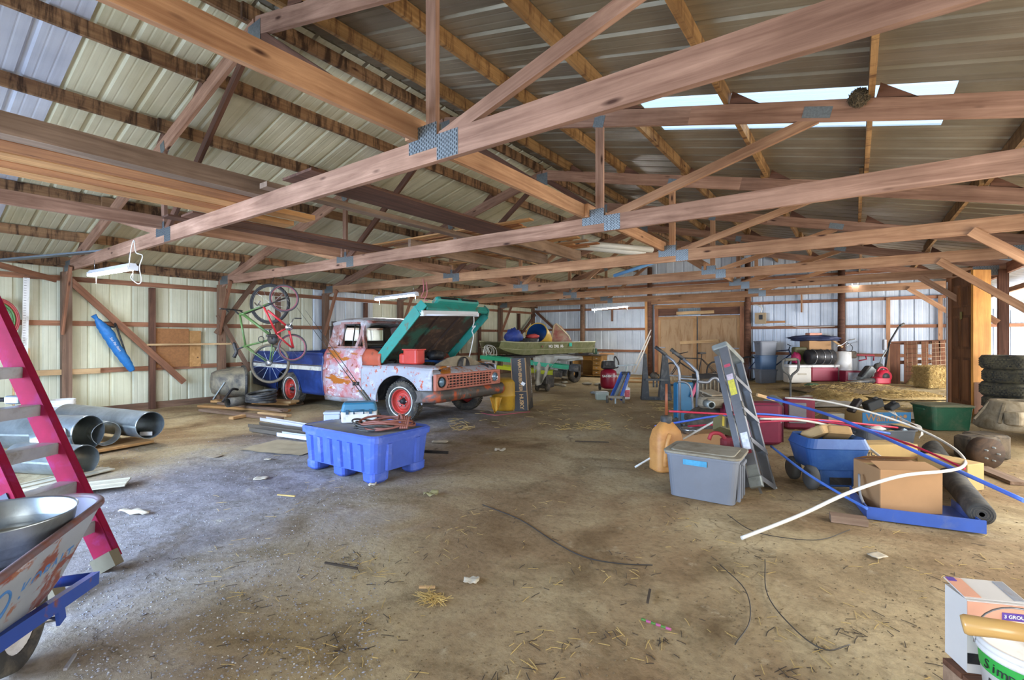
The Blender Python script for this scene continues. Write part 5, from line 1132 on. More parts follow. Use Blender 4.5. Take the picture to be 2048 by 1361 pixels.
def std_bike(label, pa, pb, R, mat, mirror=False, lean=0.0, seat_c=None):
    """bike standing on its wheels; pa, pb = ground contact of rear and front wheel"""
    pa = Vector(pa); pb = Vector(pb); W = (pb - pa).length; M = basis(pb - pa, (0, 0, 1), pa) @ RX(lean)
    t = thing('bicycle', label, 'bicycle', M=M)
    bike_wheel(t, (0, 0, R), (0, 1, 0), R); bike_wheel(t, (W, 0, R), (0, 1, 0), R)
    bb_ = Vector((W * 0.40, 0, R * 0.85)); st = Vector((W * 0.30, 0, R * 2.25)); hd = Vector((W * 0.78, 0, R * 2.35)); hl_ = Vector((W * 0.81, 0, R * 2.0))
    tubes(t, [(bb_, st, 0.016), (st, hd, 0.017), (bb_, hl_, 0.02), (hd, hl_, 0.02)], mat)
    for s in (-0.04, 0.04):
        v = Vector((0, s, 0)); tubes(t, [(v + Vector((0, 0, R)), bb_ + v * 0.6, 0.010), (v + Vector((0, 0, R)), st + v * 0.4, 0.009)], mat, 'stay'); tubes(t, [(hl_ + v, Vector((W, s, R)), 0.014)], M_BLACK, 'fork_leg')
    tubes(t, [(st, st + Vector((-0.03, 0, 0.14)), 0.012)], M_BLACK, 'seat_post'); MB().rbox(st + Vector((-0.03, 0, 0.16)), (0.26, 0.12, 0.05), 0.04).obj('saddle', seat_c or M_BLACK, t)
    tubes(t, [(hd, hd + Vector((0.03, 0, 0.10)), 0.014)], M_BLACK, 'stem'); h = hd + Vector((0.05, 0, 0.12)); MB().tube([h + Vector((-0.04, -0.32, 0.03)), h + Vector((0, -0.08, 0)), h + Vector((0, 0.08, 0)), h + Vector((-0.04, 0.32, 0.03))], 0.012, 8).obj('handlebar', M_BLACK, t)
    MB().lathe([(0, 0.01), (0.08, 0.01), (0.08, -0.01), (0, -0.01)], 18, TR(bb_ + Vector((0, -0.05, 0))) @ RX(R90)).obj('chainring', M_BLACK, t)
    tubes(t, [(bb_ + Vector((0, -0.07, 0)), bb_ + Vector((0.1, -0.07, -0.1)), 0.01)], M_BLACK, 'crank')
    return t
std_bike('black mountain bike standing before the plywood doors', PZ(1432, 768), PZ(1345, 772), 0.33, M_BLACK, lean=0.10)
std_bike('blue and black bike standing behind the stacked totes', Vector((PY(1500, 700, 16.45).x, 16.45, 0.005)), Vector((PY(1606, 700, 16.45).x, 16.45, 0.10)), 0.385, plain('navy_bike_paint', '2a3d63', 0.4), lean=-0.08)

# ------------------------------------------------------------------ things in the truck bay
rc = thing('fuel_can', 'red plastic container resting on the truck fender', 'container', wm(TK) @ Vector((1.78, -0.66, 0.925)), 0.1)
M_REDPL = plain('red_plastic', 'c0392c', 0.45, 0, 0.1, 5, '9a3a30', 0.2)
MB().rbox((0, 0, 0.12), (0.30, 0.22, 0.24), 0.04).rbox((-0.18, 0, 0.085), (0.14, 0.2, 0.17), 0.04).obj('can_body', M_REDPL, rc)
MB().box((0.0, 0, 0.235), (0.31, 0.23, 0.02)).obj('can_lip', M_REDPL, rc)

# ------------------------------------------------------------------ boat and ladders
M_BOAT = plain('olive_boat_paint', '6c7048', 0.6, 0, 0.15, 4, '8a8868', 0.35)
bl, br = PD(980, 690, 12.6), PD(1158, 690, 15.6)
ax = (br - bl); ax.z = 0; BL = ax.length; BMx = basis(ax, (0, 0, 1), (bl.x, bl.y, 0.0))
bo = thing('jon_boat', 'olive green flat-bottomed boat with registration letters resting on its trailer', 'boat', M=BMx)
def hull(a, c):
    x = BL * a; w = 0.62 * (1 - 0.35 * max(0, 1 - a / 0.25) ** 2); q = abs(2 * c - 1); side = 1 if c > 0.5 else -1
    lift = 0.20 * max(0, 1 - a / 0.22) ** 2 + 0.03
    if q > 0.5: y = side * (w * (0.80 + 0.2 * (q - 0.5) * 2)); z = 0.86 + lift + (0.34 - lift * 0.8) * (q - 0.5) * 2
    else: y = side * w * 0.8 * q * 2; z = 0.86 + lift
    return (x, y, z)
h_ = MB().grid(hull, 24, 16, False).obj('hull', M_BOAT, bo); solid(h_, 0.012)
for s in (-1, 1): MB().tube([(BL * k / 12, s * 0.62 * (1 - 0.35 * max(0, 1 - (k / 12) / 0.25) ** 2), 1.215 + 0.04 * max(0, 1 - (k / 12) / 0.22) ** 2) for k in range(13)], 0.018, 6).obj('gunwale', plain('pale_gunwale', '9a9a78', 0.5), bo); MB().tube([(BL * k / 12, s * 0.60 * (1 - 0.35 * max(0, 1 - (k / 12) / 0.25) ** 2), 1.02 + 0.06 * max(0, 1 - (k / 12) / 0.22) ** 2) for k in range(13)], 0.008, 5).obj('strake', plain('pale_gunwale', '9a9a78', 0.5), bo)
MB().box((BL, 0, 1.04), (0.03, 1.2, 0.36)).obj('transom', M_BOAT, bo)
text_obj('registration', 'MO  2982  AB', 0.115, M_WHITE, bo, TR(BL * 0.50, -0.625, 1.10) @ RX(R90 - 0.2), 0.002, bold=True)
MB().box((BL * 0.67, -0.632, 1.14), (0.14, 0.006, 0.10), RX(0.0)).obj('sticker', plain('teal_sticker', '2fae98', 0.5), bo)
MB().lathe([(0, 0.003), (0.03, 0.003), (0.03, 0)], 5, TR(BL * 0.345, -0.628, 1.10) @ RX(R90)).obj('star_mark', plain('dark_red_mark', '7a2c34', 0.6), bo)
tl_ = thing('boat_trailer', 'rusty steel boat trailer under the olive boat', 'trailer', M=BMx)
m = MB()
for s in (-1, 1): m.box((BL * 0.5, s * 0.4, 0.82), (BL * 0.96, 0.06, 0.07))
for q in (0.2, 0.5, 0.8): m.box((BL * q, 0, 0.82), (0.06, 0.86, 0.06))
m.obj('frame', M_BLACK, tl_)
for s in (-1, 1):
    MB().beam((BL * 0.72, s * 0.5, 0.82), (BL * 0.72, s * 0.5, 0.26), 0.06, 0.06).obj('axle_strut', M_BLACK, tl_); MB().lathe([(0.12, -0.07), (0.24, -0.08), (0.26, 0), (0.24, 0.08), (0.12, 0.07)], 24, TR(BL * 0.72, s * 0.62, 0.26) @ RX(R90)).obj('tyre', M_RUBBER, tl_)
    MB().beam((BL * 0.12, s * 0.35, 0.82), (BL * 0.12, s * 0.35, 0.0), 0.05, 0.05).obj('jack_leg', M_BLACK, tl_)
MBx = BMx
def inboat(x, y, z): return MBx @ Vector((BL * x, y, z))
bd = thing('barrel_half', 'yellow barrel with blue inside lying tilted in the boat', 'barrel', M=TR(inboat(0.52, 0.05, 1.36)) @ RZ(TH - 0.4) @ RX(math.radians(66)))
MB().lathe([(0.30, -0.3), (0.335, -0.1), (0.335, 0.1), (0.32, 0.3)], 28).obj('barrel_shell', plain('yellow_barrel', 'c09a3a', 0.5, 0, 0.12, 4), bd)
MB().lathe([(0.315, 0.3), (0.315, 0.0), (0.29, -0.29), (0.0, -0.29)], 28).obj('barrel_liner', plain('blue_liner', '24508e', 0.5), bd); MB().torus(0.322, 0.018, TR(0, 0, 0.3), 28, 6).obj('rim', plain('yellow_barrel', 'c09a3a', 0.5, 0, 0.12, 4), bd)
ck = thing('ribbed_bucket', 'black ribbed pot standing in the boat before the barrel', 'pot', inboat(0.33, -0.2, 0.93))
m = MB().lathe([(0, 0), (0.24, 0), (0.28, 0.40), (0.26, 0.40), (0.23, 0.03), (0, 0.03)], 24)
m.obj('pot_body', M_BLKPL, ck)
for k in range(24): MB().box((0.262, 0, 0.2), (0.02, 0.02, 0.36), RZ(k * math.pi / 12)).obj('rib', M_BLKPL, ck)
def lump(name, label, cat, c, s, mat, seed=0, amp=0.25, n=18, parent=None, kind=None):
    """irregular soft heap"""
    def fn(a, b_):
        th = 2 * math.pi * a; ph = math.pi * b_; d = Vector((math.cos(th) * math.sin(ph), math.sin(th) * math.sin(ph), -math.cos(ph)))
        k = 1 + amp * noise.noise(d * 2.2 + Vector((seed, seed * 2, 0))) + amp * 0.5 * noise.noise(d * 5 + Vector((0, seed, 3)))
        return (d.x * s[0] * k, d.y * s[1] * k, max(-s[2] * 0.98, d.z * s[2] * k))
    o = MB().grid(fn, n, n // 2).obj(name, mat, None, TR(c)); return setp(o, label, cat, None, kind)
lump('blue_tarp', 'crumpled blue tarp hanging over the boat side', 'tarp', inboat(0.20, -0.1, 1.40), (0.22, 0.26, 0.20), plain('blue_tarp_cloth', '2a3f86', 0.6, 0, 0.25, 8), 2.0, 0.6)
lump('red_cloth', 'red cloth bundle lying on the ribbed pot', 'cloth', inboat(0.36, -0.2, 1.38), (0.20, 0.16, 0.07), plain('red_cloth', 'c04a46', 0.7), 5.0, 0.4)
sled = thing('plastic_sled', 'faded pink and cream sled leaning upright in the boat', 'sled', inboat(0.74, 0.0, 1.22))
MB().prism([(-0.3, -0.05), (0.42, -0.05), (0.3, 0.2), (0.05, 0.5), (-0.12, 0.58), (-0.2, 0.5)], 0.10, RZ(TH - 0.2) @ RX(-0.2)).obj('sled_shell', plain('faded_pink_plastic', 'b46a66', 0.55, 0, 0.2, 3, 'c9b89a', 0.45), sled)
MB().tube([Vector((CS * x, SN * x, z)) - Vector((-SN, CS, 0)) * 0.09 for x, z in ((-0.26, -0.03), (-0.18, 0.5), (-0.10, 0.56), (0.28, 0.18), (0.36, -0.03))], 0.02, 6).obj('edge_trim', plain('cream_trim', 'cfc39c', 0.5), sled)
# wire reel
wr = thing('cable_reel', 'tangled bundle of pale cable hanging by the boat bow', 'cable bundle', PD(977, 703, 11.9))
rr = random.Random(9)
for k in range(8): MB().torus(rr.uniform(0.13, 0.2), 0.008, TR(rr.uniform(-0.06, 0.06), 0, rr.uniform(-0.05, 0.05)) @ RZ(rr.uniform(0, 3)) @ RX(R90 + rr.uniform(-0.5, 0.5)), 20, 5).obj('cable_loop', plain('pale_cable', 'b8b8b0', 0.5, 0.2), wr)
# two extension ladders
def ext_ladder(label, pa, pb, w, mat, rungs=9, endmat=None):
    pa = Vector(pa); pb = Vector(pb); L = (pb - pa).length; M = basis(pb - pa, (0, 0, 1), pa); t = thing('extension_ladder', label, 'ladder', M=M)
    for y in (-w / 2, w / 2):
        MB().box((L / 2, y, 0), (L, 0.012, 0.085)).box((L / 2, y + (0.02 if y < 0 else -0.02), 0.037), (L, 0.04, 0.012)).box((L / 2, y + (0.02 if y < 0 else -0.02), -0.037), (L, 0.04, 0.012)).obj('side_rail', mat, t)
        MB().rbox((L, y, 0), (0.22, 0.06, 0.15), 0.02).obj('foot', M_BLKPL, t)
    for k in range(rungs): MB().box((L * (k + 0.5) / rungs, 0, 0), (0.045, w, 0.03)).obj('rung', M_ALU, t)
    return t
M_LGRN = plain('green_fibreglass', '1f9a72', 0.4, 0, 0.1, 5); M_LYEL = plain('lime_fibreglass', 'b2c02c', 0.4, 0, 0.1, 5)
ext_ladder('green fibreglass extension ladder laid in front of the boat', PD(966, 714, 11.6), PD(1150, 736, 11.0), 0.42, M_LGRN)
ext_ladder('lime yellow fibreglass ladder under the green one', PD(1000, 734, 11.55), PD(1120, 747, 11.0), 0.40, M_LYEL, 6)
tc = thing('tool_chest', 'black rolling tool chest standing under the ladders', 'tool chest', PZ(1092, 781), TH - 0.5)
MB().rbox((0, 0, 0.30), (0.26, 0.5, 0.46), 0.03).obj('chest_body', M_BLKPL, tc)
for s in (-0.14, 0.14): MB().lathe([(0, -0.03), (0.09, -0.03), (0.1, 0), (0.09, 0.03), (0, 0.03)], 18, TR(s, -0.22, 0.10) @ RY(R90)).obj('wheel', M_RUBBER, tc)
tc2 = thing('saw_horse', 'dark saw horse holding up the far ends of the ladders', 'saw horse', PD(985, 770, 11.7) * Vector((1, 1, 0)) if False else Vector((PD(985, 700, 11.75).x, PD(985, 700, 11.75).y, 0)), TH)
MB().box((0, 0, 0.60), (0.08, 0.7, 0.08)).obj('top_rail', M_DARK, tc2)
for s in (-1, 1):
    for y in (-0.3, 0.3): MB().beam((s * 0.03, y, 0.58), (s * 0.22, y, 0.0), 0.04, 0.06).obj('leg', M_DARK, tc2)
# drape
M_DRAPE = plain('grey_drop_cloth', 'a9a89e', 0.85, 0, 0.1, 4, '8c8a80', 0.25)
def drape(a, c):
    top = [(1066, 716), (1078, 713), (1090, 713), (1104, 713), (1118, 716)]; bot = [(1070, 760), (1073, 772), (1082, 770), (1092, 752), (1100, 738)]
    q = a * 4; k = min(int(q), 3); f = q - k; tx = top[k][0] + (top[k + 1][0] - top[k][0]) * f; ty = top[k][1] + (top[k + 1][1] - top[k][1]) * f; bx = bot[k][0] + (bot[k + 1][0] - bot[k][0]) * f; by = bot[k][1] + (bot[k + 1][1] - bot[k][1]) * f
    return PD(tx + (bx - tx) * c, ty + (by - ty) * c, 10.85 + 0.08 * math.sin(a * 16) * (0.3 + c) + 0.25 * (1 - c))
dr = thing('drop_cloth', 'grey drop cloth draped over the ladders beside the black box', 'cloth', PD(1085, 740, 10.9)); o = MB().grid(drape, 32, 14).obj('cloth', M_DRAPE, dr, world=True); solid(o, 0.006)
lump('drop_cloth_heap', 'rumpled pale cloth heaped on top of the ladders', 'cloth', PD(1118, 716, 11.3), (0.55, 0.25, 0.07), M_DRAPE, 8.0, 0.5, 24)

# black printed carton leaning
M_CART = plain('black_carton', '2a2622', 0.6, 0, 0.15, 6); M_TANP = plain('tan_print', 'b08a58', 0.7, 0, 0.1); M_KRAFT = plain('kraft_edge', '9a7a52', 0.85)
cx_ = thing('printed_carton', 'tall black printed carton standing on the floor before the ladders', 'carton', PZ(1043, 824), TH - math.radians(20), M=TR(PZ(1043, 824) + fw * 0.12) @ RZ(TH - math.radians(14)) @ RY(math.radians(-3.5)))
MB().box((0, 0.20, 0.49), (0.27, 0.46, 0.97)).obj('carton_body', M_CART, cx_)
for x in (-0.135, 0.135): MB().box((x, -0.03, 0.49), (0.014, 0.012, 0.97)).obj('kraft_edge', M_KRAFT, cx_)
MB().box((0.0, -0.031, 0.36), (0.26, 0.008, 0.012)).obj('divider_line', M_KRAFT, cx_)
text_obj('lettering', 'WEATHERBEATER', 0.085, M_TANP, cx_, TR(0.02, -0.032, 0.66) @ RX(R90) @ RZ(-R90), 0.001, bold=True, spacing=0.82)
text_obj('lettering', 'HUSKY', 0.10, M_TANP, cx_, TR(0.02, -0.032, 0.17) @ RX(R90) @ RZ(-R90), 0.001, bold=True, spacing=0.85)
for k in range(3): MB().box((0.137, 0.06 + 0.12 * k, 0.5), (0.003, 0.05, 0.8 - 0.1 * k)).obj('side_print', plain('grey_brown_print', '6a5c4a', 0.7, 0, 0.3, 30), cx_)
text_obj('lettering', 'WEATHERBEATER', 0.06, M_WHITE, cx_, TR(0.139, 0.38, 0.52) @ RZ(R90) @ RX(R90) @ RZ(-R90), 0.001)
MB().box((0, 0, 0), (0.07, 0.003, 0.06), TR(0.07, -0.033, 0.5) @ RY(0.6)).obj('shipping_label', M_WHITE, cx_)
# yellow drum and tarp behind the bumper
yd = thing('yellow_drum', 'mustard yellow plastic drum standing behind the truck bumper', 'drum', PZ(1010, 826) + fw * 0.42)
MB().lathe([(0, 0), (0.24, 0), (0.26, 0.04), (0.26, 0.26), (0.27, 0.28), (0.26, 0.30), (0.26, 0.52), (0.22, 0.58), (0, 0.58)], 28).obj('drum_body', plain('mustard_plastic', 'b58a22', 0.5, 0, 0.12, 4, '8a6c2c', 0.3), yd)
yt = thing('yellow_tarp', 'yellow tarp corner hanging down behind the truck bumper', 'tarp', PD(990, 800, 8.6)); o = MB().grid(lambda a, c: PD(979 + 25 * a + c * (10 - 17 * a) , 795 + c * 33 * (1 - 0.3 * a), 8.55 + 0.05 * math.sin(a * 9)), 10, 8).obj('tarp_sheet', plain('yellow_tarp_cloth', 'c7962e', 0.6, 0, 0.2, 7), yt, world=True); solid(o, 0.004)
setp(MB().tube(smooth_path([PZ(962, 826, 0.01), PZ(990, 831, 0.01), PZ(1020, 828, 0.01), PZ(1060, 824, 0.01)], 4), 0.008, 5).obj('thin_red_cord', plain('red_cord', '9c4a50', 0.6)), 'thin red cord lying on the floor by the black carton', 'rope')  # loose thin cord on the floor

# ------------------------------------------------------------------ back wall furniture
M_DESK = wood('desk_wood', 'a07a3e', 'c69a58', 7, knots=False, rough=0.5)
dk = thing('desk', 'light oak pedestal desk with open bay against the back wall', 'desk', (PD(1172, 745, 16.6).x, PD(1172, 745, 16.6).y, 0), math.radians(2))
MB().box((-0.27, -0.18, 0.37), (0.03, 0.62, 0.74)).box((0.62, 0.1, 0.37), (0.03, 0.5, 0.74)).box((0.18, 0.33, 0.37), (0.9, 0.02, 0.74)).box((0.32, 0.1, 0.37), (0.02, 0.5, 0.72)).box((0.18, 0.05, 0.06), (0.9, 0.5, 0.02)).obj('carcass', M_DESK, dk)
MB().box((0.16, -0.02, 0.755), (1.0, 0.85, 0.03)).obj('desk_top', plain('dark_desk_top', '4a3c30', 0.6), dk)
for k, z in enumerate((0.64, 0.48, 0.32, 0.16)):
    d = MB().box((0.47, -0.16, z), (0.27, 0.02, 0.14)).obj('drawer', M_DESK, dk); MB().rbox((0.47, -0.18, z), (0.06, 0.02, 0.02), 0.005).obj('drawer_pull', M_WHITE, d)
d = MB().box((0.03, -0.16, 0.64), (0.54, 0.02, 0.14)).obj('drawer', M_DESK, dk)
for i, (x, y, z, s, c, lab) in enumerate(((-0.02, 0, 0.92, (0.16, 0.14, 0.14), 'd6cfb4', 'cream bundle of rags heaped on the desk'), (0.20, 0.05, 0.89, (0.15, 0.12, 0.11), 'c4c6c8', 'white crumpled cloth on the desk'), (-0.16, -0.05, 0.87, (0.09, 0.1, 0.09), 'b0803a', 'mustard rag on the edge of the desk'), (-0.1, 0.1, 1.0, (0.1, 0.1, 0.08), '4a3440', 'dark purple cloth on top of the desk heap'))):
    lump('rag_heap', lab, 'cloth', wm(dk) @ Vector((x, y, z)), s, plain('rag_' + c, c, 0.85, 0, 0.3, 12), i * 3.0, 0.5, 16)
setp(MB().box((0, 0, 0), (0.08, 0.12, 0.2)).obj('green_carton', plain('dark_green_card', '31503c', 0.7), None, TR(wm(dk) @ Vector((0.33, 0.05, 0.872)))), 'small green carton standing on the desk', 'carton')
setp(beam('wood_block', wm(dk) @ Vector((0.5, 0.0, 0.80)), wm(dk) @ Vector((1.0, 0.05, 0.80)), 0.06, 0.06, M_BOARD), 'tan wood block sticking out over the desk edge', 'block')
# leaning white poles and tall board near the big doors
for i, (a, c) in enumerate((((1264, 745), (1302, 660)), ((1270, 746), (1301, 672)))):
    pipe('white_pole', 'thin white pole leaning on the post by the plywood doors', 'pole', PY(a[0], a[1], YB - 0.75), PY(c[0], c[1], YB - 0.30), 0.022, M_PVC, 'white poles by the doors', n=10)
setp(beam('tall_board', PY(1292, 600, YB - 0.2), PY(1294, 748, YB - 0.2) , 0.03, 0.09, M_L1, up=(1, 0, 0)), 'tall narrow board upright beside the dark pole', 'board')
# double plywood doors
M_PLYD = patchy('weathered_plywood', [('a98a66', 2, 0, 0, one), ('8d6c48', 2.2, 0.5, 0.14, (3, 1, 0.6)), ('6a4a30', 3.5, 0.66, 0.05, (3, 1, 0.5))], 0.8)
DY = YB - 0.08; zt_ = 2.30
xm = (DX0 + DX1) / 2
for i, (a, c) in enumerate(((DX0 + 0.06, xm - 0.02), (xm + 0.02, DX1 - 0.06))):
    d = setp(empty('door_%d' % (i + 1), ((a + c) / 2, DY, 0)), kind='structure')
    w = c - a
    MB().box((0, 0, 1.06), (w, 0.02, 2.02)).obj('plywood_sheet', M_PLYD, d)
    for x in (-w / 2 + 0.06, w / 2 - 0.06): beam('stile', (x, -0.02, 0.05), (x, -0.02, 2.08), 0.02, 0.10, wood('door_stile', '8a6a48', 'b4946c', 12), d, up=(1, 0, 0), world=False)
    beam('top_rail', (-w / 2, -0.021, 2.03), (w / 2, -0.021, 2.03), 0.02, 0.10, wood('door_stile', '8a6a48', 'b4946c', 12), d, world=False)
    MB().box((w * 0.38 * (-1 if i == 0 else 1), -0.03, 1.0), (0.22, 0.015, 0.04)).obj('hinge', M_GREY, d)
f_ = setp(empty('trim_1', (xm, DY, 0)), kind='structure')
for x in (DX0 + 0.02, DX1 - 0.02): beam('door_jamb', (x, DY - 0.03, 0), (x, DY - 0.03, 2.45), 0.05, 0.12, M_GIRT, f_, up=(1, 0, 0))
beam('door_header', (DX0 - 0.05, DY - 0.05, 2.42), (DX1 + 0.05, DY - 0.05, 2.42), 0.05, 0.14, M_BOARD, f_)
beam('upper_panel', (DX0 + 0.05, DY, 2.23), (DX0 + 0.75, DY, 2.23), 0.02, 0.24, M_DARK, f_); beam('upper_panel', (xm + 0.1, DY, 2.23), (DX1 - 0.05, DY, 2.23), 0.02, 0.24, M_DARK, f_)
MB().box((DX0 + 1.12, DY + 0.01, 2.23), (0.75, 0.01, 0.22)).obj('gap_panel', MATS['clear'], f_, wm(f_).inverted())
for i, (a, c) in enumerate((((1353, 627), (1428, 624)), ((1360, 686), (1438, 682)), ((1412, 728), (1438, 727)))):
    setp(beam('door_bar', PY(a[0], a[1], DY - 0.06), PY(c[0], c[1], DY - 0.06), 0.04, 0.10, M_PALE), ('pale board nailed across the top of the plywood doors', 'pale board barring the plywood doors at mid height', 'short pale board low on the plywood doors')[i], 'board')
# meter box and wires
eb = thing('electric_box', 'cardboard-coloured electric box on the pole beside the doors', 'electric box', PY(1521, 648, YB - 0.22))
MB().box((0, 0, 0.17), (0.30, 0.14, 0.34)).obj('box_body', plain('tan_steel_box', 'a08a68', 0.6, 0, 0.1), eb); MB().box((0.02, -0.075, 0.2), (0.1, 0.01, 0.14)).obj('warning_mark', M_BLACK, eb)
MB().tube(smooth_path([(0, 0, 0.34), (0.04, 0, 0.48), (-0.06, 0, 0.58), (-0.2, 0.05, 0.6)], 5), 0.018, 6).obj('conduit', M_PVC, eb)
setp(MB().tube(smooth_path([PY(1512, 650, YB - 0.12), PY(1540, 653, YB - 0.1), PY(1575, 650, YB - 0.1), PY(1600, 655, YB - 0.1), PY(1670, 653, YB - 0.1)], 5), 0.01, 5).obj('wall_wire', M_CORD), 'slack wire strung along the girt from the electric box', 'wire')
setp(beam('short_shelf', PY(1530, 645, YB - 0.1), PY(1570, 644, YB - 0.1), 0.08, 0.06, M_BOARD), 'short board on the girt beside the electric box', 'board')

# ------------------------------------------------------------------ compressor, jack, stand
cm = thing('air_compressor', 'red upright air compressor with black motor on top', 'compressor', (PD(1217, 778, 12.2).x, PD(1217, 778, 12.2).y, 0), TH)
MB().lathe([(0, 0.04), (0.12, 0.05), (0.19, 0.09), (0.205, 0.14), (0.205, 0.44), (0.19, 0.5), (0.1, 0.55), (0, 0.56)], 28).obj('tank', plain('crimson_paint', '8e1730', 0.35, 0, 0.12, 5), cm)
for s in (-1, 1): MB().lathe([(0, -0.025), (0.08, -0.025), (0.085, 0), (0.08, 0.025), (0, 0.025)], 16, TR(s * 0.2, 0.12, 0.085) @ RY(R90)).obj('wheel', M_RUBBER, cm)
MB().rbox((-0.01, 0, 0.66), (0.36, 0.28, 0.2), 0.05, None, 0.8).obj('motor_cover', M_BLACK, cm)
MB().rbox((-0.05, -0.1, 0.69), (0.14, 0.12, 0.12), 0.03).obj('pump_head', M_BLKPL, cm)
MB().tube(smooth_path([(0.12, -0.08, 0.58), (0.22, -0.08, 0.60), (0.24, -0.08, 0.72), (0.17, -0.08, 0.86), (0.13, -0.08, 0.84), (0.13, -0.08, 0.70)], 5), 0.016, 8).obj('handle', M_BLACK, cm)
text_obj('lettering', 'SANBORN', 0.085, M_WHITE, cm, TR(0.0, -0.207, 0.38) @ RX(R90), 0.002, bold=True)
jk = thing('floor_jack', 'blue floor jack standing on its wheels before the compressor', 'floor jack', PZ(1231, 807), TH - 0.25)
M_JBL = plain('jack_blue', '28509c', 0.45, 0, 0.12, 6)
for s in (-1, 1):
    MB().beam((s * 0.10, 0, 0.08), (s * 0.075 + 0.2, 0.35, 0.60), 0.025, 0.085).obj('side_frame', M_JBL, jk)
    MB().lathe([(0, -0.025), (0.07, -0.025), (0.08, 0), (0.07, 0.025), (0, 0.025)], 18, TR(s * 0.165, -0.03, 0.08) @ RY(R90)).obj('wheel', M_RUBBER, jk)
MB().beam((0.0, 0.02, 0.14), (0.19, 0.33, 0.56), 0.05, 0.04).obj('ram', M_GALVD, jk)
MB().box((0, -0.04, 0.13), (0.30, 0.06, 0.05)).obj('front_plate', M_KHAKI, jk); MB().box((0, -0.06, 0.06), (0.03, 0.02, 0.12)).obj('caster_bracket', M_GALVD, jk)
MB().beam((0.2, 0.35, 0.58), (0.22, 0.38, 0.74), 0.03, 0.03).beam((0.02, 0.38, 0.75), (0.42, 0.38, 0.78), 0.03, 0.03).obj('handle', M_GALVD, jk)
MB().rbox((0.2, 0.36, 0.6), (0.2, 0.1, 0.06), 0.02).obj('saddle_block', M_BLACK, jk)
cbn = thing('clear_bin', 'clear plastic tub holding green twine beside the jack', 'tub', PZ(1205, 801) + fw * 0.1, TH)
o = MB().rbox((0, 0, 0.09), (0.26, 0.2, 0.18), 0.03, None, 1.1).obj('tub_shell', plain('cloudy_plastic', 'bcc4b8', 0.35, 0, 0.05, 4, alpha=0.55), cbn); MB().rbox((0, 0, 0.06), (0.22, 0.16, 0.1), 0.03).obj('twine', plain('green_twine', '5d7a54', 0.8, 0, 0.3, 18), cbn)
jg = thing('detergent_jug', 'white jug with red and blue label behind the floor jack', 'jug', PZ(1253, 799), TH)
MB().rbox((0, 0, 0.13), (0.15, 0.11, 0.26), 0.04).lathe([(0.03, 0.25), (0.025, 0.33), (0, 0.33)], 12).obj('jug_body', M_WPLAST, jg); MB().box((0, -0.058, 0.13), (0.11, 0.004, 0.15)).obj('label', plain('red_label', 'b8555c', 0.6, 0, 0.5, 22), jg)
lump('paper_scrap', 'grey crumpled packaging on the floor beside the clear tub', 'litter', PZ(1188, 786, 0.03), (0.1, 0.06, 0.03), plain('grey_paper', '9aa0a4', 0.7), 3.0, 0.5)
M_STND = plain('charcoal_steel', '33373a', 0.5, 0.3, 0.15, 5, '6a6a64', 0.25)
sd = thing('steel_stand', 'charcoal steel stand with two tapered uprights and cross shelf', 'stand', PZ(1313, 800), TH - math.radians(5))
for x, w in ((-0.24, 0.10), (0.18, 0.16)):
    MB().box((x, 0.02, 0.5), (w * 1.7, w * 1.2, 1.0), None, 0.35).obj('upright', M_STND, sd)
MB().box((-0.02, 0.02, 0.03), (0.62, 0.16, 0.06)).obj('base_plate', M_STND, sd); MB().box((0.0, 0.02, 0.44), (0.5, 0.2, 0.04)).obj('cross_shelf', M_STND, sd)
for k in range(3): MB().box((-0.06 + 0.07 * k, 0.02, 0.38), (0.03, 0.03, 0.22)).obj('prong', M_STND, sd)
lump('motor_part', 'small dark motor part lying on the steel stand shelf', 'motor', wm(sd) @ Vector((-0.04, 0.02, 0.52)), (0.10, 0.08, 0.07), M_ENG, 6, 0.3)
for i, (a, c) in enumerate((((1225, 763), (1420, 768)), ((1215, 757), (1330, 757)))):
    setp(beam('floor_plank', PZ(*a, 0.02), PZ(*c, 0.02), 0.16, 0.035, M_PLY), ('tan plank lying on the floor behind the steel stand', 'second tan plank on the floor near the leaning poles')[i], 'plank')
for i in range(9):
    rr = random.Random(i); p = PZ(1100 + rr.uniform(0, 120), 756 + rr.uniform(0, 16), 0.03)
    lump('rubble_piece', 'broken pale rubble lump on the floor before the desk', 'rubble', p, (rr.uniform(0.06, 0.16), rr.uniform(0.05, 0.1), 0.035), plain('pale_rubble', 'a8a290', 0.9, 0, 0.2, 10), i * 1.7, 0.7, 12)
for o in bpy.data.objects:
    if o.name.startswith('rubble_piece'): o['group'] = 'rubble before the desk'
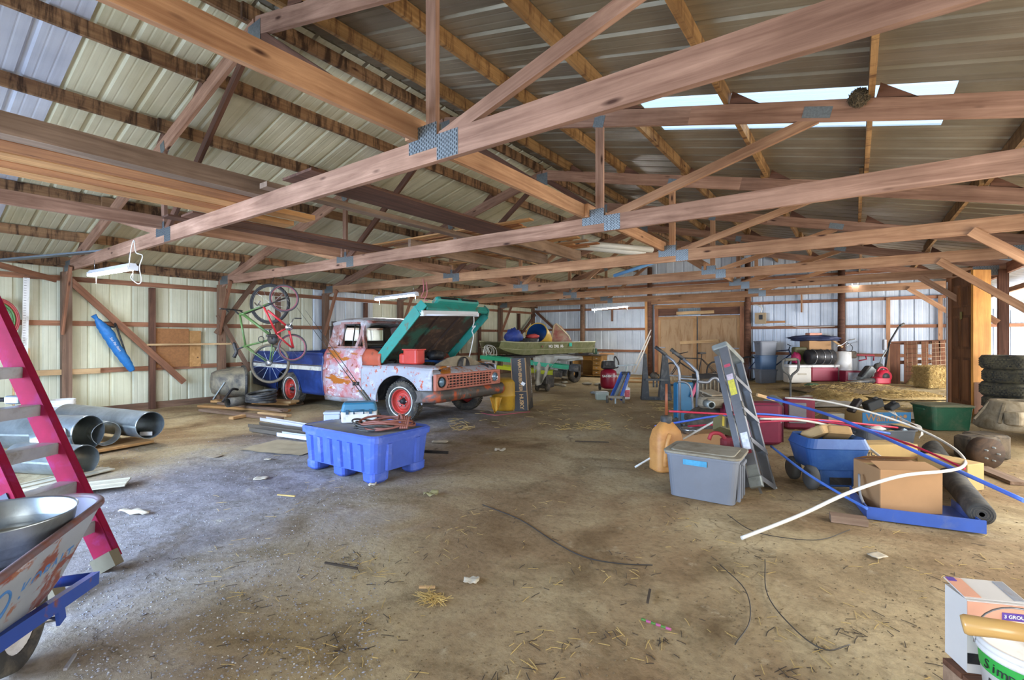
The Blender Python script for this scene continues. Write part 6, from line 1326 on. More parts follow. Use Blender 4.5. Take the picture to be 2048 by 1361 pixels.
# ------------------------------------------------------------------ the heap on the right
M_TGREY = plain('grey_tote_plastic', '6f747c', 0.5, 0, 0.08, 4, '6f7176', 0.15)
M_TLID = plain('dusty_tote_lid', '8d8878', 0.75, 0, 0.1, 4, '6e6450', 0.4)
M_TBLUE = plain('slate_blue_tote', '44607e', 0.5, 0, 0.1, 4)
M_TGRN = plain('dark_green_tote', '1c5138', 0.5, 0, 0.12, 4, '4a5a44', 0.25)
M_CARD = plain('cardboard', 'a07a52', 0.85, 0, 0.08, 3); M_CARD2 = plain('pale_cardboard', 'b0935e', 0.85, 0, 0.1, 3)
M_TAPE = plain('blue_tape', '3f8fb4', 0.6, 0, 0.2, 20)
M_MAR = plain('maroon_fabric', '6e1730', 0.7, 0, 0.15, 8)
def tote(label, loc, rz, w, d, h, mat, lid=None, name='storage_tote', group=None, open_=False, handles=True):
    t = thing(name, label, 'storage tote', loc, rz, group)
    k = 1.12
    r0 = tray_ring(-w / 2, w / 2, -d / 2, d / 2, 0, 0, 0.05, 4); r1 = tray_ring(-w / 2 * k, w / 2 * k, -d / 2 * k, d / 2 * k, h * 0.9, h * 0.9, 0.055, 4); r2 = tray_ring(-w / 2 * k - 0.015, w / 2 * k + 0.015, -d / 2 * k - 0.015, d / 2 * k + 0.015, h * 0.91, h * 0.91, 0.06, 4); r3 = [(p[0], p[1], h * 0.96) for p in r2]
    rr_ = [r0, r1, r2, r3] + ([[(p[0] * 0.95, p[1] * 0.95, h * 0.95) for p in r3], [(p[0] * 0.96, p[1] * 0.96, 0.015) for p in r0]] if open_ else [])
    n = len(r0); m = MB(); m.add([p for r in rr_ for p in r], [(q * n + i, q * n + (i + 1) % n, (q + 1) * n + (i + 1) % n, (q + 1) * n + i) for q in range(len(rr_) - 1) for i in range(n)] + [tuple(range(n - 1, -1, -1))] + ([tuple((len(rr_) - 1) * n + i for i in range(n))] if open_ else []), False); m.obj('tote_body', mat, t)
    if not open_:
        L = MB().rbox((0, 0, h * 0.975), (w * k + 0.05, d * k + 0.05, h * 0.05), 0.07).obj('lid', lid or mat, t); MB().rbox((0, 0, h * 1.005), (w * k - 0.06, d * k - 0.06, h * 0.03), 0.05).obj('lid_panel', lid or mat, L)
    if handles:
        for s in (-1, 1): MB().rbox((s * (w / 2 * k + 0.012), 0, h * 0.82), (0.03, d * 0.4, 0.03), 0.01).obj('handle', mat, t)
    return t
gt = tote('grey storage tote with dusty lid and strip of blue tape', (-1.05, 4.34, 0), 0.02, 0.51, 0.38, 0.39, M_TGREY, M_TLID)
MB().box((-0.04, -0.219, 0.31), (0.19, 0.004, 0.045)).obj('tape_strip', M_TAPE, gt)
for s in (-0.1, 0.0, 0.1): MB().box((0.28, s, 0.17), (0.02, 0.05, 0.3)).obj('side_rib', M_TGREY, gt)
# yellow fuel can
gc = thing('diesel_can', 'weathered yellow fuel can with black collar and brown spout', 'fuel can', PZ(1341, 946) + fw * 0.13, TH + 0.2)
M_YCAN = plain('weathered_yellow', 'c08a4c', 0.55, 0, 0.12, 4, 'a9703c', 0.3)
ca = MB(); rs_ = [tray_ring(-0.15, 0.15, -0.12, 0.12, z, z, 0.06, 4) for z in (0.0, 0.02, 0.30)] + [tray_ring(-0.13, 0.13, -0.10, 0.10, 0.40, 0.40, 0.06, 4), tray_ring(-0.06, 0.06, -0.05, 0.05, 0.49, 0.49, 0.04, 4)]
n = len(rs_[0]); ca.add([p for r in rs_ for p in r], [(q * n + i, q * n + (i + 1) % n, (q + 1) * n + (i + 1) % n, (q + 1) * n + i) for q in range(4) for i in range(n)] + [tuple(range(n - 1, -1, -1)), tuple(4 * n + i for i in range(n))], True); ca.obj('can_body', M_YCAN, gc)
MB().tube(smooth_path([(-0.02, -0.11, 0.38), (-0.06, -0.13, 0.30), (-0.08, -0.125, 0.16), (-0.08, -0.12, 0.06)], 5), 0.022, 8).obj('moulded_handle', M_YCAN, gc)
MB().lathe([(0.055, 0.47), (0.058, 0.48), (0.058, 0.545), (0.05, 0.55), (0.02, 0.56), (0.02, 0.5)], 20).obj('collar', M_BLKPL, gc)
MB().tube([(0, 0, 0.55), (0, 0, 0.88)], [0.016, 0.012], 10).obj('spout', plain('brown_spout', '8a4c2c', 0.5), gc)
# hand truck
D_ = 6.9; M, g = pixel_frame((1380, 868), D_)
ht = thing('hand_truck', 'grey tube hand truck with black grips standing upright', 'hand truck', M=M)
M_TUBE_G = plain('grey_tube', '85888c', 0.4, 0.5, 0.1, 8, '6a6a66', 0.2)
MB().tube([g(1336, 713, 0.1), g(1350, 724, 0.05), g(1357, 736), g(1359, 750), g(1357, 868, -0.05)], 0.020, 8).obj('frame_rail', M_TUBE_G, ht); MB().tube([g(1318, 698, 0.15), g(1337, 713, 0.1)], 0.025, 8).obj('grip', M_BLKPL, ht)
MB().tube([g(1370, 720, 0.1), g(1384, 732, 0.05), g(1394, 744), g(1396, 760), g(1388, 868, -0.05)], 0.022, 8).obj('frame_rail', M_TUBE_G, ht); MB().tube([g(1349, 703, 0.15), g(1371, 721, 0.1)], 0.027, 8).obj('grip', M_BLKPL, ht)
MB().tube(smooth_path([g(1354, 763, -0.03), g(1368, 764, -0.04), g(1377, 772, -0.05), g(1381, 790, -0.05), g(1386, 850, -0.05)], 4), 0.014, 8).obj('stair_loop', M_TUBE_G, ht)
for y_ in (757, 822, 850): MB().tube([g(1358, y_), g(1393, y_ + 3)], 0.015, 8).obj('cross_bar', M_TUBE_G, ht)
for x_ in (1359, 1392): MB().lathe([(0, -0.025), (0.09, -0.03), (0.11, 0), (0.09, 0.03), (0, 0.025)], 20, TR(g(x_, 853, 0.12)) @ RY(R90)).obj('wheel', M_RUBBER, ht)
MB().box(g(1376, 867, -0.12), (0.30, 0.2, 0.012)).obj('toe_plate', M_TUBE_G, ht)
tp = thing('plastic_panel', 'teal blue plastic panel standing behind the hand truck', 'bin', PZ(1372, 845), TH + 0.25); MB().rbox((0.02, 0.1, 0.32), (0.30, 0.14, 0.62), 0.03).obj('panel_body', plain('teal_blue_plastic', '1f5f80', 0.4, 0, 0.15, 4), tp)  # unidentified teal plastic, built as an upright panel
MB().beam((0.10, -0.0, 0.4), (0.2, -0.01, 0.62), 0.02, 0.05).obj('pink_strap', plain('pink_strap', 'b8506a', 0.6), tp)
# bed-frame tube, exhaust and engine clutter
D_ = 6.55
bt2 = thing('bent_tube', 'bent grey handlebar tube lying over the scrap behind the ladder', 'tube', PD(1425, 775, D_)); MB().tube(smooth_path([PD(1396, 764, D_), PD(1415, 765, D_), PD(1424, 758, D_), PD(1433, 757, D_), PD(1442, 765, D_), PD(1470, 765, D_)], 5), 0.019, 8).obj('tube', M_TUBE_G, bt2, world=True)
ex = thing('muffler', 'dusty grey muffler with open outlet pipe on the scrap heap', 'muffler', PD(1420, 812, 6.2) * 1.0); ex.location = PD(1425, 806, 6.2)
MB().rbox((0.05, 0.05, 0), (0.42, 0.18, 0.14), 0.06, RZ(TH)).obj('muffler_body', M_KHAKI, ex); MB().lathe([(0.035, 0), (0.05, 0), (0.05, 0.16), (0.035, 0.16)], 18, RZ(TH) @ TR(-0.10, -0.05, 0.0) @ RX(R90)).obj('outlet_pipe', M_GALVD, ex)
lump('scrap_engine', 'greasy engine lump under the muffler in the scrap heap', 'engine', PZ(1412, 846, 0.20), (0.26, 0.22, 0.22), M_ENG, 4, 0.4, 26)
for i, (x_, y_, w_, h_) in enumerate(((1430, 795, 0.28, 0.02), (1424, 786, 0.22, 0.02))):
    setp(MB().box((0, 0, 0), (w_, 0.22, h_), RZ(TH + 0.4 * i) @ RX(0.2)).obj('flat_stone', M_KHAKI, None, TR(PD(x_, y_, 6.25))), ('dusty flat slab resting on the muffler', 'upper dusty slab on the scrap heap')[i], 'slab')
ar = thing('axle_part', 'rusty ribbed axle casting behind the muffler', 'car part', PZ(1432, 830) + fw * 0.35, TH)
MB().rbox((0, 0, 0.3), (0.36, 0.2, 0.6), 0.03).obj('casting', plain('rusty_brown_casting', '4f463a', 0.85, 0.1, 0.3, 7, '7a6a52', 0.4), ar)
for k in range(5): MB().box((-0.14 + 0.07 * k, -0.11, 0.46), (0.02, 0.03, 0.24)).obj('fin', M_KHAKI, ar)
bx_ = thing('black_trunk', 'long dark slatted trunk behind the bent tube', 'trunk', PZ(1430, 800), TH); MB().box((0, 0.2, 0.28), (0.72, 0.34, 0.52)).obj('trunk_body', plain('charred_wood', '2c2723', 0.85, 0, 0.3, 9), bx_)
for k in range(3): MB().box((0, 0.025, 0.12 + 0.17 * k), (0.72, 0.02, 0.13)).obj('slat', plain('charred_wood', '2c2723', 0.85, 0, 0.3, 9), bx_)
# aluminium step ladder, folded, leaning on the heap
LB = PZ(1531, 984, 0.0); LT = PD(1462, 708, 5.0); ac_ = (rt * 0.62 + fw * 0.78).normalized(); U = (LT - LB).normalized(); LL = (LT - LB).length
ac_ = (ac_ - U * ac_.dot(U)).normalized(); nf = ac_.cross(U).normalized()      # face normal
if nf.dot(fw) > 0: nf = -nf
LM = Matrix((ac_, -nf, U)).transposed().to_4x4(); LM.translation = LB
sl_ = thing('step_ladder', 'folded aluminium step ladder leaning on the heap beside the grey tote', 'ladder', M=LM)
M_AL2 = plain('bright_aluminium', '85888c', 0.38, 0.7, 0.1, 6, '8c8e90', 0.25)
for s in (-1, 1):
    w = 0.21 if s < 0 else 0.19
    MB().box((s * w, 0, LL / 2), (0.012, 0.085, LL)).box((s * (w - 0.02), -0.04, LL / 2), (0.04, 0.006, LL)).box((s * (w - 0.02), 0.04, LL / 2), (0.04, 0.006, LL)).obj('front_rail', M_AL2, sl_)
    MB().box((s * (w - 0.05), 0.10, LL * 0.48), (0.012, 0.05, LL * 0.94)).box((s * (w - 0.06), 0.075, LL * 0.48), (0.03, 0.005, LL * 0.94)).obj('rear_rail', M_AL2, sl_)
    MB().rbox((s * w, 0.0, 0.03), (0.05, 0.11, 0.09), 0.01).obj('foot', M_GALVD, sl_)
    MB().box((s * (w + 0.004), -0.0, 0.10), (0.006, 0.09, 0.16)).obj('gusset', M_GALVD, sl_)
for k, q in enumerate((0.06, 0.30, 0.52, 0.75)):
    MB().box((0, -0.005, LL * q), (0.40, 0.085, 0.012)).box((0, -0.045, LL * q - 0.02), (0.40, 0.006, 0.05)).obj('step', M_AL2, sl_); MB().beam((-0.18, 0.0, LL * q - 0.02), (-0.06, 0.02, LL * q - 0.12), 0.02, 0.006).obj('step_brace', M_AL2, sl_)
for q in (0.25, 0.5, 0.78): MB().beam((-0.15, 0.10, LL * q), (0.15, 0.10, LL * q), 0.02, 0.03).obj('rear_bar', M_AL2, sl_)
MB().rbox((0, 0.03, LL), (0.46, 0.16, 0.06), 0.02).obj('top_cap', M_GALVD, sl_)
MB().box((-0.05, 0.05, LL * 0.42), (0.06, 0.03, LL * 0.34)).obj('teal_channel', plain('teal_grey_metal', '56727a', 0.4, 0.4), sl_)
for q, c, h in ((0.66, 'c2b84a', 0.16), (0.74, 'b8a8ac', 0.06), (0.83, 'b04a5a', 0.03), (0.28, 'c9ccd0', 0.16), (0.21, '7a2c38', 0.03)):
    MB().box((-0.217, 0.0, LL * q), (0.004, 0.06, h)).obj('sticker', plain('sticker_' + c, c, 0.5, 0, 0.25, 30), sl_)
for q in (0.47, 0.53): MB().rbox((-0.20, -0.046, LL * q), (0.05, 0.012, 0.06), 0.008).obj('hinge_plate', M_BLKPL, sl_)
# odds between tote and ladder
bw = thing('steel_bowl', 'shiny dented steel bowl lying behind the grey tote', 'bowl', PZ(1388, 905) + fw * 0.1 + Vector((0, 0, 0.20)))
MB().lathe([(0, 0), (0.08, 0.0), (0.125, 0.05), (0.13, 0.07), (0.12, 0.06), (0.075, 0.012), (0, 0.012)], 26).obj('bowl_shell', M_CHROME, bw)
cbx = thing('open_carton', 'small open carton of oddments behind the grey tote', 'carton', PZ(1412, 905) + fw * 0.22, TH + 0.1)
MB().box((0, 0, 0.10), (0.52, 0.26, 0.20)).obj('carton_body', M_CARD, cbx)
yb = thing('yellow_printed_box', 'black and yellow printed carton tilted on the oddments', 'carton', M=TR(PD(1455, 853, 4.75)) @ RZ(TH + 0.1) @ RY(0.35) @ RX(-0.5)); MB().box((0, 0, 0), (0.24, 0.12, 0.13)).obj('box_body', plain('yellow_black_print', '6a6442', 0.6, 0, 0.1), yb)
for k in range(5): MB().box((-0.09 + 0.045 * k, -0.062, 0.0), (0.022, 0.003, 0.10)).obj('printed_panel', plain('yellow_print', 'c2a93e', 0.6) if k % 2 == 0 else M_BLACK, yb)
rs2 = thing('red_tool_bag', 'red strapped tool bag slumped behind the tote', 'bag', PD(1455, 884, 4.6))
MB().tube(smooth_path([PD(1418, 880, 4.6), PD(1424, 868, 4.6), PD(1440, 868, 4.6), PD(1452, 880, 4.6), PD(1462, 892, 4.6)], 5), 0.018, 8).obj('strap', plain('red_strap', '9c2a34', 0.6), rs2, world=True); MB().rbox((0.08, 0.02, -0.04), (0.26, 0.14, 0.16), 0.05, RZ(TH)).obj('bag_body', plain('dark_red_cloth', '7a2a30', 0.75, 0, 0.3, 8), rs2)
# maroon luggage
lg = thing('suitcase', 'large maroon suitcase standing behind the folded ladder', 'suitcase', PZ(1515, 893) + fw * 0.18, TH - math.radians(8))
MB().rbox((0, 0, 0.27), (0.70, 0.28, 0.52), 0.07).obj('case_body', M_MAR, lg)
MB().box((0.355, -0.04, 0.28), (0.01, 0.10, 0.36)).obj('grey_side_pocket', plain('grey_mesh', '6e6a6e', 0.7), lg); MB().tube([(-0.34, -0.13, 0.05), (-0.34, -0.13, 0.50), (0.34, -0.13, 0.50), (0.34, -0.13, 0.05)], 0.008, 5).obj('piping', plain('dark_piping', '45101f', 0.6), lg)
for s in (-0.25, 0.25): MB().lathe([(0, -0.02), (0.03, -0.02), (0.03, 0.02), (0, 0.02)], 12, TR(s, 0.1, 0.02) @ RY(R90)).obj('wheel', M_BLKPL, lg)
l2 = thing('suitcase', 'maroon and grey upright case in front of the straw', 'suitcase', PZ(1607, 862) + fw * 0.12, TH - 0.15)
MB().rbox((0, 0, 0.24), (0.42, 0.16, 0.46), 0.06).obj('case_body', M_MAR, l2); MB().rbox((-0.05, -0.085, 0.25), (0.24, 0.02, 0.30), 0.02).obj('grey_panel', plain('grey_mesh', '6e6a6e', 0.7), l2)
# shovel with D grip standing in the heap
sh = thing('shovel', 'shovel with black D grip standing upright in the heap', 'shovel', PZ(1581, 850))
D_ = depth_of(PZ(1581, 850)); 
MB().tube([PD(1581, 846, D_), PD(1581, 760, D_)], 0.014, 8).obj('shaft', M_BLKPL, sh, world=True); MB().tube(smooth_path([PD(1581, 760, D_), PD(1577, 750, D_), PD(1566, 741, D_), PD(1565, 725, D_), PD(1570, 720, D_), PD(1592, 719, D_), PD(1597, 724, D_), PD(1596, 740, D_), PD(1585, 750, D_), PD(1581, 760, D_)], 3), 0.018, 8).obj('d_grip', plain('dark_grey_grip', '45443f', 0.6), sh, world=True)
MB().tube([PD(1570, 720, D_), PD(1592, 719, D_)], 0.024, 8).obj('grip_bar', plain('worn_grip', '6a6452', 0.7), sh, world=True); MB().grid(lambda a, c: PD(1576 + 10 * a, 846 + 0 * c, D_) + Vector((0, 0, -0.12 * c)), 2, 2).obj('blade', M_GALVD, sh, world=True)
gd = thing('curved_cover', 'grey curved plastic lid lying among the heap', 'lid', PZ(1560, 830), TH); 
MB().grid(lambda a, c: ((a - 0.5) * 0.62 * (1 - 0.2 * c), (c - 0.5) * 0.5, 0.10 + 0.22 * math.sin(math.pi * a) * (0.6 + 0.4 * c)), 16, 6).obj('lid_shell', plain('grey_green_plastic', '8a9490', 0.45, 0, 0.1, 4), gd)
lump('plastic_bag', 'white crumpled plastic bag beside the maroon suitcase', 'plastic bag', PZ(1528, 835, 0.33), (0.26, 0.16, 0.07), plain('white_bag_film', 'c2c6c2', 0.35, 0, 0.1, 6), 1.5, 0.6, 22)
setp(beam('wood_pole', PD(1514, 790, 6.3), PD(1550, 800, 6.3), 0.04, 0.04, M_PALE), 'bent pale stick lying over the white plastic bag', 'stick')
# blue kids wagon
wg = thing('toy_wagon', 'blue plastic pull wagon with chunky grey wheels, bags inside', 'wagon', (0, 0, 0), 0, M=TR(PZ(1682, 984) + fw * 0.18) @ RZ(TH - math.radians(4)) @ Matrix.Diagonal((0.82, 0.82, 0.92, 1)))
M_WAG = plain('wagon_blue', '20467c', 0.5, 0, 0.1, 4, '35598a', 0.3)
m = MB(); r0 = tray_ring(-0.27, 0.27, -0.2, 0.2, 0.20, 0.20, 0.06, 4); r1 = tray_ring(-0.325, 0.325, -0.24, 0.24, 0.40, 0.40, 0.08, 4); r2 = tray_ring(-0.335, 0.335, -0.25, 0.25, 0.41, 0.41, 0.08, 4); r3 = tray_ring(-0.30, 0.30, -0.22, 0.22, 0.50, 0.50, 0.08, 4); r4 = tray_ring(-0.27, 0.27, -0.19, 0.19, 0.48, 0.48, 0.07, 4); r5 = tray_ring(-0.25, 0.25, -0.18, 0.18, 0.26, 0.26, 0.06, 4)
rs3 = [r0, r1, r2, r3, r4, r5]; n = len(r0); m.add([p for r in rs3 for p in r], [(q * n + i, q * n + (i + 1) % n, (q + 1) * n + (i + 1) % n, (q + 1) * n + i) for q in range(5) for i in range(n)] + [tuple(range(n - 1, -1, -1)), tuple(5 * n + i for i in range(n))], False); m.obj('wagon_tub', M_WAG, wg)
MB().rbox((0, -0.12, 0.15), (0.38, 0.12, 0.24), 0.03).obj('axle_skirt', M_WAG, wg); MB().box((0.03, -0.183, 0.09), (0.22, 0.012, 0.07)).obj('handle_slot', M_BLACK, wg)
for s in (-1, 1):
    for y in (-0.16, 0.22): MB().lathe([(0, -0.045), (0.09, -0.05), (0.115, -0.03), (0.12, 0), (0.115, 0.03), (0.09, 0.05), (0, 0.045)], 22, TR(s * 0.26, y, 0.12) @ RY(R90)).obj('wheel', plain('grey_wheel_plastic', '4c4c4a', 0.7, 0, 0.15, 7), wg)
for i, (x_, y_, rz_, c, lab) in enumerate(((-0.08, 0.05, 0.5, 'a88a5e', 'brown paper bag with red band lying in the wagon'), (0.10, 0.0, -0.3, '9a7a4e', 'torn brown paper bag with print in the wagon'))):
    b_ = thing('paper_bag', lab, 'paper bag', M=wm(wg) @ TR(x_, y_, 0.52) @ RZ(rz_) @ RX(-0.5)); MB().rbox((0, 0, 0), (0.24, 0.30, 0.09), 0.03, None, 0.9).obj('bag_body', plain('kraft_paper_' + c, c, 0.85, 0, 0.12, 5), b_)
    MB().box((0, 0.02, 0.046), (0.22, 0.08, 0.003)).obj('red_band', plain('red_print', '8c2530', 0.6, 0, 0.1) if i == 0 else M_BLACK, b_)
# cartons beside the wagon
def carton(label, loc, rz, w, d, h, mat, txt=None, flaps=False, name='carton'):
    t = thing(name, label, 'carton', loc, rz); o = MB().box((0, 0, h / 2), (w, d, h)).obj('carton_body', mat, t); bevel(o, 0.006)
    MB().box((0, 0, h + 0.001), (w, 0.05, 0.002)).obj('tape', M_CARD2, t)
    if flaps:
        MB().add([(-w / 2, -d / 2, h), (w / 2, -d / 2, h), (w / 2 - 0.02, -0.02, h + 0.03), (-w / 2 + 0.02, -0.02, h + 0.03)], [(0, 1, 2, 3)]).obj('flap', mat, t); MB().add([(-w / 2, d / 2, h), (w / 2, d / 2, h), (w / 2 - 0.02, 0.05, h + 0.05), (-w / 2 + 0.02, 0.05, h + 0.05)], [(0, 1, 2, 3)]).obj('flap', mat, t)
    if txt: text_obj('lettering', txt, 0.06, M_BLACK, t, TR(-w * 0.3, -d / 2 - 0.001, h * 0.4) @ RX(R90), 0.001, bold=True)
    return t
BC = (PZ(1782, 1040) + PZ(1905, 1041)) / 2
# blue shallow tray under the big carton
tA, tB = PZ(1737, 1040), PZ(1969, 1070); tyM = basis(tB - tA, (0, 0, 1), (tA + tB) / 2) @ TR(0, 0.30, 0) @ Matrix.Diagonal((0.77, 1, 1, 1))
ty_ = thing('drip_tray', 'shallow blue steel tray with upturned edges under the cardboard box', 'tray', M=tyM); M_TRAY = plain('blue_tray_paint', '33539c', 0.45, 0, 0.1, 4, '5a6688', 0.25)
MB().box((0, -0.02, 0.012), (0.86, 0.54, 0.012)).obj('tray_floor', M_TRAY, ty_)
MB().box((0, -0.295, 0.05), (0.88, 0.012, 0.09)).obj('front_edge', M_TRAY, ty_); MB().box((-0.435, -0.02, 0.05), (0.012, 0.54, 0.09)).obj('side_edge', M_TRAY, ty_); MB().box((0.435, -0.02, 0.04), (0.012, 0.54, 0.07)).obj('side_edge', M_TRAY, ty_)
MB().tube(smooth_path([(-0.435, -0.2, 0.08), (-0.44, -0.1, 0.14), (-0.42, 0.0, 0.26)], 5), 0.012, 6).obj('edge_strap', M_GREY, ty_)
carton('plain cardboard box with half-open flaps sitting in the blue tray', BC + fw * 0.24 + Vector((0, 0, 0.02)), TH - math.radians(6), 0.44, 0.34, 0.33, M_CARD, flaps=True, name='cardboard_box')
carton('long pale carton lettered in black behind the cardboard box', PZ(1798, 965, 0.0) + fw * 0.25 + Vector((0, 0, 0.17)), TH + 0.02, 0.60, 0.22, 0.15, M_CARD2, 'TYC')
carton('lower pale carton under the lettered one', PZ(1798, 965, 0.0) + fw * 0.25, TH + 0.02, 0.62, 0.24, 0.16, M_CARD2, 'TYC')
carton('pale carton end sticking out beyond the black roll', PZ(1945, 985) + fw * 0.22, TH + 0.3, 0.22, 0.4, 0.24, M_CARD2)
setp(beam('wood_block', PZ(1660, 1034, 0.025), PZ(1734, 1044, 0.025), 0.09, 0.05, M_L2), 'short wood block lying against the blue tray', 'block')
# roll of black fabric
rA, rB = PD(1964, 1030, 3.4), PD(1862, 905, 5.3)
rl = thing('fabric_roll', 'roll of black landscape fabric lying over the cartons', 'roll', M=basis(rB - rA, (0, 0, 1), rA) @ RY(R90)); RL_ = (rB - rA).length
MB().lathe([(0.016, 0.0), (0.072, 0.0), (0.078, 0.02), (0.085, RL_ * 0.3), (0.10, RL_ * 0.6), (0.11, RL_ * 0.8), (0.09, RL_), (0.016, RL_)], 24).obj('roll_body', plain('black_fabric', '3a3936', 0.9, 0, 0.2, 8, '5a564c', 0.3), rl)
for r in (0.03, 0.045, 0.06): MB().torus(r, 0.0025, TR(0, 0, -0.001), 24, 4).obj('roll_layer', M_BLKPL, rl)
o = MB().grid(lambda a, c: (0.09 * math.cos(2.2 + 2.0 * a) * (1 + 0.9 * c * a), 0.10 * math.sin(2.2 + 2.0 * a), RL_ * (0.55 + 0.45 * c)), 8, 4).obj('loose_flap', plain('black_fabric', '3a3936', 0.9), rl)
# open grey tote and branded box
gt2 = tote('open dark grey tote full of parts behind the blue wagon', PZ(1785, 912) + fw * 0.22, TH + 0.04, 0.56, 0.36, 0.30, plain('dark_grey_tote', '50555a', 0.5, 0, 0.1, 4), open_=True)
rr = random.Random(31)
for i in range(7):
    p = wm(gt2) @ Vector((rr.uniform(-0.24, 0.24), rr.uniform(-0.12, 0.12), 0.20 + 0.014 * i)); c = ('b5533a', '3a3c40', 'c09a3c', '9fb4c0', '8e2a30', '55606a', 'd0ccc0')[i]
    lump('loose_part', ('orange plastic part in the open grey tote', 'black cable lump in the open grey tote', 'yellow sponge in the open grey tote', 'pale blue spray nozzle in the open grey tote', 'dark red bottle in the open grey tote', 'grey pipe fitting in the open grey tote', 'white tape roll in the open grey tote')[i], 'loose part', p, (rr.uniform(0.04, 0.09), rr.uniform(0.04, 0.07), rr.uniform(0.03, 0.05)), plain('part_' + c, c, 0.5), i * 2.2, 0.4, 12)
wb_ = carton('blue and brown printed shop box full of tools behind the grey tote', PZ(1770, 862) + fw * 0.15, TH + 0.03, 0.72, 0.34, 0.27, M_CARD2, name='shop_box')
MB().box((0, -0.174, 0.19), (0.72, 0.006, 0.16)).obj('blue_print', plain('shop_blue', '1c628e', 0.6), wb_); text_obj('lettering', 'Walmart', 0.15, plain('brown_lettering', '8a6a48', 0.7), wb_, TR(-0.04, -0.178, 0.19) @ RX(R90), 0.001, bold=True)
MB().lathe([(0, 0.001), (0.03, 0.001)], 6, TR(0.27, -0.179, 0.21) @ RX(R90)).obj('spark_mark', plain('brown_lettering', '8a6a48', 0.7), wb_)
for i, (x_, z_, w_, h_, r_, c) in enumerate(((-0.05, 0.36, 0.24, 0.13, -0.35, '23282a'), (0.24, 0.33, 0.16, 0.07, -0.5, '2c3032'), (-0.33, 0.34, 0.06, 0.22, 0.6, '2a2422'))):
    t = thing('tool_case', ('black tool case lying in the shop box', 'slim black tool sticking out of the shop box', 'dark spout tool leaning at the end of the shop box')[i], 'tool', M=wm(wb_) @ TR(x_, 0.02, z_) @ RY(r_)); MB().rbox((0, 0, 0), (w_, 0.14, h_), 0.02).obj('case_body', plain('tool_' + c, c, 0.5), t); MB().rbox((w_ * 0.3, 0, h_ * 0.5), (0.05, 0.06, 0.05), 0.015).obj('handle', M_BLKPL, t)
cw = thing('wire_bundle', 'bundle of pale wires arching over the open tote', 'wires', PD(1820, 855, 6.0))
for k in range(5): MB().tube(smooth_path([PD(1775 + 3 * k, 822, 6.2), PD(1805, 838 + k, 6.0), PD(1832 + 2 * k, 852, 5.8), PD(1846 - k, 868, 5.7), PD(1838, 874 + k, 5.7)], 5), 0.004, 5).obj('wire', M_CORD, cw, world=True)
gp = carton('small grey concrete-coloured box behind the wagon', PZ(1675, 858) + fw * 0.1, TH, 0.24, 0.16, 0.22, plain('grey_card', '8a887e', 0.8), name='grey_box')
# flexible water pipes
def flex(label, pts, r, col, D=True):
    P_ = smooth_path([PD(*p) for p in pts], 8); t = thing('water_pipe', label, 'pipe', P_[0]); m = plain('pex_' + col, col, 0.4, 0, 0.05); MB().tube(P_, r, 8).obj('pipe_wall', m, t, world=True); return t
flex('long white water pipe bending back in a loop over the cardboard box', [(1483, 1077, 3.2), (1600, 1031, 3.28), (1700, 985, 3.32), (1800, 953, 3.4), (1890, 943, 3.6), (1925, 934, 3.95), (1928, 918, 4.5), (1900, 892, 5.0), (1840, 860, 5.4), (1750, 828, 5.75), (1650, 803, 6.1), (1570, 796, 6.4)], 0.0125, 'd6d3c8')
flex('thick blue water pipe slanting over the heap to the right edge', [(2048, 1002, 3.3), (1900, 935, 3.9), (1760, 872, 4.6), (1650, 828, 5.3), (1535, 795, 6.2)], 0.0165, '4f74d2')
flex('crimson water pipe ending over the pale carton', [(1930, 938, 4.1), (1820, 890, 4.6), (1700, 852, 5.1), (1600, 842, 5.25), (1500, 846, 5.2), (1376, 853, 5.15)], 0.011, 'b02848')
flex('straight red water pipe passing behind the folded ladder', [(1338, 823, 5.3), (1450, 829, 5.3), (1560, 836, 5.3), (1660, 842, 5.5), (1795, 856, 5.7)], 0.0115, 'c03046')
flex('blue water pipe lying low from the ladder to the blue tray', [(1542, 893, 4.6), (1610, 945, 4.15), (1680, 988, 3.8), (1734, 1018, 3.55)], 0.011, '4a72c4')
flex('blue water pipe crossing behind the yellow fuel can', [(1310, 853, 5.4), (1370, 843, 5.4), (1440, 832, 5.4), (1530, 829, 5.45), (1640, 842, 5.45), (1780, 868, 5.3)], 0.012, '4668c8')
flex('short white water pipe dropping between wagon and carton', [(1520, 838, 5.05), (1590, 840, 5.05), (1650, 850, 5.0), (1700, 868, 4.85), (1740, 898, 4.6), (1790, 938, 4.3)], 0.012, 'd2cec0')
flex('thin white pipe slanting from the floor over the grey tote', [(1270, 935, 4.95), (1350, 888, 5.0), (1445, 834, 5.1)], 0.011, 'cfcfc8')

# ------------------------------------------------------------------ right edge
tote('green storage tote with dirty lid standing before the panelled door', PZ(1908, 862) + fw * 0.2, TH - 0.05, 0.52, 0.38, 0.36, M_TGRN, plain('dirty_green_lid', '7c7f62', 0.7, 0, 0.1, 4, '6a5f44', 0.4))
